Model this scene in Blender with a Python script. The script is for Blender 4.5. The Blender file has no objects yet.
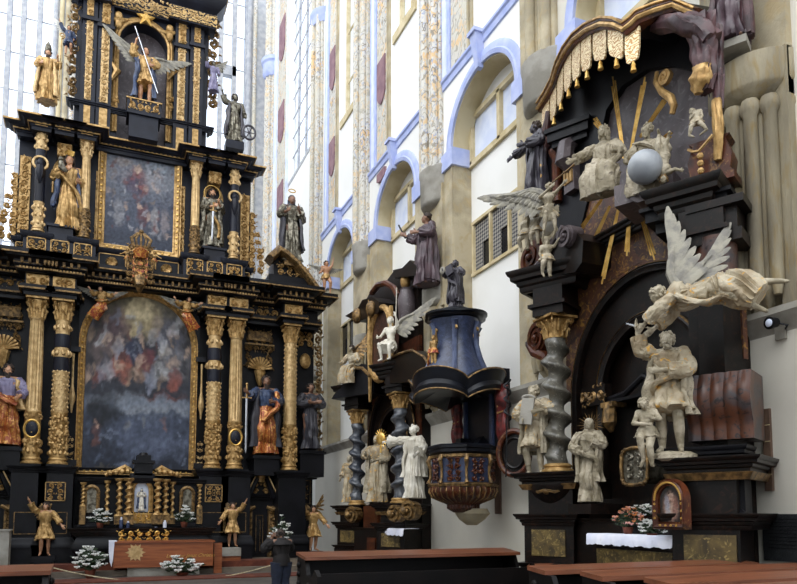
import bpy, math, random
from mathutils import Vector, Matrix, noise
V=Vector; R=math.radians; pi=math.pi; sin=math.sin; cos=math.cos
S=bpy.context.scene; COL=S.collection
# ------------------------------------------------------------------ camera (world: X = along the high altar, Y = down the nave)
F,CX,CY,HZ,CZ=700.,398.5,457.,515.,1.7
pitch=math.atan((HZ-CY)/F); yaw=R(23.06)
fw=V((sin(yaw)*cos(pitch),cos(yaw)*cos(pitch),sin(pitch))); rt=V((cos(yaw),-sin(yaw),0)); up=rt.cross(fw); CAM=V((0,0,CZ))
cd=bpy.data.cameras.new('camera'); cam=bpy.data.objects.new('camera',cd); COL.objects.link(cam); S.camera=cam
cd.sensor_width=36; cd.sensor_fit='HORIZONTAL'; cd.lens=36*F/797.; cd.shift_x=0; cd.shift_y=(CY-292)/797.; cd.clip_end=200
cam.matrix_world=Matrix(((rt.x,up.x,-fw.x,0),(rt.y,up.y,-fw.y,0),(rt.z,up.z,-fw.z,CZ),(0,0,0,1)))
def ray(x,y): return fw+rt*((x-CX)/F)-up*((y-CY)/F)
class Frame:
    def __init__(s,o,deg):
        s.a=R(deg); s.M=Matrix.Translation(V(o))@Matrix.Rotation(s.a,4,'Z'); s.I=s.M.inverted()
    def px(s,x,y,w=0.):                      # photo direction -> (x,z) on the plane w metres in front of this frame's face
        o=s.I@CAM; d=s.I.to_3x3()@ray(x,y); t=(-w-o.y)/d.y; p=o+d*t; return p.x,p.z
    def P(s,x,y,w=0.): a,b=s.px(x,y,w); return V((a,-w,b))
    def k(s,x,y,w=0.): return (s.px(x,y,w)[1]-s.px(x,y+1,w)[1])      # metres per pixel
ALT=Frame((0,24,0),0)
WALL=Frame((7.9,0,0),-90)                    # local x = -world Y
RA=Frame((7.75,6.95,0),-62)                  # nearer side altar, turned towards the nave
RB=Frame((7.75,16.1,0),-62)                  # farther side altar
# ------------------------------------------------------------------ materials
def lin(h):
    if not isinstance(h,str): return (*h,1)
    h=h.lstrip('#'); c=[int(h[i:i+2],16)/255 for i in (0,2,4)]
    return tuple([(x/12.92 if x<=.04045 else ((x+.055)/1.055)**2.4) for x in c])+(1,)
class NT:
    def __init__(s,name):
        s.m=bpy.data.materials.new(name); s.m.use_nodes=True; s.t=s.m.node_tree; s.b=s.t.nodes['Principled BSDF']
    def n(s,t,**k):
        o=s.t.nodes.new(t)
        for a,v in k.items():
            if a.startswith('i_'): o.inputs[a[2:].replace('_',' ')].default_value=v
            else: setattr(o,a,v)
        return o
    def l(s,a,b): s.t.links.new(a,b)
    def mix(s,f,a,b):
        o=s.n('ShaderNodeMix',data_type='RGBA')
        for i,v in ((0,f),(6,a),(7,b)):
            if hasattr(v,'links'): s.l(v,o.inputs[i])
            else: o.inputs[i].default_value=v
        return o.outputs[2]
    def ramp(s,f,p0,p1):
        o=s.n('ShaderNodeMapRange'); s.l(f,o.inputs[0]); o.inputs[1].default_value=p0; o.inputs[2].default_value=p1; return o.outputs[0]
    def tc(s,sc=(1,1,1)):
        c=s.n('ShaderNodeTexCoord'); m=s.n('ShaderNodeMapping'); m.inputs['Scale'].default_value=sc; s.l(c.outputs['Object'],m.inputs[0]); return m.outputs[0]
    def noise(s,co,scale,det=4,dist=0):
        o=s.n('ShaderNodeTexNoise'); s.l(co,o.inputs['Vector']); o.inputs['Scale'].default_value=scale; o.inputs['Detail'].default_value=det; o.inputs['Distortion'].default_value=dist; return o.outputs['Fac']
    def bump(s,h,st,dist=.02):
        o=s.n('ShaderNodeBump'); s.l(h,o.inputs['Height']); o.inputs['Strength'].default_value=st; o.inputs['Distance'].default_value=dist; s.l(o.outputs[0],s.b.inputs['Normal'])
    def done(s,col=None,rough=.6,metal=0,spec=None):
        if col is not None:
            if hasattr(col,'links'): s.l(col,s.b.inputs['Base Color'])
            else: s.b.inputs['Base Color'].default_value=col
        s.b.inputs['Roughness'].default_value=rough; s.b.inputs['Metallic'].default_value=metal
        if spec is not None: s.b.inputs['Specular IOR Level'].default_value=spec
        return s.m
def m2(name,a,b,scale=3,p=(.4,.6),rough=.6,metal=0,bs=0,bscale=30,sc=(1,1,1),dist=0,third=None,p3=(.55,.65),bd=.02,spec=None):
    s=NT(name); co=s.tc(sc); c=s.mix(s.ramp(s.noise(co,scale,5,dist),*p),lin(a),lin(b))
    if third:
        c=s.mix(s.ramp(s.noise(co,scale*2.7,5,dist+1),*p3),c,lin(third))
    if bs: s.bump(s.noise(co,bscale,4,1),bs,bd)
    return s.done(c,rough,metal,spec)
M={}
M['black']=m2('black_wood','#0d0d10','#15151a',2,rough=.42,bs=.12,bscale=9,spec=.22)
M['blackblue']=m2('hazed_black_wood','#14151f','#1c1f2b',2,rough=.45,spec=.3)  # black of the upper tiers, bluish veiling haze mixed into the colour
M['gold']=m2('gold_leaf','#c4a068','#9a7845',9,rough=.42,metal=.45,bs=.35,bscale=45)
M['goldpale']=m2('pale_gold_leaf','#d2b380','#b39362',7,rough=.4,metal=.4,bs=.3,bscale=40)
M['golddark']=m2('worn_gold','#98784a','#58452c',12,rough=.42,metal=.5,bs=.5,bscale=40)
M['goldbright']=m2('bright_gold','#e2bb6c','#c79a4a',9,rough=.3,metal=.6,bs=.2)
M['white']=m2('white_plaster','#ebeae6','#e6e5e0',.8,rough=.9,bs=.05,bscale=8)
M['whitelow']=m2('shaded_white_plaster','#d5d1c6','#cdc9bd',.7,rough=.9,bs=.08,bscale=6)  # white plaster again, with the lower wall's dimmer light put into its colour
M['blue']=m2('pale_blue_paint','#b4bde0','#a2aeda',3,rough=.85,bs=.15,bscale=25)
M['bluewhite']=m2('blue_white_paint','#dde3f0','#cbd4ea',2,rough=.85)
M['beige']=m2('beige_reveal','#c9bc9a','#b7a884',1.5,rough=.9)
M['beigeframe']=m2('beige_frame','#cfc09c','#b9a880',3,rough=.8)
M['stone']=m2('weathered_stone','#bcb095','#9a9079',1.3,rough=.9,bs=.5,bscale=14,third='#ad9668',p3=(.5,.85))
M['stonedark']=m2('aged_pier_stone','#a0967e','#6b6456',1.6,(.3,.7),rough=.9,bs=.6,bscale=12,third='#8c7648',p3=(.5,.8),sc=(2.2,2.2,.5))
M['stonegrey']=m2('grey_stone','#a5a198','#8a867c',2.2,rough=.92,bs=.3,bscale=18)
M['statue']=m2('limewood_ivory','#b5aa94','#8a8069',5,rough=.6,bs=.7,bscale=9,bd=.05,third='#6d6253',p3=(.58,.72))
M['statuegold']=m2('ivory_gilt','#b7ab92','#97866a',4,rough=.5,bs=.7,bscale=9,bd=.05,third='#c99a48',p3=(.6,.64))
M['statuewhite']=m2('white_marble','#e4dfd2','#c9c2b2',4,rough=.5,bs=.15,bscale=22)
M['skin']=m2('painted_skin','#c79a7a','#b5835f',6,rough=.5)
M['skindark']=m2('aged_skin','#8a6650','#6d4d3c',6,rough=.5)
M['darkrobe']=m2('dark_robe','#2c2b31','#3c3b42',4,rough=.55,bs=.2)
M['bronze']=m2('dark_wood_figure','#46424a','#2e2b33',5,rough=.42,bs=.2)
M['brownrobe']=m2('brown_robe','#544249','#3c2d34',4,rough=.45,bs=.2)
M['hair']=m2('dark_hair','#2a201b','#3c2e25',12,rough=.7,bs=.6,bscale=40)
M['redgold']=m2('red_gold_robe','#7d2f22','#a9532c',5,rough=.4,metal=.2,third='#c48c3e',p3=(.5,.55),bs=.2)
M['bluerobe']=m2('blue_robe','#27324a','#3c4c6c',5,rough=.45,bs=.2)
M['lilac']=m2('lilac_robe','#8d87a3','#6f6a88',5,rough=.5)
M['orange']=m2('orange_robe','#b06a38','#8d4526',4,rough=.4,metal=.25,third='#cf9a52',p3=(.52,.6))
M['feather']=m2('grey_feather','#959081','#76726a',8,rough=.6,bs=.3)
M['featherwhite']=m2('white_feather','#dcdad2','#b4b4ae',8,rough=.6)
M['marbbrown']=m2('brown_marble','#5d2f1c','#2c1813',3.2,(.35,.65),.3,dist=1.5,third='#7a5a32',p3=(.58,.7),bs=.05,spec=.3)
M['marbrust']=m2('rust_marble','#6a4432','#45302c',2.2,(.35,.65),.45,dist=2,third='#a37b3c',p3=(.52,.68))
M['marbdark']=m2('dark_brown_marble','#17100d','#0c0a09',3,rough=.38,dist=1,third='#2c1b13',p3=(.55,.7),spec=.28)
M['marbpurple']=m2('violet_marble','#5f5658','#463d40',1.6,(.35,.65),.45,dist=1.5,third='#777073',p3=(.57,.72))
M['marbgrey']=m2('grey_twist_marble','#68655b','#484640',3,(.35,.65),.28,dist=2,third='#8f8a80',p3=(.58,.7))
M['marbblue']=m2('slate_twist_marble','#3c4048','#6a6d72',3,(.4,.65),.25,dist=1.5)
M['marbochre']=m2('ochre_marble','#6d5b33','#3c3220',3.5,(.35,.65),.4,dist=1.5,third='#94804e',p3=(.55,.68))
M['pulpitblue']=m2('blue_marble_paint','#35405e','#222a42',5,(.35,.65),.38,dist=2,third='#4c5a7d',p3=(.58,.74))
M['bluecorner']=m2('blue_grey_marble','#59637f','#3d4662',5,rough=.4)
M['pulpitdark']=m2('dark_blue_wood','#10131c','#0a0b11',3,spec=.3,rough=.38)
M['red']=m2('red_painted_relief','#6e1f1c','#3c1212',7,rough=.45,bs=.4)
M['pewtop']=m2('pew_top_wood','#7a4830','#643a26',1.6,rough=.33,sc=(1,9,9),bs=.05)
M['pew']=m2('dark_pew_wood','#120d0c','#0a0808',2,rough=.45,spec=.2)
M['tablewood']=m2('cherry_veneer','#9c5a33','#824525',1.4,rough=.35,sc=(1,1,12))
M['cloth']=m2('white_linen','#e9eaf4','#d7daea',3,rough=.85,bs=.1)
M['carpet']=m2('red_carpet','#6a3826','#55291c',4,rough=.95,bs=.2,bscale=60)
M['step']=m2('stone_step','#75695a','#5c5247',2,rough=.7,bs=.15)
M['floor']=m2('stone_floor','#5c5650','#45413c',1.2,rough=.6,bs=.1)
M['leaf']=m2('green_leaf','#2f4226','#1f3019',8,rough=.6)
M['petal']=m2('white_petal','#f0efe8','#d6d8d6',9,rough=.7)
M['petalpink']=m2('pink_petal','#e0a9a0','#d98a4a',9,rough=.7)
M['terracotta']=m2('terracotta','#7a3f2a','#5e2f20',5,rough=.7)
M['rope']=m2('cream_rope','#c9bd9c','#a6987a',30,rough=.9)
M['iron']=m2('black_iron','#1a1a1c','#28282c',8,rough=.5,metal=.6)
M['steel']=m2('sword_steel','#cfd2d8','#b3b6bd',6,rough=.25,metal=.6)
M['silver']=m2('tarnished_silver','#8a8576','#4c463a',10,rough=.35,metal=.6,bs=.6,bscale=26)
M['lead']=m2('window_stone','#b3b4b6','#9c9fa6',4,rough=.85)
M['mauve']=m2('mauve_band','#8f6f74','#7c5d66',3,rough=.85)
M['plaque']=m2('slate_plaque','#1b1d20','#26282b',14,rough=.5,bs=.6,bscale=60)
M['plank']=m2('old_oak','#6d5646','#574236',3,rough=.7,sc=(3,3,1))
M['denim']=m2('dark_denim','#232a3d','#1b2131',14,rough=.9)
M['jacket']=m2('dark_jacket','#191312','#0f0b0b',6,rough=.8)
M['globe']=m2('globe_grey','#a3a7ab','#8c9096',3,rough=.4)
M['drapemauve']=m2('mauve_drapery','#54373a','#332024',4,rough=.45,bs=.2,third='#6f5254',p3=(.6,.72))
M['drapebrown']=m2('red_brown_drapery','#4f2a24','#33191a',4,rough=.45,bs=.2)
M['cushion']=m2('red_grey_scagliola','#3d3638','#54301f',2.6,(.42,.58),.35,dist=1,third='#241d1e')
def painted(name,base,oc,bl,sc):
    s=NT(name); co=s.tc((1,1,.8)); n1=s.noise(co,sc,2,1.5); n2=s.noise(co,sc*1.9,3,2.5)
    w=s.n('ShaderNodeTexWave',wave_type='RINGS',rings_direction='SPHERICAL'); s.l(co,w.inputs['Vector'])
    w.inputs['Scale'].default_value=sc*.55; w.inputs['Distortion'].default_value=14; w.inputs['Detail'].default_value=2; w.inputs['Detail Scale'].default_value=2.2
    c=s.mix(s.ramp(n1,.52,.58),lin(base),lin(oc)); c=s.mix(s.ramp(n2,.56,.62),c,lin(bl)); c=s.mix(s.ramp(w.outputs['Fac'],.8,.95),c,lin('#8d8578'))
    c=s.mix(s.ramp(s.noise(co,.8,3),.35,.75),c,lin('#c9c4b4')); s.bump(n2,.1); return s.done(c,.9)
M['paintpier']=painted('painted_pier','#cfccc6','#d9b98a','#9fa6bc',3.2)
M['floral']=painted('floral_panel','#c9c5bd','#dcb680','#a2a5b0',2.6)
def goldpat(name,bg,gd,sc,thr=.5):
    s=NT(name); co=s.tc(); w=s.n('ShaderNodeTexWave',wave_type='RINGS',rings_direction='SPHERICAL'); s.l(co,w.inputs['Vector'])
    w.inputs['Scale'].default_value=sc; w.inputs['Distortion'].default_value=16; w.inputs['Detail'].default_value=3; w.inputs['Detail Scale'].default_value=1.6
    f=s.ramp(w.outputs['Fac'],thr-.06,thr+.06); c=s.mix(f,lin(bg),lin(gd)); s.bump(f,.6,.02)
    s.l(f,s.b.inputs['Metallic']) if False else None
    return s.done(c,.4,.3)
M['arab']=goldpat('gold_arabesque','#1a1618','#c8a468',2.6,.45)
M['arabpale']=goldpat('gilded_brocade','#b88d58','#f0dcb0',6,.4)
def glassmat():
    s=NT('window_glass'); s.b.inputs['Base Color'].default_value=(.86,.9,.98,1); s.b.inputs['Transmission Weight'].default_value=1; s.b.inputs['Roughness'].default_value=.05; s.b.inputs['IOR'].default_value=1.02
    return s.m
M['glass']=glassmat()
def lattice():
    s=NT('wood_lattice'); co=s.tc(); a=s.n('ShaderNodeTexChecker'); m=s.n('ShaderNodeMapping'); m.inputs['Rotation'].default_value=(0,R(45),0); s.l(co,m.inputs[0]); s.l(m.outputs[0],a.inputs[0]); a.inputs['Scale'].default_value=15
    c=s.mix(a.outputs['Fac'],lin('#97928a'),lin('#34343a')); return s.done(c,.7)
M['lattice']=lattice()
M['dark']=m2('dark_opening','#15161a','#0d0e11',2,rough=.25)
def vcmat():
    s=NT('oil_paint'); a=s.n('ShaderNodeAttribute',attribute_name='paint'); co=s.tc(); s.bump(s.noise(co,28,4,1),.25,.01)
    return s.done(a.outputs['Color'],.5,0,.3)
M['oil']=vcmat()
M['darkcanvas']=m2('dark_canvas','#2a1c18','#4a2a20',3,(.4,.6),.5,dist=2,third='#7a6a55',p3=(.6,.7))
# ------------------------------------------------------------------ mesh builder
class MB:
    def __init__(s,T=None): s.v=[]; s.f=[]; s.T=T
    def add(s,vs,fs):
        b=len(s.v); T=s.T
        s.v+= [tuple(T@V(p)) for p in vs] if T else [tuple(p) for p in vs]
        s.f+=[tuple(b+i for i in f) for f in fs]; return s
    def box(s,x0,x1,y0,y1,z0,z1):
        if x0>x1:x0,x1=x1,x0
        if y0>y1:y0,y1=y1,y0
        if z0>z1:z0,z1=z1,z0
        return s.add([(x0,y0,z0),(x1,y0,z0),(x1,y1,z0),(x0,y1,z0),(x0,y0,z1),(x1,y0,z1),(x1,y1,z1),(x0,y1,z1)],
          [(0,3,2,1),(4,5,6,7),(0,1,5,4),(1,2,6,5),(2,3,7,6),(3,0,4,7)])
    def rings(s,rs,caps=True,closed=True):
        n=len(rs[0]); vs=[p for r in rs for p in r]; fs=[]
        for i in range(len(rs)-1):
            for j in range(n if closed else n-1):
                a=i*n+j; b=i*n+(j+1)%n; fs.append((a,b,b+n,a+n))
        if caps: fs.append(tuple(range(n-1,-1,-1))); fs.append(tuple(range((len(rs)-1)*n,len(rs)*n)))
        return s.add(vs,fs)
    def lathe(s,x,y,prof,n=16,fl=0,nf=0,a0=0,a1=2*pi):
        full=abs(a1-a0-2*pi)<1e-6; m=n if full else n+1; rs=[]
        for it in prof:
            r,z=it[0],it[1]; q=fl if len(it)<3 or it[2] else 0
            rs.append([(x+(r*(1-q*(.5+.5*cos(nf*(a0+(a1-a0)*j/n)))))*cos(a0+(a1-a0)*j/n),y+(r*(1-q*(.5+.5*cos(nf*(a0+(a1-a0)*j/n)))))*sin(a0+(a1-a0)*j/n),z) for j in range(m)])
        return s.rings(rs,True,True)
    def frames(s,pts):
        pts=[V(p) for p in pts]; out=[]; n=len(pts); pn=None
        for i,p in enumerate(pts):
            t=(pts[min(i+1,n-1)]-pts[max(i-1,0)])
            if t.length<1e-9: t=V((0,0,1))
            t.normalize()
            if pn is None:
                a=V((0,1,0)) if abs(t.y)<.9 else V((1,0,0)); pn=(a-t*a.dot(t)).normalized()
            else:
                pn=(pn-t*pn.dot(t)); pn=pn.normalized() if pn.length>1e-6 else V((0,1,0))
            out.append((p,t,pn,t.cross(pn)))
        return out
    def tube(s,pts,r,n=6,flat=1.):
        fr=s.frames(pts); rs=[]; m=len(fr)
        for i,(p,t,a,b) in enumerate(fr):
            q=r[i] if isinstance(r,(list,tuple)) else r
            rs.append([p+a*(q*cos(2*pi*j/n)*flat)+b*(q*sin(2*pi*j/n)) for j in range(n)])
        return s.rings(rs)
    def ell(s,c,r,n=8,m=None,rot=None):
        m=m or max(4,n//2+1); c=V(c); r=(r,r,r) if not hasattr(r,'__len__') else r; rs=[]
        for i in range(m+1):
            ph=pi*(i/m); ph=min(max(ph,.02),pi-.02); rg=[]
            for j in range(n):
                th=2*pi*j/n; p=V((r[0]*sin(ph)*cos(th),r[1]*sin(ph)*sin(th),-r[2]*cos(ph)))
                if rot: p=rot@p
                rg.append(c+p)
            rs.append(rg)
        return s.rings(rs)
    def cap(s,a,b,ra,rb,n=10):
        a=V(a);b=V(b);d=b-a;L=d.length
        if L<1e-6: return s.ell(a,ra,n)
        t=d/L; pts=[];rr=[]
        for i in range(4): ph=pi/2*i/4; pts.append(a-t*ra*cos(ph)); rr.append(max(ra*sin(ph),ra*.05))
        pts+= [a,a+d*.5,b]; rr+=[ra,(ra+rb)/2,rb]
        for i in range(3,-1,-1): ph=pi/2*i/4; pts.append(b+t*rb*cos(ph)); rr.append(max(rb*sin(ph),rb*.05))
        return s.tube(pts,rr,n)
    def sweep(s,path,N,prof,closed=False):
        N=V(N); P=[V(p) for p in path]; n=len(P); rs=[]
        for i,p in enumerate(P):
            ds=[]
            if i>0 or closed: ds.append((p-P[i-1]).normalized())
            if i<n-1 or closed: ds.append((P[(i+1)%n]-p).normalized())
            ss=[N.cross(d) for d in ds]
            if len(ss)==2:
                den=1+ss[0].dot(ss[1]); m=(ss[0]+ss[1])/max(den,.25)
            else: m=ss[0]
            rs.append([p+m*a+N*b for a,b in prof])
        if closed: rs.append(list(rs[0]))
        return s.rings(rs,not closed)
    def prism(s,poly,y0,y1):                  # poly of (x,z), extruded along y
        n=len(poly); return s.add([(a,y0,b) for a,b in poly]+[(a,y1,b) for a,b in poly],[tuple(range(n)),tuple(range(2*n-1,n-1,-1))]+[(i,(i+1)%n,n+(i+1)%n,n+i)[::-1] for i in range(n)])
    def spiral(s,c,r0,r1,turns,a0,th0,th1,y=None,n=5,k=None,flip=1,flat=1.):
        k=k or int(8*turns)+3; pts=[];rr=[]
        for i in range(k+1):
            t=i/k; a=a0+flip*turns*2*pi*t; q=r0+(r1-r0)*t**.8; pts.append((c[0]+q*cos(a),c[1],c[2]+q*sin(a))); rr.append(th0+(th1-th0)*t)
        return s.tube(pts,rr,n,flat)
    def carve(s,x0,x1,z0,z1,w,seed=1,cell=None,th=.14,sym=True,dep=1.):
        rd=random.Random(seed); W=x1-x0; H=z1-z0; xc=(x0+x1)/2
        hw=W/2 if sym else W; c=cell or min(hw,H); nx=max(1,round(hw/c)); nz=max(1,round(H/c)); cx=hw/nx; cz=H/nz
        for i in range(nx):
            for j in range(nz):
                q=.46*min(cx,cz); px=(xc if sym else x0)+cx*(i+.5); pz=z0+cz*(j+.5); a0=rd.random()*2*pi; fl=1 if (i+j)%2 else -1
                its=[('s',px,pz,a0,fl,q)]
                for _ in range(4):
                    a=rd.random()*2*pi; its.append(('l',px+cx*.42*cos(a),pz+cz*.42*sin(a),a+rd.uniform(.6,1.6),rd.choice((-1,1)),q))
                for mx in ((1,-1) if sym else (1,)):
                    for (k,ax,az,a,f,q_) in its:
                        X=xc+mx*(ax-xc) if sym else ax
                        aa=a if mx==1 else pi-a; ff=f*mx
                        if k=='s':
                            s.spiral((X,-w,az),q_,q_*.2,1.15,aa,q_*th*1.5,q_*th,n=4,k=9,flip=ff,flat=dep); s.ell((X,-w-q_*.1,az),q_*.22,5,3)
                        else:
                            L=q_*.75; pts=[(X+L*t*cos(aa+ff*t),-w-q_*.22*sin(pi*t),az+L*t*sin(aa+ff*t)) for t in (0,.35,.7,1)]
                            s.tube(pts,[q_*.05,q_*.2,q_*.15,q_*.03],4,.7)
        return s
class Thing:
    def __init__(s,name,label,cat,fr,base=(0,0,0),face=0,group=None,kind=None,empty=True):
        s.fr=fr; s.base=V(base); s.name=name; s.meta=dict(label=label,category=cat)
        if group: s.meta['group']=group
        if kind: s.meta['kind']=kind
        s.M=fr.M@Matrix.Translation(s.base)@Matrix.Rotation(R(face),4,'Z'); s.root=None
        if empty:
            o=bpy.data.objects.new(name,None); COL.objects.link(o); s.root=o; s.tag(o); o.matrix_world=s.M
    def tag(s,o):
        for k,v in s.meta.items(): o[k]=v
def mesh(name,mb,mat,ang=38):
    me=bpy.data.meshes.new(name); me.from_pydata(mb.v,[],mb.f); me.validate(); me.update()
    for p in me.polygons: p.use_smooth=True
    me.set_sharp_from_angle(angle=R(ang)); me.materials.append(M[mat] if isinstance(mat,str) else mat); return me
def part(th,name,mb,mat,parent=None,local=False,label=None,ang=38):
    """mesh given in frame coordinates (or local to the thing), parented to thing or part"""
    if not mb.v: return None
    if not local: b=th.base; mb.v=[(a-b.x,c-b.y,d-b.z) for a,c,d in mb.v]
    me=mesh(name,mb,mat,ang); o=bpy.data.objects.new(name,me); COL.objects.link(o); o.parent=parent or th.root
    if label: o['label']=label
    return o
def solo(name,label,cat,fr,mb,mat,base=(0,0,0),group=None,kind=None,ang=38):
    b=V(base); mb.v=[(a-b.x,c-b.y,d-b.z) for a,c,d in mb.v]; o=bpy.data.objects.new(name,mesh(name,mb,mat,ang)); COL.objects.link(o); o.matrix_world=fr.M@Matrix.Translation(b)
    if label:o['label']=label
    if cat:o['category']=cat
    if group:o['group']=group
    if kind:o['kind']=kind
    return o
def struct(name,fr,mb,mat,ang=38): return solo(name,None,None,fr,mb,mat,kind='structure',ang=ang)
# ------------------------------------------------------------------ ornament helpers
def cornice(mb,path,z,prof,dent=0,dsz=(.05,.05),dz=0,do=0):
    """path [(x,w)] left to right; prof [(out,h)]"""
    mb.sweep([(x,-w,z) for x,w in path],(0,0,1),[(-o,h) for o,h in prof])
    if dent:
        for (x0,w0),(x1,w1) in zip(path,path[1:]):
            L=math.hypot(x1-x0,w1-w0); k=int(L/dent)
            if k<1: continue
            dx,dw=(x1-x0)/L,(w1-w0)/L; nx,nw=-dw,dx
            for i in range(k):
                t=(i+.5)/k*L; cx=x0+dx*t-nx*0+(-dw)*do; cw=w0+dw*t+dx*do
                a=dsz[0]/2; mb.box(cx-a,cx+a,-cw-a,-cw+a,z+dz,z+dz+dsz[1])
PC=lambda h,o:[(-.06,0),(0,0),(.1*o,.08*h),(.12*o,.25*h),(.3*o,.34*h),(.34*o,.5*h),(.7*o,.56*h),(.74*o,.72*h),(.9*o,.8*h),(o,.93*h),(o,h),(-.06,h)]
PB=lambda h,o:[(-.05,0),(o,0),(o,.3*h),(.6*o,.45*h),(.5*o,.8*h),(0,h),(-.05,h)]
def base_prof(r,z,h): return [(r*1.32,z),(r*1.34,z+.14*h),(r*1.3,z+.3*h),(r*1.12,z+.42*h),(r*1.1,z+.55*h),(r*1.2,z+.68*h),(r*1.18,z+.82*h),(r*1.02,z+h)]
def capital(mb,x,w,z0,z1,r):
    h=z1-z0; mb.lathe(x,-w,[(r*1.08,z0),(r*1.1,z0+.05*h),(r*.95,z0+.08*h),(r*.98,z0+.5*h),(r*1.25,z0+.86*h)],12)
    for row,(zb,zt,out,n,ph) in enumerate(((.06,.5,1.42,8,0),(.3,.8,1.6,8,pi/8))):
        for i in range(n):
            a=2*pi*i/n+ph; c,s_=cos(a),sin(a)
            pts=[(x+c*r*q,-w+s_*r*q,z0+h*t) for q,t in ((1.0,zb),(1.08,zb+(zt-zb)*.6),(out*.9,zt),(out,zt-.1),(out*.93,zt-.16))]
            mb.tube(pts,[r*.2,r*.26,r*.17,r*.12,r*.05],5,.6)
    for i in range(4):
        a=pi/4+pi/2*i; c,s_=cos(a),sin(a); pts=[]
        for k in range(9):
            t=k/8; an=-pi/2+t*2.6*pi; q=r*.3*(1-.75*t); d=r*1.5+q*cos(an); pts.append((x+c*d,-w+s_*d,z0+.8*h+q*sin(an)))
        mb.tube(pts,[r*.1]*9,5)
    q=r*1.55; mb.box(x-q,x+q,-w-q,-w+q,z1-.1*h,z1)
def fluted(mb,x,w,z0,z1,r,n=64,nf=16,fl=.12):
    mb.lathe(x,-w,[(r*1.05,z0,0),(r*1.05,z0+.03,0),(r,z0+.06,0),(r,z0+.1),(r*.99,(z0+z1)/2),(r*.87,z1-.08),(r*.87,z1-.04,0),(r*.95,z1-.02,0),(r*.95,z1,0)],n,fl,nf)
def wrapleaf(mb,x,w,z0,z1,r,nr,na,seed,sz=.5):
    rd=random.Random(seed)
    for j in range(nr):
        for i in range(na):
            a=2*pi*(i+.5*(j%2))/na; 
            if sin(a)>.35: continue
            z=z0+(z1-z0)*(j+.5)/nr; q=sz*min((z1-z0)/nr,2*pi*r/na)
            c,s_=cos(a),sin(a); tl=rd.uniform(-.5,.5)
            pts=[(x+(c*(r+q*.25*sin(pi*t)))-s_*q*tl*(t-.5),-w+s_*(r+q*.25*sin(pi*t))+c*q*tl*(t-.5),z+q*1.3*(t-.5)) for t in (0,.3,.6,1)]
            mb.tube(pts,[q*.12,q*.4,q*.32,q*.06],5,.6)
def fruit(mb,x,w,z0,z1,r,n,seed,q=.2):
    rd=random.Random(seed)
    for i in range(n):
        a=-pi*rd.random(); z=rd.uniform(z0,z1); e=r*q*rd.uniform(.6,1.3); mb.ell((x+r*1.05*cos(a),-w+r*1.05*sin(a),z),(e,e,e*rd.uniform(.8,1.4)),6,4)
def twist(mb,x,w,z0,z1,r,turns,n=20,off=.3,hand=1):
    k=int(turns*16); rs=[]
    for i in range(k+1):
        t=i/k; e=min(1,t*8,(1-t)*8); a=2*pi*turns*t*hand; cx=x+r*off*e*cos(a); cy=-w+r*off*e*sin(a)
        rs.append([(x+r*(.95+off*e*(cos(2*pi*j/n-a)+.25*cos(2*(2*pi*j/n-a))))*cos(2*pi*j/n),-w+r*(.95+off*e*(cos(2*pi*j/n-a)+.25*cos(2*(2*pi*j/n-a))))*sin(2*pi*j/n),z0+(z1-z0)*t) for j in range(n)])
    mb.rings(rs)
def volute(mb,x,z,r,w0,w1,turns=1.6,a0=0,flip=1,th=.18):
    """scroll as a thick band seen on face; solid disc behind"""
    k=int(turns*16); 
    for i in range(k):
        pass
    pts=[]
    rs=[]
    for i in range(k+1):
        t=i/k; a=a0+flip*turns*2*pi*t; q=r*(1-.82*t); c,s_=cos(a),sin(a); h=r*th*(1-.5*t)
        rs.append([(x+q*c,-w0,z+q*s_),(x+(q+h*.5)*c,-w1,z+(q+h*.5)*s_),(x+(q-h)*c,-w1,z+(q-h)*s_),(x+(q-h)*c,-w0,z+(q-h)*s_)])
    mb.rings(rs); mb.prism([(x+r*.9*cos(2*pi*j/20),z+r*.9*sin(2*pi*j/20)) for j in range(20)],-w0,-(w0+(w1-w0)*.8)); mb.ell((x,-w1,z),r*.2,8)
def arcpts(x,z,rx,rz,a0,a1,n,y): return [(x+rx*cos(a0+(a1-a0)*i/n),y,z+rz*sin(a0+(a1-a0)*i/n)) for i in range(n+1)]
def panel(th,x0,x1,z0,z1,w,kind='arab',seed=1,cell=None,rim=.025,name='carved_panel',mat='gold',back='black'):
    """recess board with gilt rim and carving standing on it"""
    mb=MB(); mb.box(x0,x1,-w,-w+.04,z0,z1); o=part(th,name,mb,back)
    g=MB(); q=rim; g.box(x0,x1,-w-.02,-w,z0,z0+q).box(x0,x1,-w-.02,-w,z1-q,z1).box(x0,x0+q,-w-.02,-w,z0,z1).box(x1-q,x1,-w-.02,-w,z0,z1)
    if kind=='arab': g.carve(x0+q,x1-q,z0+q,z1-q,w+.012,seed,cell,.2)
    part(th,'gilt_carving',g,mat,parent=o); return o
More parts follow.
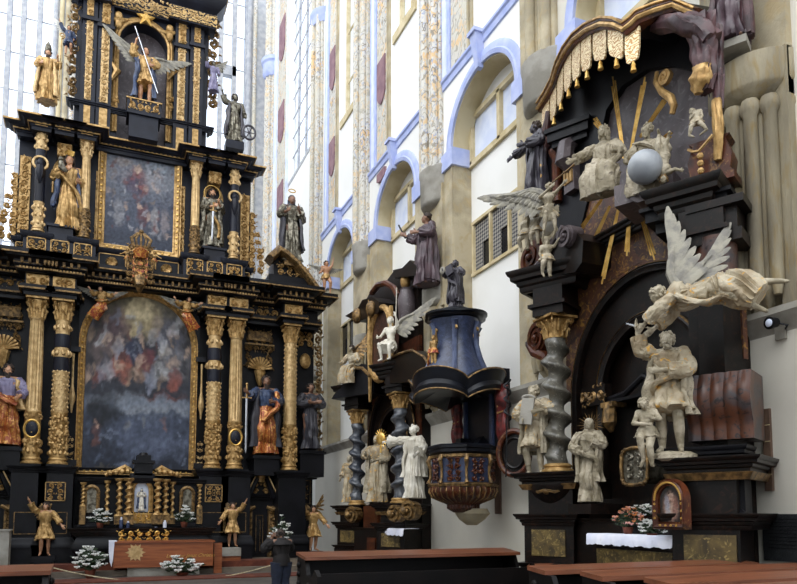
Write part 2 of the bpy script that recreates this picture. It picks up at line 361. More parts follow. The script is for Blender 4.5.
# ------------------------------------------------------------------ figures
def loft(mb,pts,rad,k=9,amp=None,seed=1,seg=44,sub=4,side=None,arc=None,thick=0,swirl=1.2):
    """drapery along a path: pts centres, rad [(rx,ry)], amp fold depth per point; side = direction of the rx axis"""
    rd=random.Random(seed); ph=[rd.random()*6.28 for _ in range(6)]; amp=amp or [.05]*len(pts); k2=k+rd.choice((3,4,5)); k3=rd.choice((2,3))
    P=[V(p) for p in pts]; n=len(P); rs=[]; ins=[]
    for i in range((n-1)*sub+1):
        u=i/sub; a=min(int(u),n-2); t=u-a; t_=t*t*(3-2*t)
        p0,p1,p2,p3=P[max(a-1,0)],P[a],P[a+1],P[min(a+2,n-1)]
        p=.5*((2*p1)+(p2-p0)*t+(2*p0-5*p1+4*p2-p3)*t*t+(3*p1-p0-3*p2+p3)*t**3)
        d=.5*((p2-p0)+(4*p0-10*p1+8*p2-2*p3)*t+(9*p1-3*p0-9*p2+3*p3)*t*t); d=d.normalized() if d.length>1e-6 else (p2-p1).normalized()
        rx=rad[a][0]*(1-t_)+rad[a+1][0]*t_; ry=rad[a][1]*(1-t_)+rad[a+1][1]*t_; am=amp[a]*(1-t_)+amp[a+1]*t_
        sd=V(side) if side else V((1,0,0)); s_=sd-d*sd.dot(d); s_=s_.normalized() if s_.length>.05 else V((0,1,0)); nn=d.cross(s_)
        rg=[]; ri=[]; U=u/(n-1)
        m=seg if not arc else seg+1
        for j in range(m):
            th=(2*pi*j/seg) if not arc else arc[0]+(arc[1]-arc[0])*j/seg
            f=sin(k*th+ph[0]+swirl*U*2)*.5+sin(k2*th+ph[1]-swirl*2.3*U)*.3+sin(k3*th+ph[2]+3*U)*.35
            f=1-abs(f)*1.6 if True else f
            q=1+am*f+am*.25*sin(18*U+ph[3]+2*th)
            o=s_*(rx*q*cos(th))+nn*(ry*q*sin(th)); rg.append(p+o)
            if arc: ri.append(p+o*(1-thick/max(rx,.01)))
        rs.append(rg+ri[::-1] if arc else rg)
    mb.rings(rs)
J0=dict(head=(0,-.012,.93),neck=(0,0,.855),chest=(0,0,.745),waist=(0,0,.63),pelvis=(0,0,.54),ls=(-.115,0,.815),rs=(.115,0,.815),le=(-.165,.01,.655),re=(.165,.01,.655),lw=(-.15,-.09,.53),rw=(.15,-.09,.53),
 lh=(-.055,0,.51),rh=(.055,0,.51),lk=(-.06,-.02,.28),rk=(.065,-.01,.28),la=(-.065,.01,.045),ra=(.075,0,.045),lt=(-.08,-.09,.02),rt=(.1,-.1,.02))
def hand(mb,w,d,curl,sc,thumb):
    """palm and five unequal fingers from the wrist w along d"""
    w=V(w); d=V(d).normalized(); a=V((0,0,1)) if abs(d.z)<.8 else V((0,-1,0)); s_=(a-d*a.dot(d)).normalized(); nn=d.cross(s_)*thumb
    pc=w+d*.03*sc; mb.cap(w,w+d*.045*sc,.014*sc,.019*sc,8); mb.cap(w+d*.02*sc+s_*.012*sc,w+d*.045*sc+s_*.012*sc,.012*sc,.012*sc,6); mb.cap(w+d*.02*sc-s_*.012*sc,w+d*.045*sc-s_*.012*sc,.012*sc,.012*sc,6)
    for i,(o,L) in enumerate(((-.021,.034),(-.007,.044),(.007,.047),(.021,.042))):
        p=w+d*.05*sc+s_*o*sc; q=p+d*L*.5*sc+nn*curl*.012*sc; e=q+(d*(1-curl*.6)+nn*curl).normalized()*L*.5*sc
        mb.cap(p,q,.0078*sc,.007*sc,6); mb.cap(q,e,.007*sc,.0055*sc,6)
    p=w+d*.018*sc+s_*.018*sc; q=p+(s_*.8+d*.6+nn*.3).normalized()*.028*sc; mb.cap(p,q,.0095*sc,.008*sc,6); mb.cap(q,q+(d*.9+s_*.3+nn*.3).normalized()*.022*sc,.008*sc,.006*sc,6)
def bodymesh(J,H,hy=0,hp=0,fat=1,female=False,hands=(.3,.3),child=1.):
    mb=MB(); g=lambda k:V(J[k]); 
    mb.cap(g('ls'),g('rs'),.042*fat,.042*fat); mb.cap(g('chest')+V((-.04,0,.02)),g('chest')+V((.04,0,.02)),.072*fat,.072*fat,14); mb.cap(g('chest'),g('waist'),.082*fat,.068*fat,14); mb.cap(g('waist'),g('pelvis'),.07*fat,.08*fat,14)
    mb.cap(g('lh'),g('rh'),.066*fat,.066*fat,12); mb.cap(g('chest')+V((0,0,.06)),g('neck'),.045*fat,.032*fat); mb.cap(g('neck'),g('head')-V((0,0,.02)),.031*fat,.03*fat)
    for a in 'lr':
        mb.cap(g(a+'s'),g(a+'e'),.036*fat,.028*fat); mb.cap(g(a+'e'),g(a+'w'),.029*fat,.0185*fat)
        mb.cap(g(a+'h'),g(a+'k'),.062*fat,.04*fat,12); mb.cap(g(a+'k'),g(a+'k')*.55+g(a+'a')*.45,.04*fat,.039*fat); mb.cap(g(a+'k')*.55+g(a+'a')*.45,g(a+'a'),.038*fat,.023*fat); mb.cap(g(a+'a'),g(a+'t'),.024*fat,.017*fat,8)
        d=g(a+'w')-g(a+'e'); hand(mb,g(a+'w'),d,hands[0 if a=='l' else 1],1.12,1 if a=='l' else -1)
    Rh=Matrix.Rotation(R(hy),3,'Z')@Matrix.Rotation(R(hp),3,'X'); h=g('head'); c=child
    def e(o,r): mb.ell(h+Rh@V(o)*c,tuple(x*c for x in r),12,8,Rh)
    e((0,.006,.012),(.05,.06,.055)); e((0,-.012,-.02),(.04,.043,.045)); e((0,-.055,-.012),(.0095,.014,.017)); e((0,-.05,-.003),(.007,.012,.02)); e((0,-.04,-.045),(.018,.018,.014)); e((0,-.05,-.031),(.016,.01,.006))
    e((-.018,-.047,.008),(.014,.01,.005)); e((.018,-.047,.008),(.014,.01,.005)); e((-.018,-.046,-.002),(.008,.007,.006)); e((.018,-.046,-.002),(.008,.007,.006)); e((-.051,.005,-.004),(.008,.012,.018)); e((.051,.005,-.004),(.008,.012,.018)); e((-.024,-.034,-.018),(.014,.014,.014)); e((.024,-.034,-.018),(.014,.014,.014))
    mb.v=[(a*H,b*H,c_*H) for a,b,c_ in mb.v]; return mb,Rh
def hairmesh(J,H,Rh,style,c=1.,seed=3):
    mb=MB(); h=V(J['head']); rd=random.Random(seed)
    def e(o,r,n=8): mb.ell(h+Rh@V(o)*c,tuple(x*c for x in r),n,5,Rh)
    if style in('short','curly','long','beard','hood'):
        e((0,.018,.026),(.056,.06,.056),14)
    if style=='hood': e((0,.03,-.02),(.062,.055,.075),14); e((0,.03,-.08),(.075,.055,.05),14)
    nn={'curly':46,'long':40,'short':26,'beard':40}.get(style,0)
    for i in range(nn):
        a=rd.uniform(0,2*pi); z=rd.uniform(-.02,.075) if style!='long' else rd.uniform(-.09,.075); q=math.sqrt(max(0,1-((z-.02)/.062)**2)) if z>0 else .95
        x=.056*q*cos(a); y=.018+.06*q*sin(a)
        if y<-.028 and z<.03: continue
        e((x,y,z),(.014,.014,.017 if style!='long' else .03),6)
    if style=='beard':
        for i in range(22):
            a=rd.uniform(-1,1); z=rd.uniform(-.1,-.03); e((.03*a*(1+z*4+.2),-.034-.012*(1-a*a),z),(.011,.011,.018),6)
    mb.v=[(a*H,b*H,d*H) for a,b,d in mb.v]; return mb
def wing(mb,root,d,e,S,nf=9,seed=1,layers=3):
    root=V(root); d=V(d).normalized(); e=V(e).normalized(); nrm=d.cross(e).normalized()
    arm=[root+d*S*.55*t+e*(-S*.10*sin(pi*t)) for t in (0,.25,.5,.75,1)]; mb.tube(arm,[S*.05,S*.055,S*.05,S*.04,S*.02],7)
    for L in range(layers):
        m=nf+L*2; sc=(1,.62,.34)[L]
        for i in range(m):
            t=(i+.5)/m; p=root+d*S*.55*t+e*(-S*.10*sin(pi*t))+nrm*S*(.012*L+.006*(i%2)); q=(e*(1-t**1.3)+d*(t**1.3*1.15)).normalized()
            ln=S*(.34+.28*t)*sc; wd=S*.052*(1-.15*L); sd=q.cross(nrm).normalized()
            rs=[]
            for u,ww in ((0,.4),(.25,.9),(.6,1.),(.85,.8),(1,.25)):
                c=p+q*ln*u+nrm*S*.02*u*u; rs.append([c-sd*wd*ww,c+nrm*S*.014,c+sd*wd*ww,c-nrm*S*.01])
            mb.rings(rs)
def figure(name,label,cat,fr,base,H,face=0,J=None,body='statue',hair='hair',style='curly',robe='statue',skirt='long',torso=True,sleeve=True,mantle=None,sash=None,upper=None,hy=0,hp=0,seed=1,fat=1.,wings=None,wmat='feather',hands=(.3,.3),child=1.,flare=1.,group=None,skirtpath=None,plinth=None,pm='black'):
    T=Thing(name,label,cat,fr,base,face,group); jj=dict(J0); jj.update(J or {}); g=lambda k:V(jj[k])
    mb,Rh=bodymesh(jj,H,hy,hp,fat,hands=hands,child=child); o=part(T,'body',mb,body,local=True)
    r=o.modifiers.new('skin','REMESH'); r.mode='VOXEL'; r.voxel_size=H*.0088; r.use_smooth_shade=True
    sm=o.modifiers.new('soft','SMOOTH'); sm.factor=.5; sm.iterations=2
    if style!='bald': part(T,'hair' if style!='hood' else 'hood',hairmesh(jj,H,Rh,style,child,seed),hair,local=True)
    rb=MB()
    sc=lambda p:tuple(x*H for x in p); scr=lambda l:[(a*H*fat,b*H*fat) for a,b in l]
    mk=(g('lk')+g('rk'))/2; ma=(g('la')+g('ra'))/2; w_,p_=g('waist'),g('pelvis')
    if skirtpath: 
        loft(rb,[sc(p) for p,_,_ in skirtpath],scr([(a,b) for _,a,b in skirtpath]),9,[.05]+[.2]*(len(skirtpath)-1),seed,48,5)
    elif skirt=='long':
        loft(rb,[sc(w_),sc(p_),sc(mk*.6+p_*.4),sc(mk),sc(V((ma.x,ma.y-.005,ma.z+.12))),sc(V((ma.x,ma.y-.01,.012)))],scr([(.08,.07),(.096,.086),(.104*flare,.098),(.11*flare,.105),(.12*flare,.112),(.138*flare,.125)]),9,[.05,.12,.19,.24,.27,.3],seed,72,5)
    elif skirt=='tunic':
        kz=mk.z+.03; q=p_*.5+mk*.5
        loft(rb,[sc(w_),sc(p_),sc(q),sc(V((mk.x,mk.y,kz)))],scr([(.08,.07),(.098,.086),(.112*flare,.1),(.128*flare,.115)]),9,[.05,.14,.25,.34],seed,64,5)
    elif skirt=='loin':
        loft(rb,[sc(w_-V((0,0,.02))),sc(p_),sc(p_-V((0,0,.09)))],scr([(.085,.075),(.105,.09),(.12,.1)]),7,[.05,.12,.22],seed,40,4)
    ub=MB() if upper else rb
    if torso:
        c_=g('chest'); n_=g('neck')
        loft(ub,[sc(w_-V((0,0,.015))),sc(c_),sc(c_+V((0,0,.055))),sc(n_-V((0,0,.025))),sc(n_-V((0,0,.008)))],scr([(.084,.075),(.11,.085),(.13,.078),(.075,.055),(.036,.036)]),8,[.08,.14,.13,.08,.02],seed+5,52,5)
    if sleeve:
        for i,a in enumerate('lr'):
            s0,s1,s2=g(a+'s'),g(a+'e'),g(a+'w'); e2=s1*.25+s2*.75
            loft(ub,[sc(s0+(s0-s1)*.12),sc(s0*.5+s1*.5),sc(s1),sc(e2)],scr([(.045,.045),(.05,.052),(.046,.05),(.047 if sleeve!='wide' else .07,.05 if sleeve!='wide' else .085)]),5,[.1,.24,.22,.28],seed+9+i,30,6,swirl=5,side=(0,1,0))
    if rb.v: part(T,'robe',rb,robe,local=True,ang=60)
    if upper: part(T,'bodice',ub,upper,local=True,ang=60)
    if mantle:
        mm=MB(); mt,hem=mantle[0],mantle[1]; z=lambda t:.84+(hem-.84)*t
        loft(mm,[sc((0,.0,z(t))) for t in (0,.08,.3,.6,1)],[(a*H,b*H) for a,b in ((.07,.06),(.13,.09),(.145,.12),(.15*flare,.14),(.165*flare,.155))],8,[.08,.14,.2,.26,.32],seed+20,54,5,arc=(R(138),R(402)),thick=.02*H)
        part(T,'mantle',mm,mt,local=True,ang=60)
    if sash:
        mm=MB(); pts=sash[1]; loft(mm,[sc(p) for p in pts],[((.035 if len(sash)<3 else sash[2])*H,(.022 if len(sash)<3 else sash[2]*.5)*H)]*len(pts),5,[.25]*len(pts),seed+30,22,5,side=(.3,1,.2),swirl=4); part(T,'sash',mm,sash[0],local=True,ang=60)
    if wings:
        for (rt_,d,e,Sz) in wings:
            mm=MB(); wing(mm,sc(rt_),d,e,Sz*H,seed=seed); part(T,'wing',mm,wmat,local=True)
    if plinth:
        mm=MB(); a,b=plinth; mm.box(-a/2,a/2,-a/2.6,a/2.6,-b,0); part(T,'plinth',mm,pm,local=True)
    T.J=jj; T.H=H; return T
def px_figure(name,label,cat,fr,x,y,ytop,w,**k):
    """figure standing at photo column x with feet at y and head top at ytop, w metres off the frame"""
    p=fr.P(x,y,w); H=(fr.px(x,ytop,w)[1]-p.z)/.995; return figure(name,label,cat,fr,p,H,**k)
def bouquet(name,label,fr,x,y0,y1,wpx,w,seed,zf=None,vase='terracotta',pet='petal',low=False,group=None,leafk=1.):
    p=fr.P(x,y0,w); k=fr.k(x,y0,w); H=(y0-y1)*k; Wd=wpx*k/2; p=V((p.x,p.y,p.z if zf is None else zf)); T=Thing(name,label,'flowers',fr,p,group=group or 'flower arrangements at the altars'); rd=random.Random(seed)
    a=MB(); vz=H*(.14 if low else .26); vr=Wd*(.35 if low else .28); a.lathe(0,0,[(vr*.6,0),(vr*.75,vz*.1),(vr,vz*.7),(vr*1.05,vz),(vr*.9,vz)],14); part(T,'vase',a,vase,local=True)
    st=MB(); bl=MB(); n=64
    for i in range(n):
        an=rd.uniform(0,2*pi); q=math.sqrt(rd.random()); z=vz+(H-vz)*rd.uniform(.1,1)*(1-.45*q*q); x_=Wd*q*cos(an)*(1 if low else (1-.55*(z/H)**2)); y_=Wd*.7*q*sin(an)
        st.tube([(0,0,vz*.8),(x_*.5,y_*.5,vz+(z-vz)*.6),(x_,y_,z)],[H*.006]*3,4)
        for _ in range(3):
            b=rd.uniform(0,2*pi); L=Wd*.3*leafk; t=rd.uniform(.4,1); c=V((x_*t,y_*t,vz+(z-vz)*t)); d=V((cos(b),sin(b),rd.uniform(-.4,.6))); st.tube([c,c+d*L*.5,c+d*L],[L*.05,L*.17,L*.03],4,.3)
        if i%3!=2:
            r=min(H,Wd)*rd.uniform(.12,.2); c=V((x_,y_,z)); bl.ell(c,r*.4,6,4)
            for j in range(6):
                b=2*pi*j/6; d=V((cos(b),sin(b)*.8,.35)); bl.tube([c,c+d*r*.6,c+d*r],[r*.1,r*.34,r*.12],4,.5)
    part(T,'foliage',st,'leaf',local=True); part(T,'blossoms',bl,pet,local=True); return T
def painting(name,label,fr,x0,x1,z0,z1,w,strokes,bg,seed,arch=0.,fw_=.15,fmat='gold',nx=90,nz=130,fd=.12,cell=None):
    """strokes: (u,v,ru,rv,angle,colour,strength) in 0..1 canvas units"""
    T=Thing(name,label,'painting',fr,((x0+x1)/2,-w,z0)); rd=random.Random(seed); xc=(x0+x1)/2; hw=(x1-x0)/2
    def top(x): 
        if not arch: return z1
        t=min(1,abs(x-xc)/hw); return z1-arch*(1-math.sqrt(max(0,1-t*t)))
    vs=[];cols=[]; st=[(u,v,ru,rv,cos(R(a)),sin(R(a)),lin(c),s_) for u,v,ru,rv,a,c,s_ in strokes]
    for j in range(nz+1):
        for i in range(nx+1):
            u=i/nx; v=j/nz; X=x0+(x1-x0)*u; zt=top(X); Z=z0+(zt-z0)*v; vs.append((X,-w,Z))
            vv=(Z-z0)/(z1-z0); n1=noise.fractal(V((u*9,vv*12,seed)),.8,2,5); n2=noise.fractal(V((u*9+9,vv*12,seed+3)),.8,2,5); uu=u+.05*n1; v2=vv+.045*n2
            for a in range(len(bg)-1):
                if bg[a][0]<=v2<=bg[a+1][0] or a==len(bg)-2:
                    t=min(1,max(0,(v2-bg[a][0])/(bg[a+1][0]-bg[a][0]))); c0=lin(bg[a][1]); c1=lin(bg[a+1][1]); c=[c0[k]*(1-t)+c1[k]*t for k in range(3)]; break
            for (su,sv,ru,rv,ca,sa,cc,ss) in st:
                du=uu-su; dv=v2-sv; a=(du*ca+dv*sa)/ru; b=(-du*sa+dv*ca)/rv; q=a*a+b*b
                if q<3:
                    f=min(1,1.05*ss*math.exp(-.9*q**3)*(.85+.5*n2)); c=[c[k]*(1-f)+cc[k]*f for k in range(3)]
            n3=.95+.45*noise.fractal(V((u*26,vv*34,seed)),1,2,3); L_=.3*c[0]+.5*c[1]+.2*c[2]; c=[k_*.72+L_*.28 for k_ in c]; cols.append((max(0,c[0]*n3),max(0,c[1]*n3),max(0,c[2]*n3),1))
    fs=[(j*(nx+1)+i,j*(nx+1)+i+1,(j+1)*(nx+1)+i+1,(j+1)*(nx+1)+i) for j in range(nz) for i in range(nx)]
    b0=len(vs); ring=[i for i in range(nx+1)]+[j*(nx+1)+nx for j in range(1,nz+1)]+[nz*(nx+1)+i for i in range(nx-1,-1,-1)]+[j*(nx+1) for j in range(nz-1,0,-1)]
    for i in ring: vs.append((vs[i][0],vs[i][1]+.04,vs[i][2])); cols.append((.02,.015,.01,1))
    for a in range(len(ring)): c=(a+1)%len(ring); fs.append((ring[c],ring[a],b0+a,b0+c))
    fs.append(tuple(range(b0+len(ring)-1,b0-1,-1)))
    mb=MB(); mb.v=vs; mb.f=fs; o=part(T,'canvas',mb,'oil',ang=60); at=o.data.color_attributes.new('paint','FLOAT_COLOR','POINT'); at.data.foreach_set('color',[x for c in cols for x in c])
    f=MB(); 
    if arch: path=[(x0,-w,z0),(x0,-w,z1-arch)]+arcpts(xc,z1-arch,hw,arch,pi,0,28,-w)[1:-1]+[(x1,-w,z1-arch),(x1,-w,z0)]
    else: path=[(x0,-w,z0),(x0,-w,z1),(x1,-w,z1),(x1,-w,z0)]
    q=fw_; prof=[(0,.02),(0,-.03),(.15*q,-fd*.4),(.25*q,-fd*.35),(.4*q,-fd*.7),(.7*q,-fd),(.85*q,-fd*.7),(q,-fd*.8),(q,.06)]
    f.sweep(path,(0,1,0),[(-a,b) for a,b in prof],closed=True); fo=part(T,'frame',f,fmat)
    g=MB(); rdx=0
    P=path+[path[0]]; 
    for a,b in zip(P,P[1:]):
        a,b=V(a),V(b); L=(b-a).length; k=max(1,int(L/(q*.8)))
        for i in range(k):
            c=a+(b-a)*((i+.5)/k); sd=V((0,1,0)).cross((b-a).normalized()); c=c-sd*q*.5; g.ell((c.x,c.y-fd*.85,c.z),q*.2,5,3)
    part(T,'bead_trim',g,'goldbright',parent=fo); return T
# ================================================================== SETTING
ZT=30.
def bar(mb,x0,x1,z0,z1,w0,w1): mb.box(x0,x1,-w0,-w1,z0,z1)
m=MB(); m.box(-9,9.5,-14,38,-.3,0); struct('floor',Frame((0,0,0),0),m,'floor')
m=MB(); m.box(-8.6,-8,-14,38,0,15); struct('wall_left',Frame((0,0,0),0),m,'white')
m=MB(); m.box(-8.6,9,-14.5,-14,0,18); struct('wall_back',Frame((0,0,0),0),m,'white')
# nave wall, bay by bay: opening [Ya,Yb] along the nave
BAYS=[(7.15,10.1),(12.1,15.05),(17.3,20.25),(22.5,25.45)]
EDGE=[4.,11.1,16.2,21.4,26.9]; ZS,ZR=10.9,1.3; WL=.5
wn=0
for k,(ya,yb) in enumerate(BAYS):
    e0,e1=EDGE[k],EDGE[k+1]; x0,x1,xa,xb=-e0,-e1,-ya,-yb; xc=(xa+xb)/2; hw=(xa-xb)/2
    lo='whitelow' if k==0 else 'white'
    m=MB(); arc=[(p[0],p[2]) for p in arcpts(xc,ZS,hw,ZR,pi,0,24,0)]
    m.prism([(x1,0),(x1,16.3),(x0,16.3),(x0,0),(xa,0)]+arc[::-1]+[(xb,0)],0,WL)
    wy0,wy1=ya-.1,yb-1.35
    m.box(x1,-wy1,0,WL,16.3,ZT); m.box(-wy0,x0,0,WL,16.3,ZT); m.box(-wy1,-wy0,0,WL,ZT-1,ZT)
    struct('wall_right',WALL,m,lo)
    # reveal lining
    m=MB(); m.sweep([(xb,0,ZS)]+[(a,0,b) for a,b in arc[1:-1]]+[(xa,0,ZS)],(0,1,0),[(-.0,-.005),(.03,-.005),(.03,WL),(0,WL)]); struct('trim_%d'%(10+k),WALL,m,'beige')
    m=MB(); m.box(xb,xb+.03,0,WL,0,ZS-.45); m.box(xb-.62,xb-.0,-.03,0,0,ZS-.45); m.box(xa-.03,xa,0,WL,0,ZS-.45); m.box(xa,xa+.6,-.03,0,0,ZS-.45); struct('trim_%d'%(20+k),WALL,m,'stone')
    # blue springing blocks
    m=MB(); m.box(xb-.64,xb+.1,-.09,WL,ZS-.45,ZS); m.box(xa-.1,xa+.6,-.09,WL,ZS-.45,ZS); struct('trim_%d'%(30+k),WALL,m,'blue')
    # archivolt, string course, keystone
    m=MB(); m.sweep([(xb,0,ZS)]+[(a,0,b) for a,b in arc[1:-1]]+[(xa,0,ZS)],(0,1,0),[(0,0),(0,-.07),(-.1,-.09),(-.13,-.06),(-.26,-.06),(-.3,-.03),(-.3,0)]); struct('trim_%d'%(40+k),WALL,m,'blue')
    m=MB(); m.sweep([(x1+.2,0,12.68),(x0-.2,0,12.68)],(0,0,1),[(0,0),(-.04,.02),(-.05,.17),(-.09,.21),(-.09,.27),(0,.28)]); struct('trim_%d'%(50+k),WALL,m,'blue')
    m=MB(); m.add([(xc-.07,-.14,12.1),(xc+.07,-.14,12.1),(xc+.07,0,12.1),(xc-.07,0,12.1),(xc-.14,-.26,12.95),(xc+.14,-.26,12.95),(xc+.14,0,12.95),(xc-.14,0,12.95)],[(0,3,2,1),(4,5,6,7),(0,1,5,4),(1,2,6,5),(2,3,7,6),(3,0,4,7)]); m.box(xc-.17,xc+.17,-.3,0,12.9,12.99); struct('trim_%d'%(60+k),WALL,m,'blue')
    # infill of the arch with its window
    g=lambda px_,py_: WALL.px(px_,py_,-WL)[1]
    zb,zt=g(469,169),g(471,121); zt2=zt; xf0,xf1=xb+.12,xa-.12
    m=MB(); m.box(xb,xa,WL,WL+.3,0,zb); m.prism([(xb,zt),(xa,zt)]+[(a,b+.05) for a,b in arc[::-1] if b>zt],WL,WL+.3); m.box(xb,xf0,WL,WL+.3,zb,zt); m.box(xf1,xa,WL,WL+.3,zb,zt)
    if k==1 or k==3: 
        zg0,zg1=g(472,276)+.02,g(470,229); xg0,xg1=xb+.15,xa-.3
        m=MB(); m.box(xb,xa,WL,WL+.3,0,zg0); m.box(xb,xa,WL,WL+.3,zg1,zb); m.box(xb,xg0,WL,WL+.3,zg0,zg1); m.box(xg1,xa,WL,WL+.3,zg0,zg1)
        m.prism([(xb,zt),(xa,zt)]+[(a,b+.05) for a,b in arc[::-1] if b>zt],WL,WL+.3); m.box(xb,xf0,WL,WL+.3,zb,zt); m.box(xf1,xa,WL,WL+.3,zb,zt)
    struct('wall_right',WALL,m,lo)
    if k==1 or k==3:
        wn+=1; f=MB(); n=3; q=.07
        for i in range(n+1): x=xg0+(xg1-xg0)*i/n; f.box(x-q/2,x+q/2,WL-.05,WL+.08,zg0,zg1)
        f.box(xg0-.06,xg1+.06,WL-.06,WL+.08,zg0-.08,zg0); f.box(xg0-.06,xg1+.06,WL-.06,WL+.08,zg1,zg1+.08)
        W=struct('window_%d'%wn,WALL,f,'beigeframe')
        for i in range(n):
            a=xg0+(xg1-xg0)*i/n+q/2; b=xg0+(xg1-xg0)*(i+1)/n-q/2; h=zg1-zg0
            l=MB(); l.box(a,b,WL+.02,WL+.05,zg0+h*.55,zg1); l.box(a,a+(b-a)*.45,WL+.02,WL+.05,zg0,zg0+h*.55)
            o=bpy.data.objects.new('lattice',mesh('lattice',l,'lattice' if k==1 else 'dark')); COL.objects.link(o); o.parent=W
            d=MB(); d.box(a+(b-a)*.45,b,WL+.06,WL+.12,zg0,zg0+h*.55); o=bpy.data.objects.new('casement',mesh('casement',d,'dark')); COL.objects.link(o); o.parent=W
            d=MB(); d.box(a,b,WL+.16,WL+.2,zg0,zg1); o=bpy.data.objects.new('backing',mesh('backing',d,'dark')); COL.objects.link(o); o.parent=W
    wn+=1; f=MB(); q=.13; f.box(xb,xa,WL-.08,WL+.1,zb-q*.6,zb+q*.5); f.box(xb,xa,WL-.08,WL+.1,zt-q*.5,zt+q*.5)
    for i in range(3): x=xf0+(xf1-xf0)*i/2; f.box(x-q/2,x+q/2,WL-.08,WL+.1,zb,zt)
    W=struct('window_%d'%wn,WALL,f,'beigeframe'); gl=MB(); gl.box(xf0,xf1,WL+.03,WL+.05,zb,zt); o=bpy.data.objects.new('pane',mesh('pane',gl,'bluewhite')); COL.objects.link(o); o.parent=W
    # clerestory: blue-white strip, floral pilaster strip, stone edge, window
    z0=12.98; m=MB(); m.box(-yb-.62,-yb-.42,-.05,0,z0,ZT); m.box(-yb-.22,-yb-.05,-.05,0,z0,ZT); struct('trim_%d'%(70+k),WALL,m,'blue')
    m=MB(); m.box(-yb-.42,-yb-.22,-.08,0,z0,ZT); struct('trim_%d'%(80+k),WALL,m,'bluewhite')
    m=MB(); m.box(-yb,-yb+.85,-.04,0,z0,ZT); struct('trim_%d'%(90+k),WALL,m,'floral')
    m=MB(); m.box(-yb+.88,-yb+.96,-.07,0,z0,ZT); m.box(-yb+1.02,-yb+1.1,-.05,0,z0,ZT); struct('trim_%d'%(100+k),WALL,m,'stone')
    wn+=1; f=MB(); a,b=-wy1,-wy0; f.box(a,b,-.06,.4,16.15,16.42)
    for i in range(3): x=a+(b-a)*i/2; f.box(x-.06,x+.06,.2,.35,16.3,ZT-1)
    for z in range(18,29,2): f.box(a,b,.24,.3,z,z+.05)
    W=struct('window_%d'%wn,WALL,f,'beigeframe'); gl=MB(); gl.box(a,b,.3,.32,16.3,ZT-1); o=bpy.data.objects.new('pane',mesh('pane',gl,'glass')); COL.objects.link(o); o.parent=W
# choir bay beyond the high altar
m=MB(); m.box(-38.,-32.2,0,WL,0,ZT); m.box(-32.2,-28.4,0,WL,0,17.6); m.box(-28.4,-26.9,0,WL,0,ZT); m.box(-32.2,-28.4,0,WL,ZT-1,ZT); struct('wall_right',WALL,m,'white')
wn+=1; f=MB()
for x in (-31.2,-29.9): f.box(x-.06,x+.06,.2,.3,17.6,ZT-1)
for z in range(19,29): f.box(-32.2,-28.4,.2,.24,z,z+.06)
f.box(-32.2,-28.4,-.02,.4,17.5,17.68)
W=struct('window_%d'%wn,WALL,f,'lead'); gl=MB(); gl.box(-32.2,-28.4,.3,.32,17.6,ZT-1); o=bpy.data.objects.new('pane',mesh('pane',gl,'glass')); COL.objects.link(o); o.parent=W
m=MB(); m.box(-34.2,-32.5,-.1,0,9,ZT); struct('trim_120',WALL,m,'floral')
m=MB(); m.box(-35.0,-34.4,-.14,0,9,ZT); m.box(-32.4,-32.25,-.12,0,9,ZT); struct('trim_121',WALL,m,'bluewhite')
# mauve painted bands on the strips
tn=130
for (xp,ys,xx0,xx1,w_) in ((385,((52,88),(165,173)),-20.17,-19.5,.08),(337,((40,72),(131,160)),-25.37,-24.7,.08),(284,((15,46),(98,127),(176,200)),-34.0,-32.8,.14)):
    for ya_,yb_ in ys:
        zt,zb=WALL.px(xp,ya_,w_)[1],WALL.px(xp,yb_,w_)[1]; m=MB(); m.box(xx0,xx1,-w_,0,zb,zt); m.prism([(xx0+(xx1-xx0)*(i/12),zb-(.25*(zt-zb))*sin(pi*i/12)) for i in range(13)],-w_,0); struct('trim_%d'%tn,WALL,m,'mauve'); tn+=1
# ---- clustered piers with consoles and canopies
wp_=lambda p,q,w:WALL.px(p,q,w)[1]
PIERS=[-WALL.px(q,200,.3)[0] for q in (741,533,425,356,312)]; ZL=4.3
for k,y in enumerate(PIERS):
    x=-y; sm=('stonedark','stone')[k] if k<2 else 'paintpier'; c=.3 if k else .12; hf=dict(a0=pi-.02,a1=2*pi+.02)
    m=MB(); m.lathe(x,c,[(.66,10.7),(.66,ZT)],72,.2,14,**hf)
    for i in range(5):
        a=pi+pi*(i+.5)/5; m.lathe(x+.6*cos(a),c+.6*sin(a),[(.11,10.7),(.11,ZT)],10)
    struct('stone_pier',WALL,m,sm)
    m=MB(); m.lathe(x,c,[(.1,9.7),(.5,9.72),(.62,9.78),(.66,9.85),(.68,10.6),(.7,10.66),(.7,10.72),(.6,10.8)],40,**hf); struct('stone_pier',WALL,m,'stonegrey')
    m=MB(); m.prism([(x-.6,7),(x+.6,7),(x+.6,10.2),(x-.6,10.2)],-.1,0); m.lathe(x,.12,[(.2,7.2),(.2,9.8)],16,**hf); struct('stone_pier',WALL,m,'stone')
    m=MB(); zc=7.62 if k else wp_(744,50,.5); m.lathe(x,c,[(.45,zc-.56),(.5,zc-.54),(.62,zc-.44),(.63,zc-.4),(.63,zc-.03),(.61,zc),(.2,zc)],40,**hf); struct('stone_pier',WALL,m,'stonegrey' if k else 'stonedark')
    m=MB(); m.lathe(x,c,[(.3,ZL),(.5,ZL+.25),(.5,zc-.62)],72,.15,11,**hf); n=7
    for i in range(n):
        a=pi+pi*(i+.5)/n; m.lathe(x+.5*cos(a),c+.5*sin(a),[(.05,ZL+.15),(.09,ZL+.35),(.09,zc-.82),(.13,zc-.75),(.13,zc-.68),(.1,zc-.6)],10)
    if k==0: m.box(x-.66,x-.4,-.18,0,ZL,ZS); m.box(x+.4,x+.6,-.13,0,ZL,zc)
    struct('stone_pier',WALL,m,'stone' if k else 'stonedark')
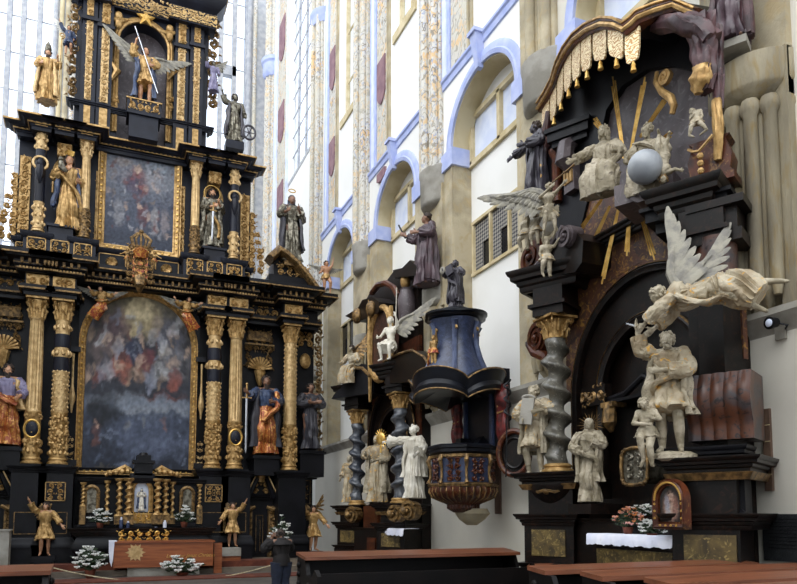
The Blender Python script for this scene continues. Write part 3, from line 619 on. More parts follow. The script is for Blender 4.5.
# blue caps on the choir shafts
m=MB(); m.lathe(-35.6,0,[(.5,8),(.5,ZT)],60,.2,12,a0=pi,a1=2*pi); struct('stone_pier',WALL,m,'paintpier')
m=MB(); z=WALL.px(265,75,.5)[1]; m.lathe(-35.6,0,[(.5,z-.2),(.62,z),(.62,z+.5),(.7,z+.6),(.7,z+.8),(.5,z+.9)],24,a0=pi,a1=2*pi); struct('trim_140',WALL,m,'blue')
m=MB(); z=WALL.px(316,20,.3)[1]; m.lathe(-PIERS[4],.3,[(.66,z-.1),(.7,z),(.7,z+.2),(.76,z+.3),(.76,z+.45),(.6,z+.5)],24,a0=pi,a1=2*pi); struct('trim_141',WALL,m,'blue')
# ---- apse end wall with tall windows
AP=Frame((0,37,0),0); xs=lambda p:AP.px(p,100)[0]
wins=[(-7.4,xs(50)),(-.6,2.9),(xs(207),xs(245))]; m=MB(); c=-9.
for a,b in wins: m.box(c,a,0,.6,0,ZT+6); m.box(a,b,0,.6,0,8.5); m.box(a,b,0,.6,ZT+5,ZT+6); c=b
m.box(c,9.,0,.6,0,ZT+6); struct('wall_front',AP,m,'lead')
for i,(a,b) in enumerate(wins):
    wn+=1; f=MB(); ms=([xs(-20),xs(5),xs(19.5),xs(36)],[.4,1.2,2.],[xs(220.5),xs(234)])[i]
    for x in ms: f.box(x-.11,x+.11,.05,.4,8.5,ZT+5)
    for z in [9+1.9*j for j in range(16)]: f.box(a,b,.2,.25,z,z+.05)
    if i==2: z=AP.px(226,69)[1]; f.box(ms[0]-.1,ms[1]+.1,.05,.4,z-.25,z+.3)
    W=struct('window_%d'%wn,AP,f,'lead'); gl=MB(); gl.box(a,b,.3,.32,8.5,ZT+5); o=bpy.data.objects.new('pane',mesh('pane',gl,'glass')); COL.objects.link(o); o.parent=W
for i,(p0,p1,mt) in enumerate(((50,55,'lead'),(56,61,'beige'),(62,68,'stone'),(69,74,'paintpier'),(246,251,'lead'),(252,256,'paintpier'))):
    m=MB(); m.lathe((xs(p0)+xs(p1))/2,0,[((xs(p1)-xs(p0))/2,6),((xs(p1)-xs(p0))/2,ZT+6)],16); struct('trim_%d'%(150+i),AP,m,mt)
# stone ledge on the nearest wall and a string in the farthest bay
m=MB(); m.box(-26.9,-4.,-.04,WL,0,ZL-.1); struct('wall_right',WALL,m,'whitelow')
for i,(a,b) in enumerate(((-6.9,-4.),(-13.8,-9.9),(-16.9,-13.8),(-26.9,-19.9))): m=MB(); m.sweep([(a,0,ZL),(b,0,ZL)],(0,0,1),[(WL,-.3),(-.04,-.3),(-.06,-.25),(-.2,-.08),(-.2,0),(WL,.2)]); struct('trim_%d'%(160+i),WALL,m,'stonegrey')
m=MB(); 
for zz in (5.2,6.7,8.1): m.box(-5.55,-4.,-.012,0,zz,zz+.02)
m.box(-4.9,-4.88,-.012,0,5.2,6.7); struct('trim_170',WALL,m,'stonegrey')
# ================================================================== HIGH ALTAR (frame ALT: x = world X, w = metres in front of the back board)
def zx(p,q,w): return ALT.px(p,q,w)
HA=Thing('high_altar','monumental black and gold two-tier high altar filling the end of the choir','altar',ALT,(1.05,0,0))
WC=.8
X1,X2,X3,X4,X5=[zx(p,400,WC)[0] for p in (34,60,213.5,235.5,290)]
XC=(X2+X3)/2; d3=(X3-X2)/2; d4=(X4-X1)/2; d5=X5-XC
cols=[XC-d5,XC-d4,XC-d3,XC+d3,XC+d4,XC+d5]
Z=lambda q,p=34,w=WC: zx(p,q,w)[1]
zB,zD,zS,zCp=Z(464),Z(412),Z(319),Z(298)
rC=.5*(zx(42,380,WC)[0]-zx(25.5,380,WC)[0])
zTop=Z(257,34,1.3); zPed1=Z(233,30,.5)
HWX=d5+1.05
# back boards
m=MB(); m.box(XC-HWX,XC+HWX,0,.8,0,zTop-.1); part(HA,'back_board',m,'black')
# ---- lower zone: pedestals
def bothx(a,b): return ((XC+a,XC+b),(XC-b,XC-a))
pdw=WC+.45
for i,cxs in enumerate(cols):
    m=MB(); m.box(cxs-.46,cxs+.46,-pdw,0,1.0,zB-.22); cornice(m,[(cxs-.5,0),(cxs-.5,pdw+.02),(cxs+.5,pdw+.02),(cxs+.5,0)],zB-.28,PC(.2,.09)); cornice(m,[(cxs-.5,0),(cxs-.5,pdw+.02),(cxs+.5,pdw+.02),(cxs+.5,0)],.75,PB(.3,.08)); m.box(cxs-.55,cxs+.55,-pdw-.05,0,0,.8)
    m.box(cxs-.42,cxs+.42,-pdw+.03,0,zB-.24,zB-.02); o=part(HA,'pedestal',m,'black')
    if i in (1,2,3,4):
        if i in(2,3):
            zz0,zz1=Z(501,60,pdw),Z(482,60,pdw); panel(HA,cxs-.27,cxs+.27,zz0,zz1,pdw+.03,'arab',20+i,.17,.025)
        q=MB(); zz0,zz1=1.15,Z(512,60,pdw); 
        for (a,b,c,d) in ((cxs-.34,cxs+.34,zz1-.02,zz1),(cxs-.34,cxs+.34,zz0,zz0+.02),(cxs-.34,cxs-.32,zz0,zz1),(cxs+.32,cxs+.34,zz0,zz1)): q.box(a,b,-pdw-.012,-pdw,c,d)
        part(HA,'gilt_fillet',q,'golddark',parent=o)
# ---- columns
for i,cxs in enumerate(cols):
    orn=i in (2,3); r=rC
    m=MB()
    if i in(1,4): fluted(m,cxs,WC,zD,zS,r*.97)
    else: m.lathe(cxs,-WC,[(r,zD),(r*.99,zD+1),(r*.9,zS)],28)
    col=part(HA,'column',m,'goldpale')
    if i in(0,5): q=MB(); wrapleaf(q,cxs,WC,zD,zS,r*.93,20,11,i,.5); part(HA,'leaf_relief',q,'goldpale',parent=col)
    q=MB(); capital(q,cxs,WC,zS,zCp,r*.9); part(HA,'capital',q,'gold',parent=col)
    q=MB(); q.lathe(cxs,-WC,base_prof(r,zB,.2)+[(r*1.03,zB+.35),(r*1.0,zB+.5),(r,zD-.08),(r*1.08,zD-.05),(r*1.08,zD),(r,zD)],28)
    zm=zB+.32; 
    if orn or i in (0,5): fruit(q,cxs,WC,zB+.45,zD-.1,r,90 if orn else 60,i,.26); wrapleaf(q,cxs,WC,zB+.2,zB+.5,r,1,10,i,1.)
    else:
        wrapleaf(q,cxs,WC,zB+.22,zB+.55,r,1,10,i,1.); fruit(q,cxs,WC,zB+.55,zB+.7,r,26,i,.24); fruit(q,cxs,WC,zD-.2,zD-.08,r,14,i,.16)
    part(HA,'drum',q,'gold',parent=col)
    if i in(1,4):
        q=MB(); zc=(zB+.7+zD-.2)/2; pts=arcpts(cxs,zc,.2,.26,0,2*pi,24,-WC-r*.95); q.tube(pts,.035,6); part(HA,'medallion_ring',q,'goldbright',parent=col)
        q=MB(); q.ell((cxs,-WC-r*.86,zc),(.19,.08,.25),16); part(HA,'medallion_field',q,'blackblue',parent=col)
        q=MB(); q.ell((cxs,-WC-r*.98,zc+.07),(.06,.05,.08),8); q.ell((cxs,-WC-r*.98,zc-.08),(.11,.05,.1),8); part(HA,'medallion_bust',q,'goldbright',parent=col)
    if orn:
        q=MB(); za,zb=Z(347,60),Z(335,60); q.lathe(cxs,-WC,[(r*.6,za-.12),(r*1.0,za-.03),(r*1.06,(za+zb)/2),(r*1.0,zb),(r*.95,zb)],24); za,zb=Z(370,60),Z(358,60); q.lathe(cxs,-WC,[(r*1.01,za-.05),(r*1.03,za),(r*1.03,zb),(r*1.0,zb)],24); part(HA,'enamel_vase',q,'blackblue',parent=col)
        q=MB(); wrapleaf(q,cxs,WC,zD,Z(370,60),r*.98,10,11,i+5,.5); wrapleaf(q,cxs,WC,Z(334,60),Z(322,60),r*.93,1,9,i+6,.9); wrapleaf(q,cxs,WC,Z(358,60),Z(349,60),r,1,9,i+7,1.); part(HA,'leaf_relief',q,'goldpale',parent=col)
# ---- entablature with break-outs
def pathw(base,over,wide=.5):
    p=[(XC-HWX,base)]
    for a in cols:
        p+=[(a-wide,base),(a-wide,over),(a+wide,over),(a+wide,base)]
    p.append((XC+HWX,base)); q=[p[0]]
    for i in range(1,len(p)):                                   # merge the twin break-outs of neighbouring columns
        if abs(p[i][0]-q[-1][0])<1e-6 and abs(p[i][1]-q[-1][1])<1e-6: continue
        q.append(p[i])
    return [(XC-HWX-.0,0)]+q+[(XC+HWX,0)]
zA=Z(291); zF=Z(277); 
def seg(xa,xb,base,over,wide):
    p=[(xa,base)]
    for a in cols:
        if xa<a<xb: p+=[(a-wide,base),(a-wide,over),(a+wide,over),(a+wide,base)]
    return p+[(xb,base)]
aw=d3-.42
for (xa,xb) in ((XC-HWX,XC-aw),(XC+aw,XC+HWX)):
    pa=[(xa,0)]+seg(xa,xb,.55,WC+.35,.36)+[(xb,0)]
    m=MB(); cornice(m,pa,zCp,[(-.1,0),(0,0),(.0,.1),(.04,.12),(.04,.24),(.1,.3),(.1,zA-zCp),(-.1,zA-zCp)]); cornice(m,pa,zA,[(-.2,0),(-.02,0),(-.02,zF-zA),(-.2,zF-zA)]); part(HA,'architrave',m,'black')
    g=MB(); cornice(g,pa,zA-.06,[(.08,0),(.13,.0),(.13,.05),(.08,.06)]); part(HA,'gilt_fillet',g,'golddark')
    # carved frieze fields
    for a in cols:
        if xa<a<xb: g=MB(); g.box(a-.3,a+.3,-WC-.37,-WC-.33,zA+.06,zF-.02); g.carve(a-.28,a+.28,zA+.07,zF-.03,WC+.37,int(a*10)+50,.26,.24); part(HA,'frieze_panel',g,'gold')
    s=sorted([a for a in cols if xa<a<xb]); gaps=[(xa,s[0])]+list(zip(s,s[1:]))+[(s[-1],xb)]
    for (a,b) in gaps:
        if b-a>1.0:
            g=MB(); g.carve(a+.4,b-.4 if b!=xb and a!=xa else b-.35,zA+.05,zF-.02,.57,int(a*7)+90,.32,.2); part(HA,'frieze_scrollwork',g,'gold')
zK=Z(272,34,1.2)
pk=[(XC-HWX-.1,0)]+seg(XC-HWX-.1,XC+HWX+.1,.75,WC+.5,.5)+[(XC+HWX+.1,0)]
m=MB(); cornice(m,pk,zF,[(-.4,0),(.0,0),(.05,.05),(.05,.13),(.12,.18),(.12,.3),(.3,.36),(.34,.5),(.42,.55),(.42,zTop-zF),(-.9,zTop-zF)],dent=.16,dsz=(.09,.1),dz=.17,do=.08); part(HA,'cornice',m,'black')
g=MB(); cornice(g,pk,zF,[(.05,.055),(.075,.06),(.075,.1),(.05,.11)]); cornice(g,pk,zTop-.05,[(.4,0),(.44,0),(.44,.04),(.4,.05)]); cornice(g,pk,zF+.2,[(1,0),(1,0.001),(1,0)] if 0 else [(.12,0),(.135,0),(.135,.03),(.12,.03)]); part(HA,'gilt_fillet',g,'golddark')
g=MB()
for (x0,w0),(x1,w1) in zip(pk,pk[1:]):
    L=abs(x1-x0)
    if L<.3: continue
    k=int(L/.19)
    for i in range(k): x=x0+(x1-x0)*(i+.5)/k; g.box(x-.035,x+.035,-w0-.22,-w0-.12,zF+.22,zF+.34); g.ell((x,-w0-.2,zF+.2),.035,5,3)
part(HA,'modillion_trim',g,'golddark')
g=MB()
for (x0,w0),(x1,w1) in zip(pk,pk[1:]):
    L=abs(x1-x0)
    if L<.3: continue
    k=int(L/.085)
    for i in range(k): x=x0+(x1-x0)*(i+.5)/k; g.box(x-.024,x+.024,-w0-.09,-w0-.04,zF+.07,zF+.125)
part(HA,'dentil_trim',g,'gold')
# ---- arched main painting
ax0=zx(84,400,.3)[0]; ax1=zx(190,400,.3)[0]; az0=zx(138,469,.3)[1]; az1=zx(140,303,.3)[1]+.0
hw=(ax1-ax0)/2; az1=zx(140,297,.3)[1]
random.seed(5)
st=[(.5,.86,.2,.13,0,'#b09a62',.9),(.5,.93,.12,.07,0,'#d0bb84',.9),(.25,.8,.16,.1,25,'#5b3c46',.8),(.78,.78,.15,.12,-20,'#4d4f60',.8),(.15,.66,.12,.1,0,'#6e5a58',.7),(.86,.62,.14,.1,0,'#7c7a82',.6),
 (.5,.68,.15,.09,10,'#1f2436',.95),(.42,.7,.08,.09,30,'#27304c',.95),(.57,.63,.09,.07,-20,'#7a3038',.9),(.5,.75,.03,.03,0,'#c59c80',.95),(.32,.6,.1,.07,15,'#9a4630',.85),(.36,.55,.07,.06,-35,'#a35434',.9),(.2,.55,.09,.06,0,'#9f97a0',.7),(.12,.51,.07,.05,0,'#7b3a30',.8),(.7,.56,.1,.06,0,'#b0b0b2',.7),(.84,.52,.08,.06,10,'#8c4232',.8),(.6,.52,.07,.05,0,'#7d8296',.8),(.5,.56,.06,.06,0,'#8f6a50',.8),
 (.72,.7,.05,.05,0,'#b3a79b',.7),(.3,.72,.04,.04,0,'#b49a85',.8),(.2,.74,.035,.035,0,'#bb9b84',.8),(.8,.8,.04,.04,0,'#b0988b',.8),(.66,.86,.05,.04,0,'#99846c',.7),(.35,.88,.05,.04,0,'#8f6f5e',.7),
 (.5,.44,.6,.05,2,'#2c303c',.8),(.3,.4,.3,.035,4,'#5a5a62',.5),(.75,.42,.2,.03,0,'#7a4036',.5),
 (.6,.37,.5,.05,-1,'#7c8798',.75),(.65,.345,.35,.02,2,'#8b9097',.4),(.2,.26,.15,.16,0,'#1c222c',.95),(.12,.33,.08,.06,0,'#1d2129',.95),(.13,.19,.035,.07,0,'#6a3c33',.85),(.13,.245,.02,.02,0,'#b98d74',.9),
 (.62,.3,.25,.03,0,'#4a5566',.8),(.6,.2,.4,.12,0,'#4d5975',.85),(.7,.12,.3,.07,4,'#5a6684',.6),(.55,.27,.03,.035,0,'#8b8f96',.6),(.4,.25,.04,.03,0,'#8f8f92',.5),(.75,.27,.03,.03,0,'#8a5a48',.6),(.9,.22,.08,.06,0,'#333d52',.7)]
for i in range(60):
    u,v=random.random(),random.uniform(.48,.88); c=random.choice(('#8f8f98','#5a2f2c','#b09078','#2a3046','#6d7286','#94765a','#1b1e28','#a8a8ac')); st.append((u,v,random.uniform(.02,.06),random.uniform(.015,.04),random.uniform(0,180),c,.7))
for i in range(50):
    u,v=random.random(),random.uniform(.02,.3); c=random.choice(('#3c4660','#5c6a88','#7684a0','#2e384e')); st.append((u,v,random.uniform(.02,.06),random.uniform(.008,.02),random.uniform(-10,30),c,.5))
painting('altarpiece_painting','tall arched oil painting of a cloudy vision above a blue landscape, between the gilt columns','painting',) if 0 else painting('altarpiece_painting','tall arched oil painting of clouded figures over a blue landscape in the high altar',ALT,ax0,ax1,az0,az1,.3,st,[(0,'#232a3a'),(.28,'#333d54'),(.37,'#56637a'),(.42,'#343a48'),(.6,'#2a282e'),(.8,'#413c3a'),(1,'#6e6244')],4,arch=hw,fw_=.2,fd=.16)
g=MB(); z=zx(80,360,.35)[1]
for s_ in (-1,1):
    x=(ax0+ax1)/2+s_*(hw+.3)
    for (za,zb) in ((zx(75,347,.4)[1],zx(75,352,.4)[1]),(zx(75,460,.4)[1],zx(75,466,.4)[1])): g.box(x-.16,x+.16,-.5,-.1,zb,za)
part(HA,'impost_block',g,'black')
g=MB()
for s_ in (-1,1):
    x=(ax0+ax1)/2+s_*(hw+.34); g.tube([(x,-.42,zx(75,a,.4)[1]) for a in (354,370,385,395,400,405,413)],[.04,.03,.04,.09,.1,.05,.02],8); g.carve(x-.1,x+.1,zx(75,464,.4)[1],zx(75,436,.4)[1],.42,7,.2,.3)
part(HA,'gilt_pendant',g,'goldpale')
# spandrel boards over the arch
m=MB(); ap=[(p[0],p[2]) for p in arcpts((ax0+ax1)/2,az1-hw,hw+.2,hw+.2,0,pi,24,0)]
m.prism([(XC-aw,az1-hw),(XC-aw,zF+.1),(XC+aw,zF+.1),(XC+aw,az1-hw)]+ap,-.28,0); part(HA,'spandrel_board',m,'black')
# keystone cartouche with crown
kx,kz=zx(140,268,1.35); g=MB(); g.box(kx-.22,kx+.22,-1.5,-.7,kz-.35,kz+.3); g.tube([(kx,-1.45,kz+.3),(kx,-1.5,kz+.45),(kx,-1.4,kz+.55)],[.2,.24,.12],8); part(HA,'cartouche',g,'redgold')
g=MB(); g.carve(kx-.4,kx+.4,kz-.55,kz+.7,1.5,11,.2,.25); 
for i in range(7):
    a=pi*i/6; g.tube([(kx+.22*cos(a),-1.5,kz+.62),(kx+.3*cos(a),-1.55,kz+.85),(kx+.1*cos(a),-1.5,kz+1.05)],.04,5)
g.ell((kx,-1.5,kz+1.1),.08,8); g.tube([(kx,-1.4,kz-.35),(kx,-1.5,kz-.6),(kx,-1.4,kz-.8)],[.2,.16,.04],8); part(HA,'crown_carving',g,'golddark')
# ---- side bays: shell niches, cartouches
def shell(mb,x,z,r,w):
    n=11
    for i in range(n):
        a=pi*(i+.5)/n; mb.tube([(x,-w,z),(x+r*.6*cos(a),-w-.12,z+r*.6*sin(a)),(x+r*cos(a),-w-.1,z+r*sin(a))],[.02,r*.09,r*.13],5)
    mb.ell((x,-w-.05,z),r*.16,8)
for s_ in (1,-1):
    a,b=XC+s_*(d4+.42),XC+s_*(d5-.42); xa,xb=min(a,b),max(a,b); xm=(xa+xb)/2
    zz=lambda q:zx(262,q,.1)[1]
    g=MB(); shell(g,xm,zz(370),.42,.1); g.tube([(xm,-.2,zz(372)),(xm,-.22,zz(380)),(xm,-.2,zz(387))],[.2,.14,.04],8); part(HA,'niche_shell',g,'gold')
    g=MB(); g.carve(xa+.02,xb-.02,zz(343),zz(330),.1,31,.3,.2); g.box(xm-.4,xm+.4,-.12,-.05,zz(341),zz(332)); part(HA,'cartouche_carving',g,'golddark')
    g=MB(); g.carve(xa,xa+.3,zz(370),zz(346),.1,33,.28,.2,False); g.carve(xb-.3,xb,zz(370),zz(346),.1,34,.28,.2,False); g.carve(xa,xb,zz(352),zz(346),.1,35,.3,.2); g.box(xa,xb,-.16,-.0,zz(345)-.03,zz(345)+.03); part(HA,'niche_surround',g,'golddark')
    o1,o2=XC+s_*(d5+.42),XC+s_*(HWX-.05); xa,xb=min(o1,o2),max(o1,o2); xm=(xa+xb)/2; zz=lambda q:zx(305,q,.1)[1]
    g=MB(); g.carve(xa,xb,zz(348),zz(330),.1,36,.3,.22); part(HA,'cartouche_carving',g,'gold')
    g=MB(); g.ell((xm,-.1,zz(361)),(.2,.1,.28),12); part(HA,'oval_boss',g,'gold')
    g=MB(); xe=XC+s_*(HWX+.12); g.carve(xe-.16,xe+.16,zz(462),zz(318),.2,37,.3,.24,False); part(HA,'side_openwork',g,'golddark')
    # portal below with broken pediment
    a,b=XC+s_*(d4+.5),XC+s_*(d5-.5); xa,xb=min(a,b),max(a,b); xm=(xa+xb)/2; zz=lambda q:zx(268,q,.6)[1]
    m=MB(); m.box(xa-.1,xb+.1,-.5,0,0,zB-.3); cornice(m,[(xa-.05,.3),(xa-.05,.62),(xb+.05,.62),(xb+.05,.3)],zz(500),PC(.2,.15)); part(HA,'portal_wall',m,'black')
    m=MB()
    for t in (-1,1): m.sweep([(xm+t*(xb-xa)*.56,-.62,zz(497)),(xm+t*.22,-.62,zz(478))][::t] ,(0,1,0),[(0,0),(.0,-.2),(-.1,-.24),(-.14,-.2),(-.14,0)])
    part(HA,'broken_pediment',m,'black'); g=MB()
    for t in (-1,1): g.tube([(xm+t*(xb-xa)*.6,-.86,zz(494)),(xm+t*.22,-.86,zz(477))],.025,5)
    part(HA,'gilt_fillet',g,'goldpale'); g=MB(); g.carve(xm-.35,xm+.35,zz(495),zz(482),.66,40,.24,.22); g.tube([(xm,-.7,zz(482)),(xm,-.75,zz(476)),(xm,-.7,zz(471))],[.12,.14,.04],8); part(HA,'cartouche_carving',g,'gold')
    for xq in (xa+.02,xb-.02):
        g=MB(); g.box(xq-.13,xq+.13,-.7,-.5,zz(562),zz(506)); g.carve(xq-.11,xq+.11,zz(560),zz(508),.71,41,.22,.28,False); g.tube([(xq-.2,-.72,zz(507)),(xq,-.8,zz(510)),(xq+.2,-.72,zz(507))],.06,6); part(HA,'carved_pilaster',g,'golddark')
    m=MB(); m.box(xa+.28,xb-.28,-.53,-.4,.45,zz(515)); o=part(HA,'portal_door',m,'dark'); g=MB(); za,zb=.5,zz(515); q=.015; xl,xr=xa+.3,xb-.3
    g.box(xl,xr,-.55,-.53,zb-q,zb).box(xl,xl+q,-.55,-.53,za,zb).box(xr-q,xr,-.55,-.53,za,zb); g.box(xl+.14,xr-.14,-.55,-.53,zb-.18,zb-.18+q).box(xl+.14,xl+.14+q,-.55,-.53,za,zb-.18); part(HA,'gilt_fillet',g,'golddark',parent=o)
m=MB(); xm=XC+HWX-.5; z_=zx(315,492,.3)[1]; g=MB(); g.carve(xm-.28,xm+.28,z_-.25,z_+.25,.12,45,.2,.2); part(HA,'oval_boss',g,'golddark'); g=MB(); q=.015; g.box(xm-.42,xm+.42,-.03,0,z_-.42,z_-.42+q).box(xm-.42,xm+.42,-.03,0,z_+.4,z_+.4+q).box(xm-.42,xm-.42+q,-.03,0,z_-.42,z_+.4).box(xm+.42-q,xm+.42,-.03,0,z_-.42,z_+.4).box(xm-.42,xm+.42,-.03,0,z_-.55,z_-.55+q).box(xm-.42,xm-.42+q,-.03,0,.6,z_-.55).box(xm+.42-q,xm+.42,-.03,0,.6,z_-.55); part(HA,'gilt_fillet',g,'golddark')
m=MB(); cornice(m,[(XC-HWX-.05,.0),(XC-HWX-.05,.35),(XC+HWX+.05,.35),(XC+HWX+.05,0)],zB-.26,PC(.22,.12)); part(HA,'plinth_moulding',m,'black')
# ---- second storey: pedestal zone
W2=.5; zz=lambda q,p=84,w=W2:zx(p,q,w)[1]
S1,S2,S3,S4=[zx(p,190,W2+.1)[0] for p in (40.5,84.5,195,235.3)]
e3=(S3-S2)/2; e4=(S4-S1)/2; XC2=(S2+S3+S1+S4)/4; s2c=[XC2-e4,XC2-e3,XC2+e3,XC2+e4]; HW2=e4+.66
zP=zz(243); zc0=zz(211); zc1=zz(158); zc2=zz(143); rs=.5*(zx(90,180,W2)[0]-zx(79.8,180,W2)[0])
m=MB(); m.box(XC2-HW2,XC2+HW2,0,.7,zTop-.2,zx(8,107,1.2)[1]-.1); part(HA,'back_board',m,'blackblue')
pz=[(XC2-HW2,0),(XC2-HW2,.25)]
for a in s2c: pz+=[(a-.36,.25),(a-.36,.85),(a+.36,.85),(a+.36,.25)]
pz+=[(XC2+HW2,.25),(XC2+HW2,0)]
m=MB(); cornice(m,pz,zTop-.1,[(-.3,0),(.06,0),(.06,.12),(0,.18),(0,zP-zTop-.1),(.08,zP-zTop-.02),(.1,zP-zTop+.1),(-.3,zP-zTop+.1)]); part(HA,'attic_pedestal',m,'blackblue')
zlo,zhi=zTop+.2,zP-.16
for a in s2c: panel(HA,a-.26,a+.26,zlo,zhi,.87,'arab',int(a*9)+200,.22,.03)
for s_ in (-1,1):
    for (a,b) in ((e3+.42,e3+.42+.38),(e4-.42-.4,e4-.42),(e4+.38,e4+.62)):
        x0,x1=sorted((XC2+s_*a,XC2+s_*b)); panel(HA,x0,x1,zlo,zhi,.28,'arab',int(a*30)+3,.2,.025)
    x0,x1=sorted((XC2+s_*.35,XC2+s_*(e3-.45))); panel(HA,x0,x1,zlo,zhi,.28,'rim',1,.2,.025); xm=(x0+x1)/2+s_*.05
    g=MB(); 
    for i in range(9): g.tube([(xm,-.3,(zlo+zhi)/2),(xm+.16*cos(i*.7),-.36,(zlo+zhi)/2+.16*sin(i*.7))],[.03,.06],5)
    part(HA,'rosette',g,'gold')
# ---- second storey columns
for i,a in enumerate(s2c):
    inner=i in(1,2); m=MB(); w_=W2+.1
    if inner: fluted(m,a,w_,zc0,zc1,rs*.97,48,12)
    else: m.lathe(a,-w_,[(rs,zc0),(rs,zc1)],24)
    col=part(HA,'column',m,'goldpale' if inner else 'blackblue')
    q=MB(); zt=zz(143); capital(q,a,w_,zc1 if inner else zz(146),zt if inner else zz(133),rs*.92); part(HA,'capital',q,'goldpale',parent=col)
    if not inner: q=MB(); wrapleaf(q,a,w_,zz(160),zz(146),rs,2,8,i,1.); q.lathe(a,-w_,[(rs*1.04,zz(160)),(rs*1.05,zz(146))],20); part(HA,'leaf_relief',q,'goldpale',parent=col)
    q=MB(); q.lathe(a,-w_,base_prof(rs,zP+.1,.14)+[(rs*1.03,zP+.3),(rs*1.03,zc0-.04),(rs*1.1,zc0)],24); (fruit(q,a,w_,zP+.5,zc0-.05,rs,60,i,.2),wrapleaf(q,a,w_,zP+.25,zP+.5,rs,1,8,i,.9)) if inner else wrapleaf(q,a,w_,zP+.25,zc0-.04,rs,3,8,i,1.); part(HA,'drum',q,'golddark' if inner else 'goldpale',parent=col)
    if not inner:
        q=MB(); zf=zz(178); q.ell((a,-w_-rs,zf+.12),(.11,.1,.14),10); q.tube([(a,-w_-rs,zf+.02),(a,-w_-rs-.04,zf-.25),(a,-w_-rs,zf-.5)],[.12,.13,.03],8); part(HA,'cherub_relief',q,'blackblue',parent=col)
        q=MB(); q.tube(arcpts(a,zf+.14,.2,.2,0,2*pi,16,-w_-rs+.02),.045,5); part(HA,'halo',q,'goldpale',parent=col)
for s_ in (-1,1):
    x=XC2+s_*(e3-.42); g=MB(); g.box(x-.13,x+.13,-.1,0,zP+.2,zz(163)); g.carve(x-.12,x+.12,zP+.22,zz(164),.1,51,.22,.24,False); part(HA,'gilt_strip',g,'gold')
    x=XC2+s_*(e4+.46); g=MB(); g.box(x-.15,x+.15,-.1,0,zP+.2,zz(150,25)); g.carve(x-.13,x+.13,zP+.22,zz(150,25),.1,52,.24,.24,False); part(HA,'gilt_strip',g,'gold')
    g=MB(); zt=zz(168,20); zb=zP-.1
    for j,(wd,a,b) in enumerate(((.75,0,.22),(.66,.22,.45),(.5,.45,.7),(.3,.7,1))):
        x0,x1=sorted((XC2+s_*(HW2-.06),XC2+s_*(HW2+wd*.72))); g.carve(x0,x1,zb+(zt-zb)*a,zb+(zt-zb)*b,.1,60+j,.26,.34,False)
    g.box(*sorted((XC2+s_*HW2,XC2+s_*(HW2+.1))),-.12,.1,zb,zt); part(HA,'scrollwork_wing',g,'gold')
    # niche canopy + bracket over the side statues
    x=XC2+s_*(e3+e4)/2; g=MB(); g.tube(arcpts(x,zz(170,67),.3,.5,0,pi,14,-.1)+[(x-.3,-.1,zz(190,67))],.05,6); part(HA,'niche_arch',g,'gold')
    g=MB(); g.box(x-.2,x+.2,-.5,0,zz(156,67),zz(144,67)); g.carve(x-.2,x+.2,zz(157,67),zz(144,67),.5,70,.2,.25); part(HA,'canopy',g,'gold')
    g=MB(); g.box(x-.34,x+.34,-.75,-.2,zP-.1,zP+.35); g.box(x-.4,x+.4,-.8,-.2,zP+.3,zP+.38); part(HA,'statue_base',g,'blackblue'); panel(HA,x-.26,x+.26,zlo,zhi,.87,'arab',75,.2,.03); m=MB(); m.box(x-.36,x+.36,-.86,0,zTop-.1,zP+.06); part(HA,'pedestal',m,'blackblue')
# ---- second painting
qx0,qz1=zx(107,149,.15); qx1=zx(175,150,.15)[0]; qz0=zx(106,243.5,.15)[1]
st=[(.45,.7,.16,.15,0,'#8a3a38',.9),(.4,.62,.1,.12,10,'#2f4263',.85),(.45,.84,.05,.04,0,'#c7a58b',.9),(.7,.75,.15,.12,0,'#97959c',.7),(.2,.76,.13,.1,0,'#7d7883',.7),(.75,.9,.15,.06,0,'#8d9aa8',.7),(.25,.9,.15,.05,0,'#9c8f8a',.7),(.3,.55,.2,.05,0,'#5c6270',.7),
 (.2,.35,.07,.14,0,'#8b8b92',.75),(.4,.32,.08,.14,0,'#4b5468',.8),(.55,.36,.09,.12,0,'#6a3030',.75),(.72,.3,.06,.16,0,'#a09a9a',.75),(.88,.3,.06,.14,0,'#8e8285',.7),(.3,.4,.03,.03,0,'#bd9b82',.8),(.5,.46,.03,.03,0,'#b9957d',.8),(.5,.08,.6,.09,0,'#343c4e',.8)]
for i in range(90):
    u,v=random.random(),random.uniform(.15,.97); c=random.choice(('#8d8f99','#6a3436','#a98f82','#303b55','#6a7184','#77665c','#a3a3ac','#40485c')); st.append((u,v,random.uniform(.02,.06),random.uniform(.015,.04),random.uniform(0,180),c,.65))
painting('upper_altar_painting','rectangular oil painting of a crowded heavenly scene in the upper tier, gilt frame',ALT,qx0,qx1,qz0,qz1,.15,st,[(0,'#343c50'),(.4,'#454c60'),(.55,'#565c6e'),(.8,'#777c88'),(1,'#6a7282')],8,fw_=.24,nx=70,nz=100)
# ---- second entablature
z20=zz(133,41,.7); z21=zx(8,107,1.2)[1]
p2=[(XC2-HW2-.05,0),(XC2-HW2-.05,.3)]
mids=sorted(s2c+[XC2-(e3+e4)/2,XC2+(e3+e4)/2])
for a in mids: p2+=[(a-.27,.3),(a-.27,.85),(a+.27,.85),(a+.27,.3)]
p2+=[(XC2+HW2+.05,.3),(XC2+HW2+.05,0)]
m=MB(); h=z21-z20; cornice(m,p2,z20,[(-.3,0),(0,0),(0,.1),(.03,.12),(.03,h*.45),(.08,h*.5),(.08,h*.6),(.2,h*.66),(.24,h*.8),(.34,h*.9),(.34,h),(-.9,h)],dent=.14,dsz=(.07,.07),dz=h*.55,do=.1); part(HA,'cornice',m,'blackblue')
g=MB(); cornice(g,p2,z21-.05,[(.33,0),(.36,0),(.36,.05),(.33,.05)]); cornice(g,p2,z20+h*.5,[(.08,0),(.11,0),(.11,.05),(.08,.05)]); part(HA,'gilt_fillet',g,'gold')
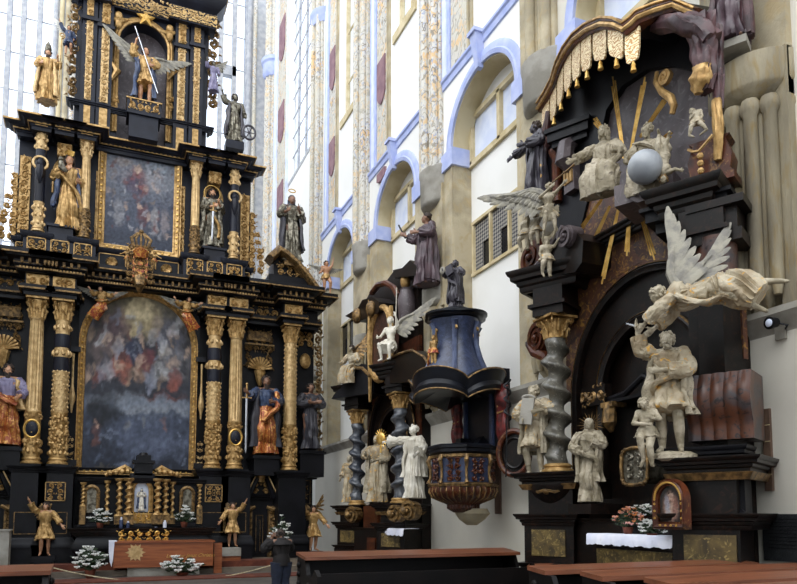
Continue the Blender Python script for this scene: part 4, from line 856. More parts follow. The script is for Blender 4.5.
for a in mids:
    g=MB(); g.box(a-.17,a+.17,-.9,-.85,z20+.14,z20+h*.45); g.carve(a-.16,a+.16,z20+.15,z20+h*.45,.9,int(a*11)+300,.15,.25); part(HA,'frieze_panel',g,'gold')
# ---- third storey with the archangel's niche
W3=.25; y3=lambda q,p=140,w=W3:zx(p,q,w)[1]
x30,x31=zx(76,60,W3)[0],zx(208,60,W3)[0]; X3C=(x30+x31)/2; zt3=y3(24,140)+.0; nx0,nx1=zx(119,60,.1)[0],zx(167,60,.1)[0]; nzc=zx(142,47,.1)[1]; nr=(nx1-nx0)/2; ncx=(nx0+nx1)/2
m=MB(); arc=[(p[0],p[2]) for p in arcpts(ncx,nzc,nr,nr,0,pi,20,0)]; m.prism([(x30,z21-.1),(x30,zt3+1.6),(x31,zt3+1.6),(x31,z21-.1),(nx1,z21-.1)]+arc+[(nx0,z21-.1)],-.2,.6); m.box(nx0-.1,nx1+.1,.35,.7,z21-.1,nzc+nr+.1); part(HA,'back_board',m,'blackblue')
m=MB(); m.box(nx0-.05,nx1+.05,.3,.36,z21,nzc+nr); part(HA,'niche_lining',m,'marbpurple')
m=MB(); p=[(nx0,-.2,z21+.4),(nx0,-.2,nzc)]+arcpts(ncx,nzc,nr,nr,pi,0,24,-.2)[1:-1]+[(nx1,-.2,nzc),(nx1,-.2,z21+.4)]; m.sweep(p,(0,1,0),[(0,0),(0,-.08),(-.06,-.1),(-.1,-.06),(-.14,-.08),(-.2,-.03),(-.2,0)]); part(HA,'niche_moulding',m,'gold')
g=MB(); sx,sz=ncx+.03,nzc+nr+.12
for i in range(5): a=pi/2+2*pi*i/5; g.tube([(sx,-.34,sz),(sx+.3*cos(a),-.36,sz+.3*sin(a))],[.14,.02],5)
part(HA,'gilt_star',g,'goldbright')
for s_ in (-1,1):
    g=MB(); x=ncx+s_*(nr+.05); g.ell((x,-.35,nzc+nr*.95),(.13,.1,.15),8); g.tube([(x-.3,-.3,nzc+nr*.8),(x,-.34,nzc+nr*.72),(x+.3,-.3,nzc+nr*.95)],[.03,.1,.03],6); g.ell((x,-.33,nzc+nr*.6),(.12,.1,.18),8); part(HA,'cherub_head',g,'gold')
for (pa,pb,yt,yb) in ((85.5,92,21,100),(101,109,29,103),(178,185.5,49,123),(194,200,48,124)):
    xa,xb=zx(pa,60,.4)[0],zx(pb,60,.4)[0]; xm=(xa+xb)/2; za,zb=zx((pa+pb)/2,yb,.4)[1],zx((pa+pb)/2,yt,.4)[1]
    m=MB(); m.box(xm-.22,xm+.22,-.4,-.1,z21,zt3+1.2); o=part(HA,'pilaster',m,'blackblue'); g=MB(); g.box(xa,xb,-.42,-.4,za,zb); g.carve(xa,xb,za,zb,.42,int(pa),.2,.3,False); part(HA,'gilt_carving',g,'goldpale',parent=o)
    g=MB(); zc=zb+.2; g.box(xa,xb,-.42,-.4,zc,zc+.7); g.carve(xa,xb,zc,zc+.7,.42,int(pa)+1,.2,.3,False); part(HA,'gilt_panel',g,'gold',parent=o); g=MB(); g.box(xa,xb,-.42,-.4,z21+.1,za-.2); part(HA,'gilt_panel',g,'gold',parent=o)
    g=MB(); g.box(xm-.26,xm+.26,-.48,-.1,zb+.02,zb+.12); part(HA,'collar',g,'blackblue',parent=o)
m=MB(); pp=[(x30-.1,.0),(x30-.1,.35),(zx(104,90,.4)[0],.35),(zx(116,90,.4)[0],.3),(zx(170,90,.4)[0],.3),(zx(178,90,.4)[0],.35),(x31+.1,.35),(x31+.1,0)]; cornice(m,pp,z21+.0,PB(.15,.1)); cornice(m,pp,zx(90,104,.5)[1]-.05,PC(.15,.14)); part(HA,'plinth_moulding',m,'blackblue')
for (pa,pb) in ((112,118),(168,174)):
    xa,xb=zx(pa,60,.3)[0],zx(pb,60,.3)[0]; g=MB(); zc=zx(pa,72,.3)[1]; g.tube([(xa,-.35,zc-.3),(xb,-.4,zc),(xa,-.35,zc+.3)],[.04,.12,.04],6); g.carve(xa,xb+.05,zx(pa,110,.3)[1],zx(pa,96,.3)[1],.3,9,.2,.3,False); part(HA,'gilt_bracket',g,'gold')
m=MB(); ptop=[(x30-.2,.0),(x30-.2,.6),(zx(112,10,.6)[0],.6),(zx(112,10,.6)[0],.4),(zx(170,10,.6)[0],.4),(zx(170,10,.6)[0],.6),(x31+.2,.6),(x31+.2,0)]; zq=zx(185,23,.5)[1]; cornice(m,ptop,zq,[(-.3,0),(0,0),(0,.5),(.1,.6),(.3,.8),(.35,1.1),(-.3,1.1)]); part(HA,'cornice',m,'blackblue')
g=MB(); cornice(g,ptop,zq+.05,[(0,0),(.03,0),(.03,.4),(0,.4)]); part(HA,'frieze_panel',g,'arab'); g=MB(); g.carve(x30,x31,zq+.07,zq+.43,.62,80,.3,.2); cornice(g,ptop,zq+1.05,[(.33,0),(.38,0),(.38,.06),(.33,.06)]); part(HA,'frieze_scrollwork',g,'goldpale')
for s_,pxx in ((1,212),(-1,72)):
    g=MB(); x0,z0=zx(pxx,108 if s_>0 else 96,.2); zt_=zx(pxx,18 if s_>0 else 0,.2)[1]; g.carve(x0-.22,x0+.22,z0,zt_,.15,85,.36,.3,False); g.tube([(x0-s_*.2,-.1,z0),(x0-s_*.2,-.1,zt_)],.07,6); part(HA,'scrollwork_wing',g,'golddark')
# arched pediment over the outer right column
m=MB(); px0=zx(268,262,1.2)[0]; c=XC+d5; zq=zTop; w_=WC+.55
arc_=[(c-.95,-w_,zq+1.15),(c-.55,-w_,zq+1.28),(c+.0,-w_,zq+1.0),(c+.5,-w_,zq+.55),(c+.95,-w_,zq+.02)]
m.sweep([(c-.98,-w_,zq+1.05),(c-.62,-w_,zq+1.45),(c-.3,-w_,zq+1.3),(c+.1,-w_,zq+1.02),(c+.5,-w_,zq+.6),(c+.95,-w_,zq+.05)],(0,1,0),[(0,.5),(0,-.1),(.1,-.3),(.2,-.3),(.26,-.2),(.26,.5)]); part(HA,'broken_pediment',m,'golddark')
m=MB(); m.box(c-.9,c+.7,-w_,-.2,zq-.02,zq+.45); m.prism([(c-.7,zq+.4),(c-.7,zq+1.0),(c-.55,zq+1.25),(c+.1,zq+.8),(c+.55,zq+.4)],-w_+.2,-.3); part(HA,'pediment_core',m,'black')
g=MB(); g.carve(c-.6,c+.5,zq+.5,zq+.95,w_-.1,88,.25,.2); part(HA,'gilt_carving',g,'gold')
# ---- tabernacle at the centre, standing on the mensa
TB=Thing('tabernacle','black and gold tabernacle shrine with twisted colonnettes under the large painting','tabernacle',ALT,(XC,-1.2,zx(140,530,1.3)[1]))
wt=1.3; tx=lambda p,q=500:zx(p,q,wt)[0]; tz=lambda q:zx(140,q,wt)[1]
m=MB(); m.box(tx(80),tx(203),-wt+.1,-.1,tz(528),tz(478)); m.box(tx(75),tx(208),-wt+.3,-.1,tz(529),tz(525)); part(TB,'carcase',m,'black')
m=MB(); pc=[(tx(80),.4),(tx(80),wt),(tx(118),wt),(tx(118),wt+.3),(tx(127),wt+.3),(tx(127),wt+.55),(tx(155),wt+.55),(tx(155),wt+.3),(tx(164),wt+.3),(tx(164),wt),(tx(203),wt),(tx(203),.4)]; cornice(m,pc,tz(484),PC(.16,.1)); cornice(m,pc,tz(527),PB(.12,.06)); m.box(tx(122),tx(160),-wt-.3,-wt+.2,tz(528),tz(478)); m.box(tx(129),tx(153),-wt-.4,-wt+.2,tz(527),tz(474)); part(TB,'cornice',m,'black')
m=MB(); m.box(tx(133),tx(151),-wt-.4,-wt+.1,tz(476),tz(463)); m.box(tx(131),tx(153),-wt-.45,-wt+.15,tz(464),tz(461)); m.box(tx(135),tx(149),-wt-.4,-wt+.1,tz(461),tz(456)); m.lathe(tx(142),-wt-.15,[(.2,tz(459)),(.14,tz(455)),(.1,tz(453))],10); part(TB,'attic',m,'black')
g=MB()
for s_ in (-1,1):
    pts=[(tx(142+s_*a),-wt-.2,tz(b)) for a,b in ((12,471),(18,468),(26,472),(38,476))]; g.tube(pts,[.06,.1,.09,.05],6); 
    for a in (16,21,27,33): g.ell((tx(142+s_*a),-wt-.3,tz(470+a*.12)),.09,6)
part(TB,'broken_pediment',g,'gold')
for p,wq,y0_,y1_,r in ((107,1.35,516,484,.05),(119,1.6,514,482,.07),(128,1.85,513,482,.08),(156,1.85,513,482,.08),(164.5,1.6,513,482,.07),(172,1.35,516,484,.05),(83,1.35,505,486,.045),(199,1.35,505,486,.045)):
    g=MB(); x=tx(p); twist(g,x,wq+.05,tz(y0_),tz(y1_),r,5,10,.4); g.lathe(x,-wq-.05,[(r*1.5,tz(y1_)),(r*2,tz(y1_)+.05),(r*2,tz(y1_)+.08)],8); g.lathe(x,-wq-.05,[(r*2,tz(y0_)-.06),(r*1.6,tz(y0_))],8); part(TB,'twisted_colonnette',g,'gold')
    g=MB(); g.box(x-r*1.8,x+r*1.8,-wq-.14,-wq+.1,tz(524),tz(y0_)-.05); part(TB,'colonnette_base',g,'golddark')
m=MB(); x=tx(140.5); m.box(x-.3,x+.3,-wt-.52,-wt-.3,tz(527),tz(513)); g=MB(); g.carve(x-.28,x+.28,tz(526),tz(513),wt+.54,90,.14,.22); part(TB,'tabernacle_door',m,'gold'); part(TB,'gilt_carving',g,'goldbright')
m=MB(); a=x-.2; b=x+.2; zs=tz(492); p=[(a,-wt-.46,tz(512)),(a,-wt-.46,zs)]+arcpts(x,zs,.2,.28,pi,0,16,-wt-.46)[1:-1]+[(b,-wt-.46,zs),(b,-wt-.46,tz(512))]; m.sweep(p,(0,1,0),[(0,0),(0,-.05),(-.05,-.09),(-.13,-.04),(-.13,0)]); part(TB,'niche_frame',m,'gold')
m=MB(); m.box(a,b,-wt-.42,-wt-.38,tz(512),zs+.25); part(TB,'niche_back',m,'bluewhite')
figure('madonna_statuette','small white and blue madonna statuette inside the tabernacle niche','statue',ALT,(x,-wt-.52,tz(511)),tz(489)-tz(511),body='statuewhite',style='hood',hair='bluerobe',robe='statuewhite',mantle=('bluerobe',.1),J=dict(lw=(-.05,-.13,.68),rw=(.05,-.13,.68)),seed=91)
for p0_,p1_,i in ((85,98,0),(181,193,1)):
    a,b=tx(p0_),tx(p1_); m=MB(); xm=(a+b)/2; m.box(a+.04,b-.04,-wt-.02,-wt+.1,tz(513),tz(487)); part(TB,'relief_picture',m,'silver'); g=MB(); zs=tz(494); r=(b-a)/2-.04; p=[(a+.05,-wt-.02,tz(513)),(a+.05,-wt-.02,zs)]+arcpts(xm,zs,r,r*1.2,pi,0,12,-wt-.02)[1:-1]+[(b-.05,-wt-.02,zs),(b-.05,-wt-.02,tz(513))]; g.sweep(p,(0,1,0),[(0,0),(0,-.04),(-.04,-.06),(-.1,-.03),(-.1,0)]); part(TB,'picture_frame',g,'golddark')
# mensa behind the free-standing altar
MN=Thing('altar_mensa','dark moulded stone mensa beneath the tabernacle','altar',ALT,(XC,-1.6,.3)); ma,mb_=zx(73,535,2.2)[0],zx(211,535,2.2)[0]; mt=zx(140,528,2.2)[1]
m=MB(); cornice(m,[(ma,.3),(ma,2.1),(mb_,2.1),(mb_,.3)],mt-.22,PC(.22,.16)); m.box(ma+.1,mb_-.1,-2.05,-.3,.3,mt-.02); part(MN,'table_slab',m,'marbdark')
m=MB(); cornice(m,[(ma+.1,.4),(ma+.1,2.05),(mb_-.1,2.05),(mb_-.1,.4)],mt-.75,[(-.1,0),(.02,0),(.12,.1),(.14,.2),(.06,.4),(0,.5),(-.1,.5)]); part(MN,'belly_moulding',m,'black')
g=MB(); x=zx(144,540,2.3)[0]; zc=zx(144,539,2.3)[1]; g.carve(x-.75,x+.75,zc-.1,zc+.25,2.26,97,.22,.25); part(MN,'gilt_carving',g,'goldbright')
# ---- steps, free-standing table and furniture of the sanctuary
m=MB(); m.box(-6.,7.9,21.55,24,0,.3); struct('floor',Frame((0,0,0),0),m,'step')
m=MB(); m.box(-6,7.9,21.2,21.55,0,.15); struct('floor',Frame((0,0,0),0),m,'step')
def carpet(name,label,x0,x1,y0,y1,z): 
    m=MB(); m.box(x0,x1,y0,y1,z,z+.03); return m
m=MB(); m.box(-1.5,5.4,21.5,22.3,.3,.325); m.box(-1.5,5.4,21.48,21.55,.15,.325); solo('altar_carpet','red-brown carpet edge on the upper altar step','carpet',Frame((0,0,0),0),m,'carpet',base=(1.9,21.6,.3))
m=MB(); m.box(-2.0,6.2,19.3,20.35,.0,.03); solo('floor_runner','red-brown floor runner in front of the altar steps','carpet',Frame((0,0,0),0),m,'carpet',base=(2,19.8,0))
WT_=3.1; tzf=.3
a,b=zx(113.5,560,WT_)[0],zx(213,560,WT_)[0]; zt_=zx(160,541,WT_)[1]; zb_=zx(160,567,WT_)[1]
FT=Thing('free_standing_altar','cherry wood free-standing altar table with a gold sun emblem','table',ALT,((a+b)/2,-WT_+.4,0))
m=MB(); m.box(a,b,-WT_,-WT_+.04,zb_,zt_-.05); part(FT,'front_panel',m,'tablewood')
m=MB(); m.box(a,b,-WT_+.04,-WT_+.8,zb_+.03,zt_-.05); m.box(a-.04,b+.04,-WT_-.04,-WT_+.85,zt_-.05,zt_); part(FT,'table_top',m,'tablewood')
m=MB(); m.box(zx(128,560,WT_)[0],zx(200,560,WT_)[0],-WT_+.1,-WT_+.7,0,zb_+.05); part(FT,'foot_block',m,'stonegrey')
g=MB(); x,z=zx(135.5,552.5,WT_+.02); pts=[]
for i in range(24): r=(.27,.17,.23,.17)[i%4]; pts.append((x+r*cos(2*pi*i/24),z+r*sin(2*pi*i/24)))
g.prism(pts,-WT_-.02,-WT_); part(FT,'sun_emblem',g,'goldpale')
g=MB(); rd=random.Random(3); x0=zx(166,556,WT_)[0]; x1=zx(208,556,WT_)[0]; zc=zx(185,556,WT_)[1]
def lettering(th,txt,x0,x1,z,w,fr,mat='goldpale',size=.1,ext=.004):
    cu=bpy.data.curves.new('inscription','FONT'); cu.body=txt; cu.size=size; cu.extrude=ext; cu.shear=.35; cu.align_x='LEFT'; cu.materials.append(M[mat]); tmp=bpy.data.objects.new('inscription_curve',cu); COL.objects.link(tmp); dg=bpy.context.evaluated_depsgraph_get(); me=bpy.data.meshes.new_from_object(tmp.evaluated_get(dg)); bpy.data.objects.remove(tmp); bpy.data.curves.remove(cu); o=bpy.data.objects.new('inscription',me); COL.objects.link(o); o.parent=th.root
    b=th.base; o.location=(x0-b.x,-w-.005-b.y,z-b.z); o.rotation_euler=(R(90),0,0); return o
t=lettering(FT,'Laudetur Jesus Christus',x0-.0,x1,zc-.03,WT_,ALT,size=.14,mat='goldbright',ext=.006)
m=MB(); x=zx(112,550,WT_)[0]; pts=[]
cz=[(zt_+.012),(zt_+.012)]
m.box(x-.08,x+.12,-WT_-.05,-WT_+.86,zt_,zt_+.012); m.prism([(x-.09,zt_+.012),(x+.06,zt_+.012),(x+.03,zt_-.5),(x+.0,zx(112,567,WT_)[1]),(x-.05,zt_-.55),(x-.08,zt_-.3)],-WT_-.06,-WT_-.045); solo('altar_cloth','narrow white linen cloth hanging at the left end of the wooden altar table','cloth',ALT,m,'cloth',base=(x,-WT_,zt_))
a,b=zx(215,555,2.6)[0],zx(242,555,2.6)[0]; m=MB(); T=Thing('stone_block','low block with pale slab top right of the wooden altar table','pedestal',ALT,((a+b)/2,-2.3,.3)); m.box(a,b,-2.44,-2.0,zx(230,556,2.4)[1],zx(230,548,2.4)[1]); part(T,'slab',m,'stonegrey'); m=MB(); m.box(a,b-.0,-2.4,-2.02,.3,zx(230,556,2.4)[1]); part(T,'body',m,'tablewood')
a,b=zx(214,555,2.9)[0],zx(222,555,2.9)[0]; m=MB(); m.box(a,b,-2.9,-2.7,0,zx(218,543,2.9)[1]); solo('wooden_stool','small upright cherry wood box beside the stone block','box',ALT,m,'tablewood',base=((a+b)/2,-2.8,0))
a,b=zx(-8,540,2.4)[0],zx(9,540,2.4)[0]; m=MB(); m.box(a,b,-2.4,-1.9,.3,zx(5,531,2.4)[1]); m.box(a-.03,b+.03,-2.43,-1.87,zx(5,531,2.4)[1],zx(5,529.5,2.4)[1]); solo('marble_pedestal','plain cream marble pedestal at the far left before the black portal','pedestal',ALT,m,'stonegrey',base=((a+b)/2,-2.15,.3))
bouquet('flower_arrangement','tall white lily bouquet in a brown pot left of the wooden altar table',ALT,90,575,539,36,3.3,11,zf=0)
bouquet('flower_arrangement','spreading low white bouquet lying in front of the wooden altar table',ALT,182,577,556,40,3.6,12,low=True,zf=.03)
bouquet('flower_arrangement','tall white bouquet before the right-hand black portal',ALT,281,563,517,28,2.0,13,zf=.3)
bouquet('flower_arrangement','small white bouquet on the mensa left of the tabernacle niche',ALT,100,528,507,25,1.85,14,zf=mt)
bouquet('flower_arrangement','small white bouquet on the mensa right of the tabernacle niche',ALT,184,528,506,24,1.85,15,zf=mt)
for i,(p,y0_,y1_,lb) in enumerate(((121,530,517,'blue-labelled votive candle jar left of the tabernacle door'),(128,531,521,'blue glass votive jar nearest the tabernacle door on its left'),(165,530,520,'white candle just right of the tabernacle door'),(156,531,527,'small blue glass dish right of the tabernacle door'))):
    x,z0=zx(p,y0_,2.1); z0=mt; z1=zx(p,y1_,2.1)[1]; T=Thing('votive_candle',lb,'candle',ALT,(x,-2.0,z0),group='candles and votive jars on the mensa'); m=MB(); m.lathe(0,0,[(.05,0),(.055,(z1-z0)*.7),(.045,(z1-z0)*.75)],12); part(T,'jar',m,'pulpitblue' if i!=2 else 'cloth',local=True); m=MB(); m.lathe(0,0,[(.03,(z1-z0)*.7),(.03,(z1-z0)*.95),(.005,(z1-z0))],8); part(T,'wax',m,'cloth',local=True)
# rope barrier
T=Thing('rope_barrier','sagging cream rope barrier slung across the foot of the altar steps','rope',Frame((0,0,0),0),(2,19.5,0)); P0=ALT.P(50,567,4.2); P1=ALT.P(272,565,4.2); m=MB(); pts=[]
for i in range(31):
    t=i/30; p=P0.lerp(P1,t); pts.append((p.x,24+p.y,p.z-.42*4*t*(1-t)))
m.tube(pts,.016,6); part(T,'rope',m,'rope')
for p in (P0,P1): m=MB(); m.lathe(p.x,24+p.y,[(.16,0),(.16,.02),(.03,.05),(.02,.1),(.02,p.z),(.035,p.z+.02),(.03,p.z+.06),(.01,p.z+.08)],14); part(T,'post',m,'iron')
# ================================================================== STATUES OF THE HIGH ALTAR
def gsword(T,p,q,H):
    m=MB(); p,q=V(p)*H,V(q)*H; d=(q-p).normalized(); m.tube([p,p+(q-p)*.2],.012*H,6); s_=d.cross(V((0,1,0))).normalized(); part(T,'sword_grip',m,'gold',local=True)
    m=MB(); c=p+(q-p)*.2; m.tube([c-s_*.06*H,c+s_*.06*H],.009*H,6); m.ell(p,.017*H,8); part(T,'sword_hilt',m,'gold',local=True); m=MB(); m.tube([c,q-d*.05*H,q],[.014*H,.012*H,.002*H],4,.35); part(T,'sword_blade',m,'steel',local=True)
def staff(T,p,q,H,mat='gold',head=None,r=.009):
    m=MB(); m.tube([V(p)*H,V(q)*H],r*H,6); part(T,'staff',m,mat,local=True)
    if head=='crozier': m=MB(); c=V(q)*H; m.spiral((c.x,c.y,c.z+.05*H),.06*H,.015*H,1.3,-pi/2,.012*H,.008*H); part(T,'crozier_head',m,mat,local=True)
    if head=='cross': m=MB(); c=V(q)*H; m.tube([c-V((.05*H,0,.06*H)),c+V((.05*H,0,-.06*H))],r*H,6); part(T,'cross_bar',m,mat,local=True)
def halo(T,H,r=.1,rays=0,mat='goldbright',off=.03):
    h=V(T.J['head'])*H; m=MB()
    if rays:
        for i in range(rays):
            a=2*pi*i/rays; L=r*(1 if i%2 else .8)*H; m.tube([(h.x+.055*H*cos(a),h.y+off*H,h.z+.055*H*sin(a)),(h.x+L*cos(a),h.y+off*H,h.z+L*sin(a))],[.006*H,.001*H],4)
    m.tube(arcpts(h.x,h.z+(0 if rays else .02*H),(r if not rays else .06)*H,(r if not rays else .06)*H,0,2*pi,20,h.y+off*H),.006*H,5); part(T,'halo',m,mat,local=True)
up_=dict(J0)
# second storey
T=px_figure('saint_statue','crowned woman saint in gold and blue holding a child, upper tier left of the painting','statue',ALT,67,232,156,.5,J=dict(lw=(-.03,-.15,.74),le=(-.17,-.02,.68),rw=(.12,-.13,.62),rk=(.07,-.05,.28)),body='skin',style='long',robe='gold',mantle=('bluerobe',.3),sash=('gold',[(-.1,-.1,.72),(0,-.12,.6),(.12,-.1,.45),(.16,-.06,.25)]),seed=11,flare=.95); H=T.H
m=MB(); m.lathe(0,-.01*H,[(.045*H,.985*H),(.055*H,1.0*H),(.07*H,1.045*H),(.01*H,1.03*H)],10,.3,5); part(T,'crown',m,'goldbright',local=True)
m=MB(); m.ell((-.09*H,-.17*H,.86*H),.035*H,8); m.tube([(-.09*H,-.17*H,.83*H),(-.08*H,-.17*H,.76*H),(-.02*H,-.19*H,.7*H)],[.03*H,.045*H,.02*H],8); part(T,'child',m,'silver',local=True)
T=px_figure('saint_statue','saint in silver and gold cloak with a sword, upper tier right of the painting','statue',ALT,211,249,190,.5,J=dict(rw=(.1,-.13,.72),lw=(-.0,-.16,.66)),body='skin',style='beard',robe='silver',mantle=('silver',.08),sash=('gold',[(.02,-.11,.5),(.1,-.12,.35),(.1,-.12,.15)]),seed=12); gsword(T,(0,-.18,.7),(-.01,-.17,.08),T.H); halo(T,T.H,.13)
# third storey
T=px_figure('archangel_statue','winged archangel in gold and blue armour on a black pedestal in the top niche','statue',ALT,144,105,48,.75,J=dict(le=(-.2,-.02,.86),lw=(-.16,-.06,1.02),re=(.19,-.06,.7),rw=(.1,-.15,.63),rk=(.09,-.06,.29),ls=(-.115,0,.82)),body='skin',style='curly',robe='gold',skirt='tunic',hy=15,seed=13,sash=('bluerobe',[(-.16,.02,.8),(-.1,-.1,.6),(-.14,-.05,.35),(-.13,0,.08)]),mantle=('bluerobe',.1),wings=[((-.05,.07,.8),(-.75,.1,.65),(-.85,.0,-.25),.74),((.05,.07,.8),(.9,.1,.3),(.65,0,-.75),.68)],wmat='feather'); staff(T,(-.18,-.08,1.28),(.2,-.18,.15),T.H,'steel')
p=ALT.P(144,105,.75); m=MB(); m.box(p.x-.52,p.x+.52,-1.05,-.2,p.z-.5,p.z-.02); m.box(p.x-.44,p.x+.44,-.98,-.2,z21-.02,p.z-.5); o=part(HA,'niche_pedestal',m,'blackblue'); g=MB(); g.carve(p.x-.5,p.x+.5,p.z-.42,p.z-.08,1.05,77,.3,.25); g.box(p.x-.54,p.x+.54,-1.08,-.2,p.z-.04,p.z); part(HA,'gilt_carving',g,'gold',parent=o)
T=px_figure('bishop_statue','gilded bishop with mitre and crozier on the top cornice at left','statue',ALT,46,103,50,.6,J=dict(rw=(.17,-.14,.78),re=(.18,-.03,.7),le=(-.17,-.02,.68),lw=(-.1,-.13,.66)),body='skin',style='beard',robe='gold',mantle=('goldpale',.12),seed=14,flare=1.1); H=T.H; staff(T,(.2,-.15,.1),(.22,-.15,1.2),H,'gold','crozier')
m=MB(); m.lathe(0,-.01*H,[(.05*H,.97*H),(.06*H,1.0*H),(.05*H,1.08*H),(.005*H,1.16*H)],10); part(T,'mitre',m,'silver',local=True)
T=px_figure('saint_statue','dark armoured woman saint with a wheel on the top cornice at right','statue',ALT,234,144,95,.5,J=dict(le=(-.19,-.02,.82),lw=(-.24,-.06,.95),rw=(.18,-.1,.55)),body='silver',style='curly',robe='silver',mantle=('bronze',.15),seed=15); H=T.H
m=MB(); m.tube(arcpts(.27*H,.24*H,.12*H,.14*H,0,2*pi,20,-.1*H),.022*H,6); [m.tube([(.27*H,-.1*H,.24*H),(.27*H+.12*H*cos(a*pi/3),-.1*H,.24*H+.14*H*sin(a*pi/3))],.01*H,4) for a in range(6)]; part(T,'wheel',m,'bronze',local=True)
m=MB(); m.box(-.3,.3,-.25,.25,-.28,0); part(T,'plinth',m,'blackblue',local=True)
px_figure('angel_statue','small blue angel kneeling on a bracket beside the top storey, left','statue',ALT,68,56,26,.4,J=dict(le=(-.2,-.02,.9),lw=(-.26,-.04,1.05),rk=(.08,-.15,.3),ra=(.07,.05,.15)),body='skin',style='curly',robe='bluerobe',skirt='tunic',seed=16,wings=[((-.04,.06,.8),(-.7,.2,.8),(-.6,0,-.6),.6)],wmat='featherwhite')
px_figure('angel_statue','small grey-blue angel beside the top storey, right of the archangel','statue',ALT,213,92,62,.35,J=dict(le=(-.2,-.02,.8),lw=(-.22,-.1,.95)),body='silver',style='curly',robe='lilac',skirt='long',seed=17,wings=[((.04,.06,.8),(.7,.2,.8),(.6,0,-.6),.6)])
# statue on the right pediment and putto beyond it
T=px_figure('monk_statue','hooded monk in black and white habit standing on the right pediment of the high altar','statue',ALT,291,263,196,1.2,J=dict(lw=(-.11,-.13,.7),le=(-.17,-.02,.68),rw=(.08,-.13,.74)),body='skindark',style='hood',hair='darkrobe',robe='silver',mantle=('darkrobe',.18),seed=18,flare=.95,plinth=(.55,.16),pm='golddark'); H=T.H; m=MB(); m.tube(arcpts(0,1.07*H,.05*H,.025*H,0,2*pi,14,-.01*H),.008*H,5); part(T,'halo',m,'goldbright',local=True)
T=px_figure('putto_statue','gold-skinned putto waving beside the right end of the high altar cornice','statue',ALT,326,294,262,.9,J=dict(re=(.18,-.02,.9),rw=(.2,-.05,1.05),lw=(-.22,-.08,.6),rk=(.1,-.14,.34),ra=(.12,-.05,.12)),body='skin',style='curly',skirt='loin',torso=False,sleeve=False,robe='gold',fat=1.25,child=1.25,seed=19,wings=[((.04,.06,.78),(1,.1,.2),(.5,0,-.8),.5),((-.04,.06,.78),(-1,.1,.2),(-.5,0,-.8),.45)])
# lower tier statues
T=px_figure('apostle_statue','dark bearded apostle leaning on a long upright sword, right side niche of the high altar','statue',ALT,265,455,377,.75,J=dict(le=(-.19,-.05,.72),lw=(-.25,-.13,.75),re=(.17,-.05,.68),rw=(.06,-.15,.66),lk=(-.07,-.09,.29)),body='skindark',style='beard',robe='orange',upper='bluerobe',mantle=('darkrobe',.1),sash=('orange',[(.13,-.04,.78),(.12,-.12,.6),(.02,-.14,.5),(-.06,-.14,.4)],.06),seed=20); gsword(T,(-.27,-.15,.86),(-.27,-.15,.0),T.H)
px_figure('friar_statue','dark friar with folded arms at the right end of the high altar','statue',ALT,310,450,384,.55,J=dict(lw=(.03,-.14,.7),le=(-.18,-.02,.68),rw=(-.02,-.15,.69),re=(.18,-.02,.68)),body='skindark',style='short',robe='darkrobe',seed=21,flare=.8,fat=1.05)
px_figure('apostle_statue','bearded apostle in orange and lilac robes, left side niche of the high altar','statue',ALT,5,446,365,.75,J=dict(rw=(.14,-.13,.6),re=(.2,-.03,.68),lw=(-.1,-.15,.66)),body='skin',style='beard',robe='orange',upper='lilac',mantle=('goldpale',.45),sash=('orange',[(-.12,-.06,.66),(.0,-.13,.55),(.12,-.12,.5)],.05),seed=22,flare=1.05)
for s_,q,w_ in ((265,456,.75),(310,451,.55),(5,447,.75)):
    p=ALT.P(s_,q,w_); m=MB(); m.box(p.x-.42,p.x+.42,-w_-.3,0,zB-.2,p.z); m.box(p.x-.48,p.x+.48,-w_-.36,0,p.z-.12,p.z-.04); part(HA,'statue_base',m,'black'); 
# gilded angels by the portals
def gangel(x,y,yt,w_,lb,mir,seed):
    s_=mir; A=dict(le=(-.2,-.03,.88),lw=(-.27,-.08,1.02),re=(.2,-.04,.7),rw=(.28,-.1,.58),lk=(-.05,-.06,.28),ra=(.06,.06,.05)) if s_>0 else dict(re=(.2,-.03,.88),rw=(.27,-.08,1.02),le=(-.2,-.04,.7),lw=(-.28,-.1,.58),rk=(.05,-.06,.28),la=(-.06,.06,.05))
    T=px_figure('angel_statue',lb,'statue',ALT,x,y,yt,w_,group='gilded angels along the high altar base',J=A,body='skin',style='curly',robe='gold',skirt='tunic',seed=seed,hy=-15*s_,flare=1.15,wings=[((-.03,.07,.8),(-.5,.3,.9),(-.5,0,-.8),.5),((.03,.07,.8),(.5,.3,.9),(.5,0,-.8),.5)],wmat='golddark'); H=T.H
    m=MB(); m.box(-.2*H,.2*H,-.12*H,.15*H,-.1*H,.0); p=T.base; m.box(-.16*H,.16*H,-.1*H,w_*.9,-.2*H,-.1*H); part(T,'plinth',m,'black',local=True)
gangel(44,556,503,1.4,'gilded angel with raised arm between the left portal and the altar',1,23)
gangel(232,547,503,1.4,'gilded angel raising its arm just right of the tabernacle',-1,24)
gangel(313,551,506,.9,'gilded angel with raised arm at the far right corner of the high altar',1,25)
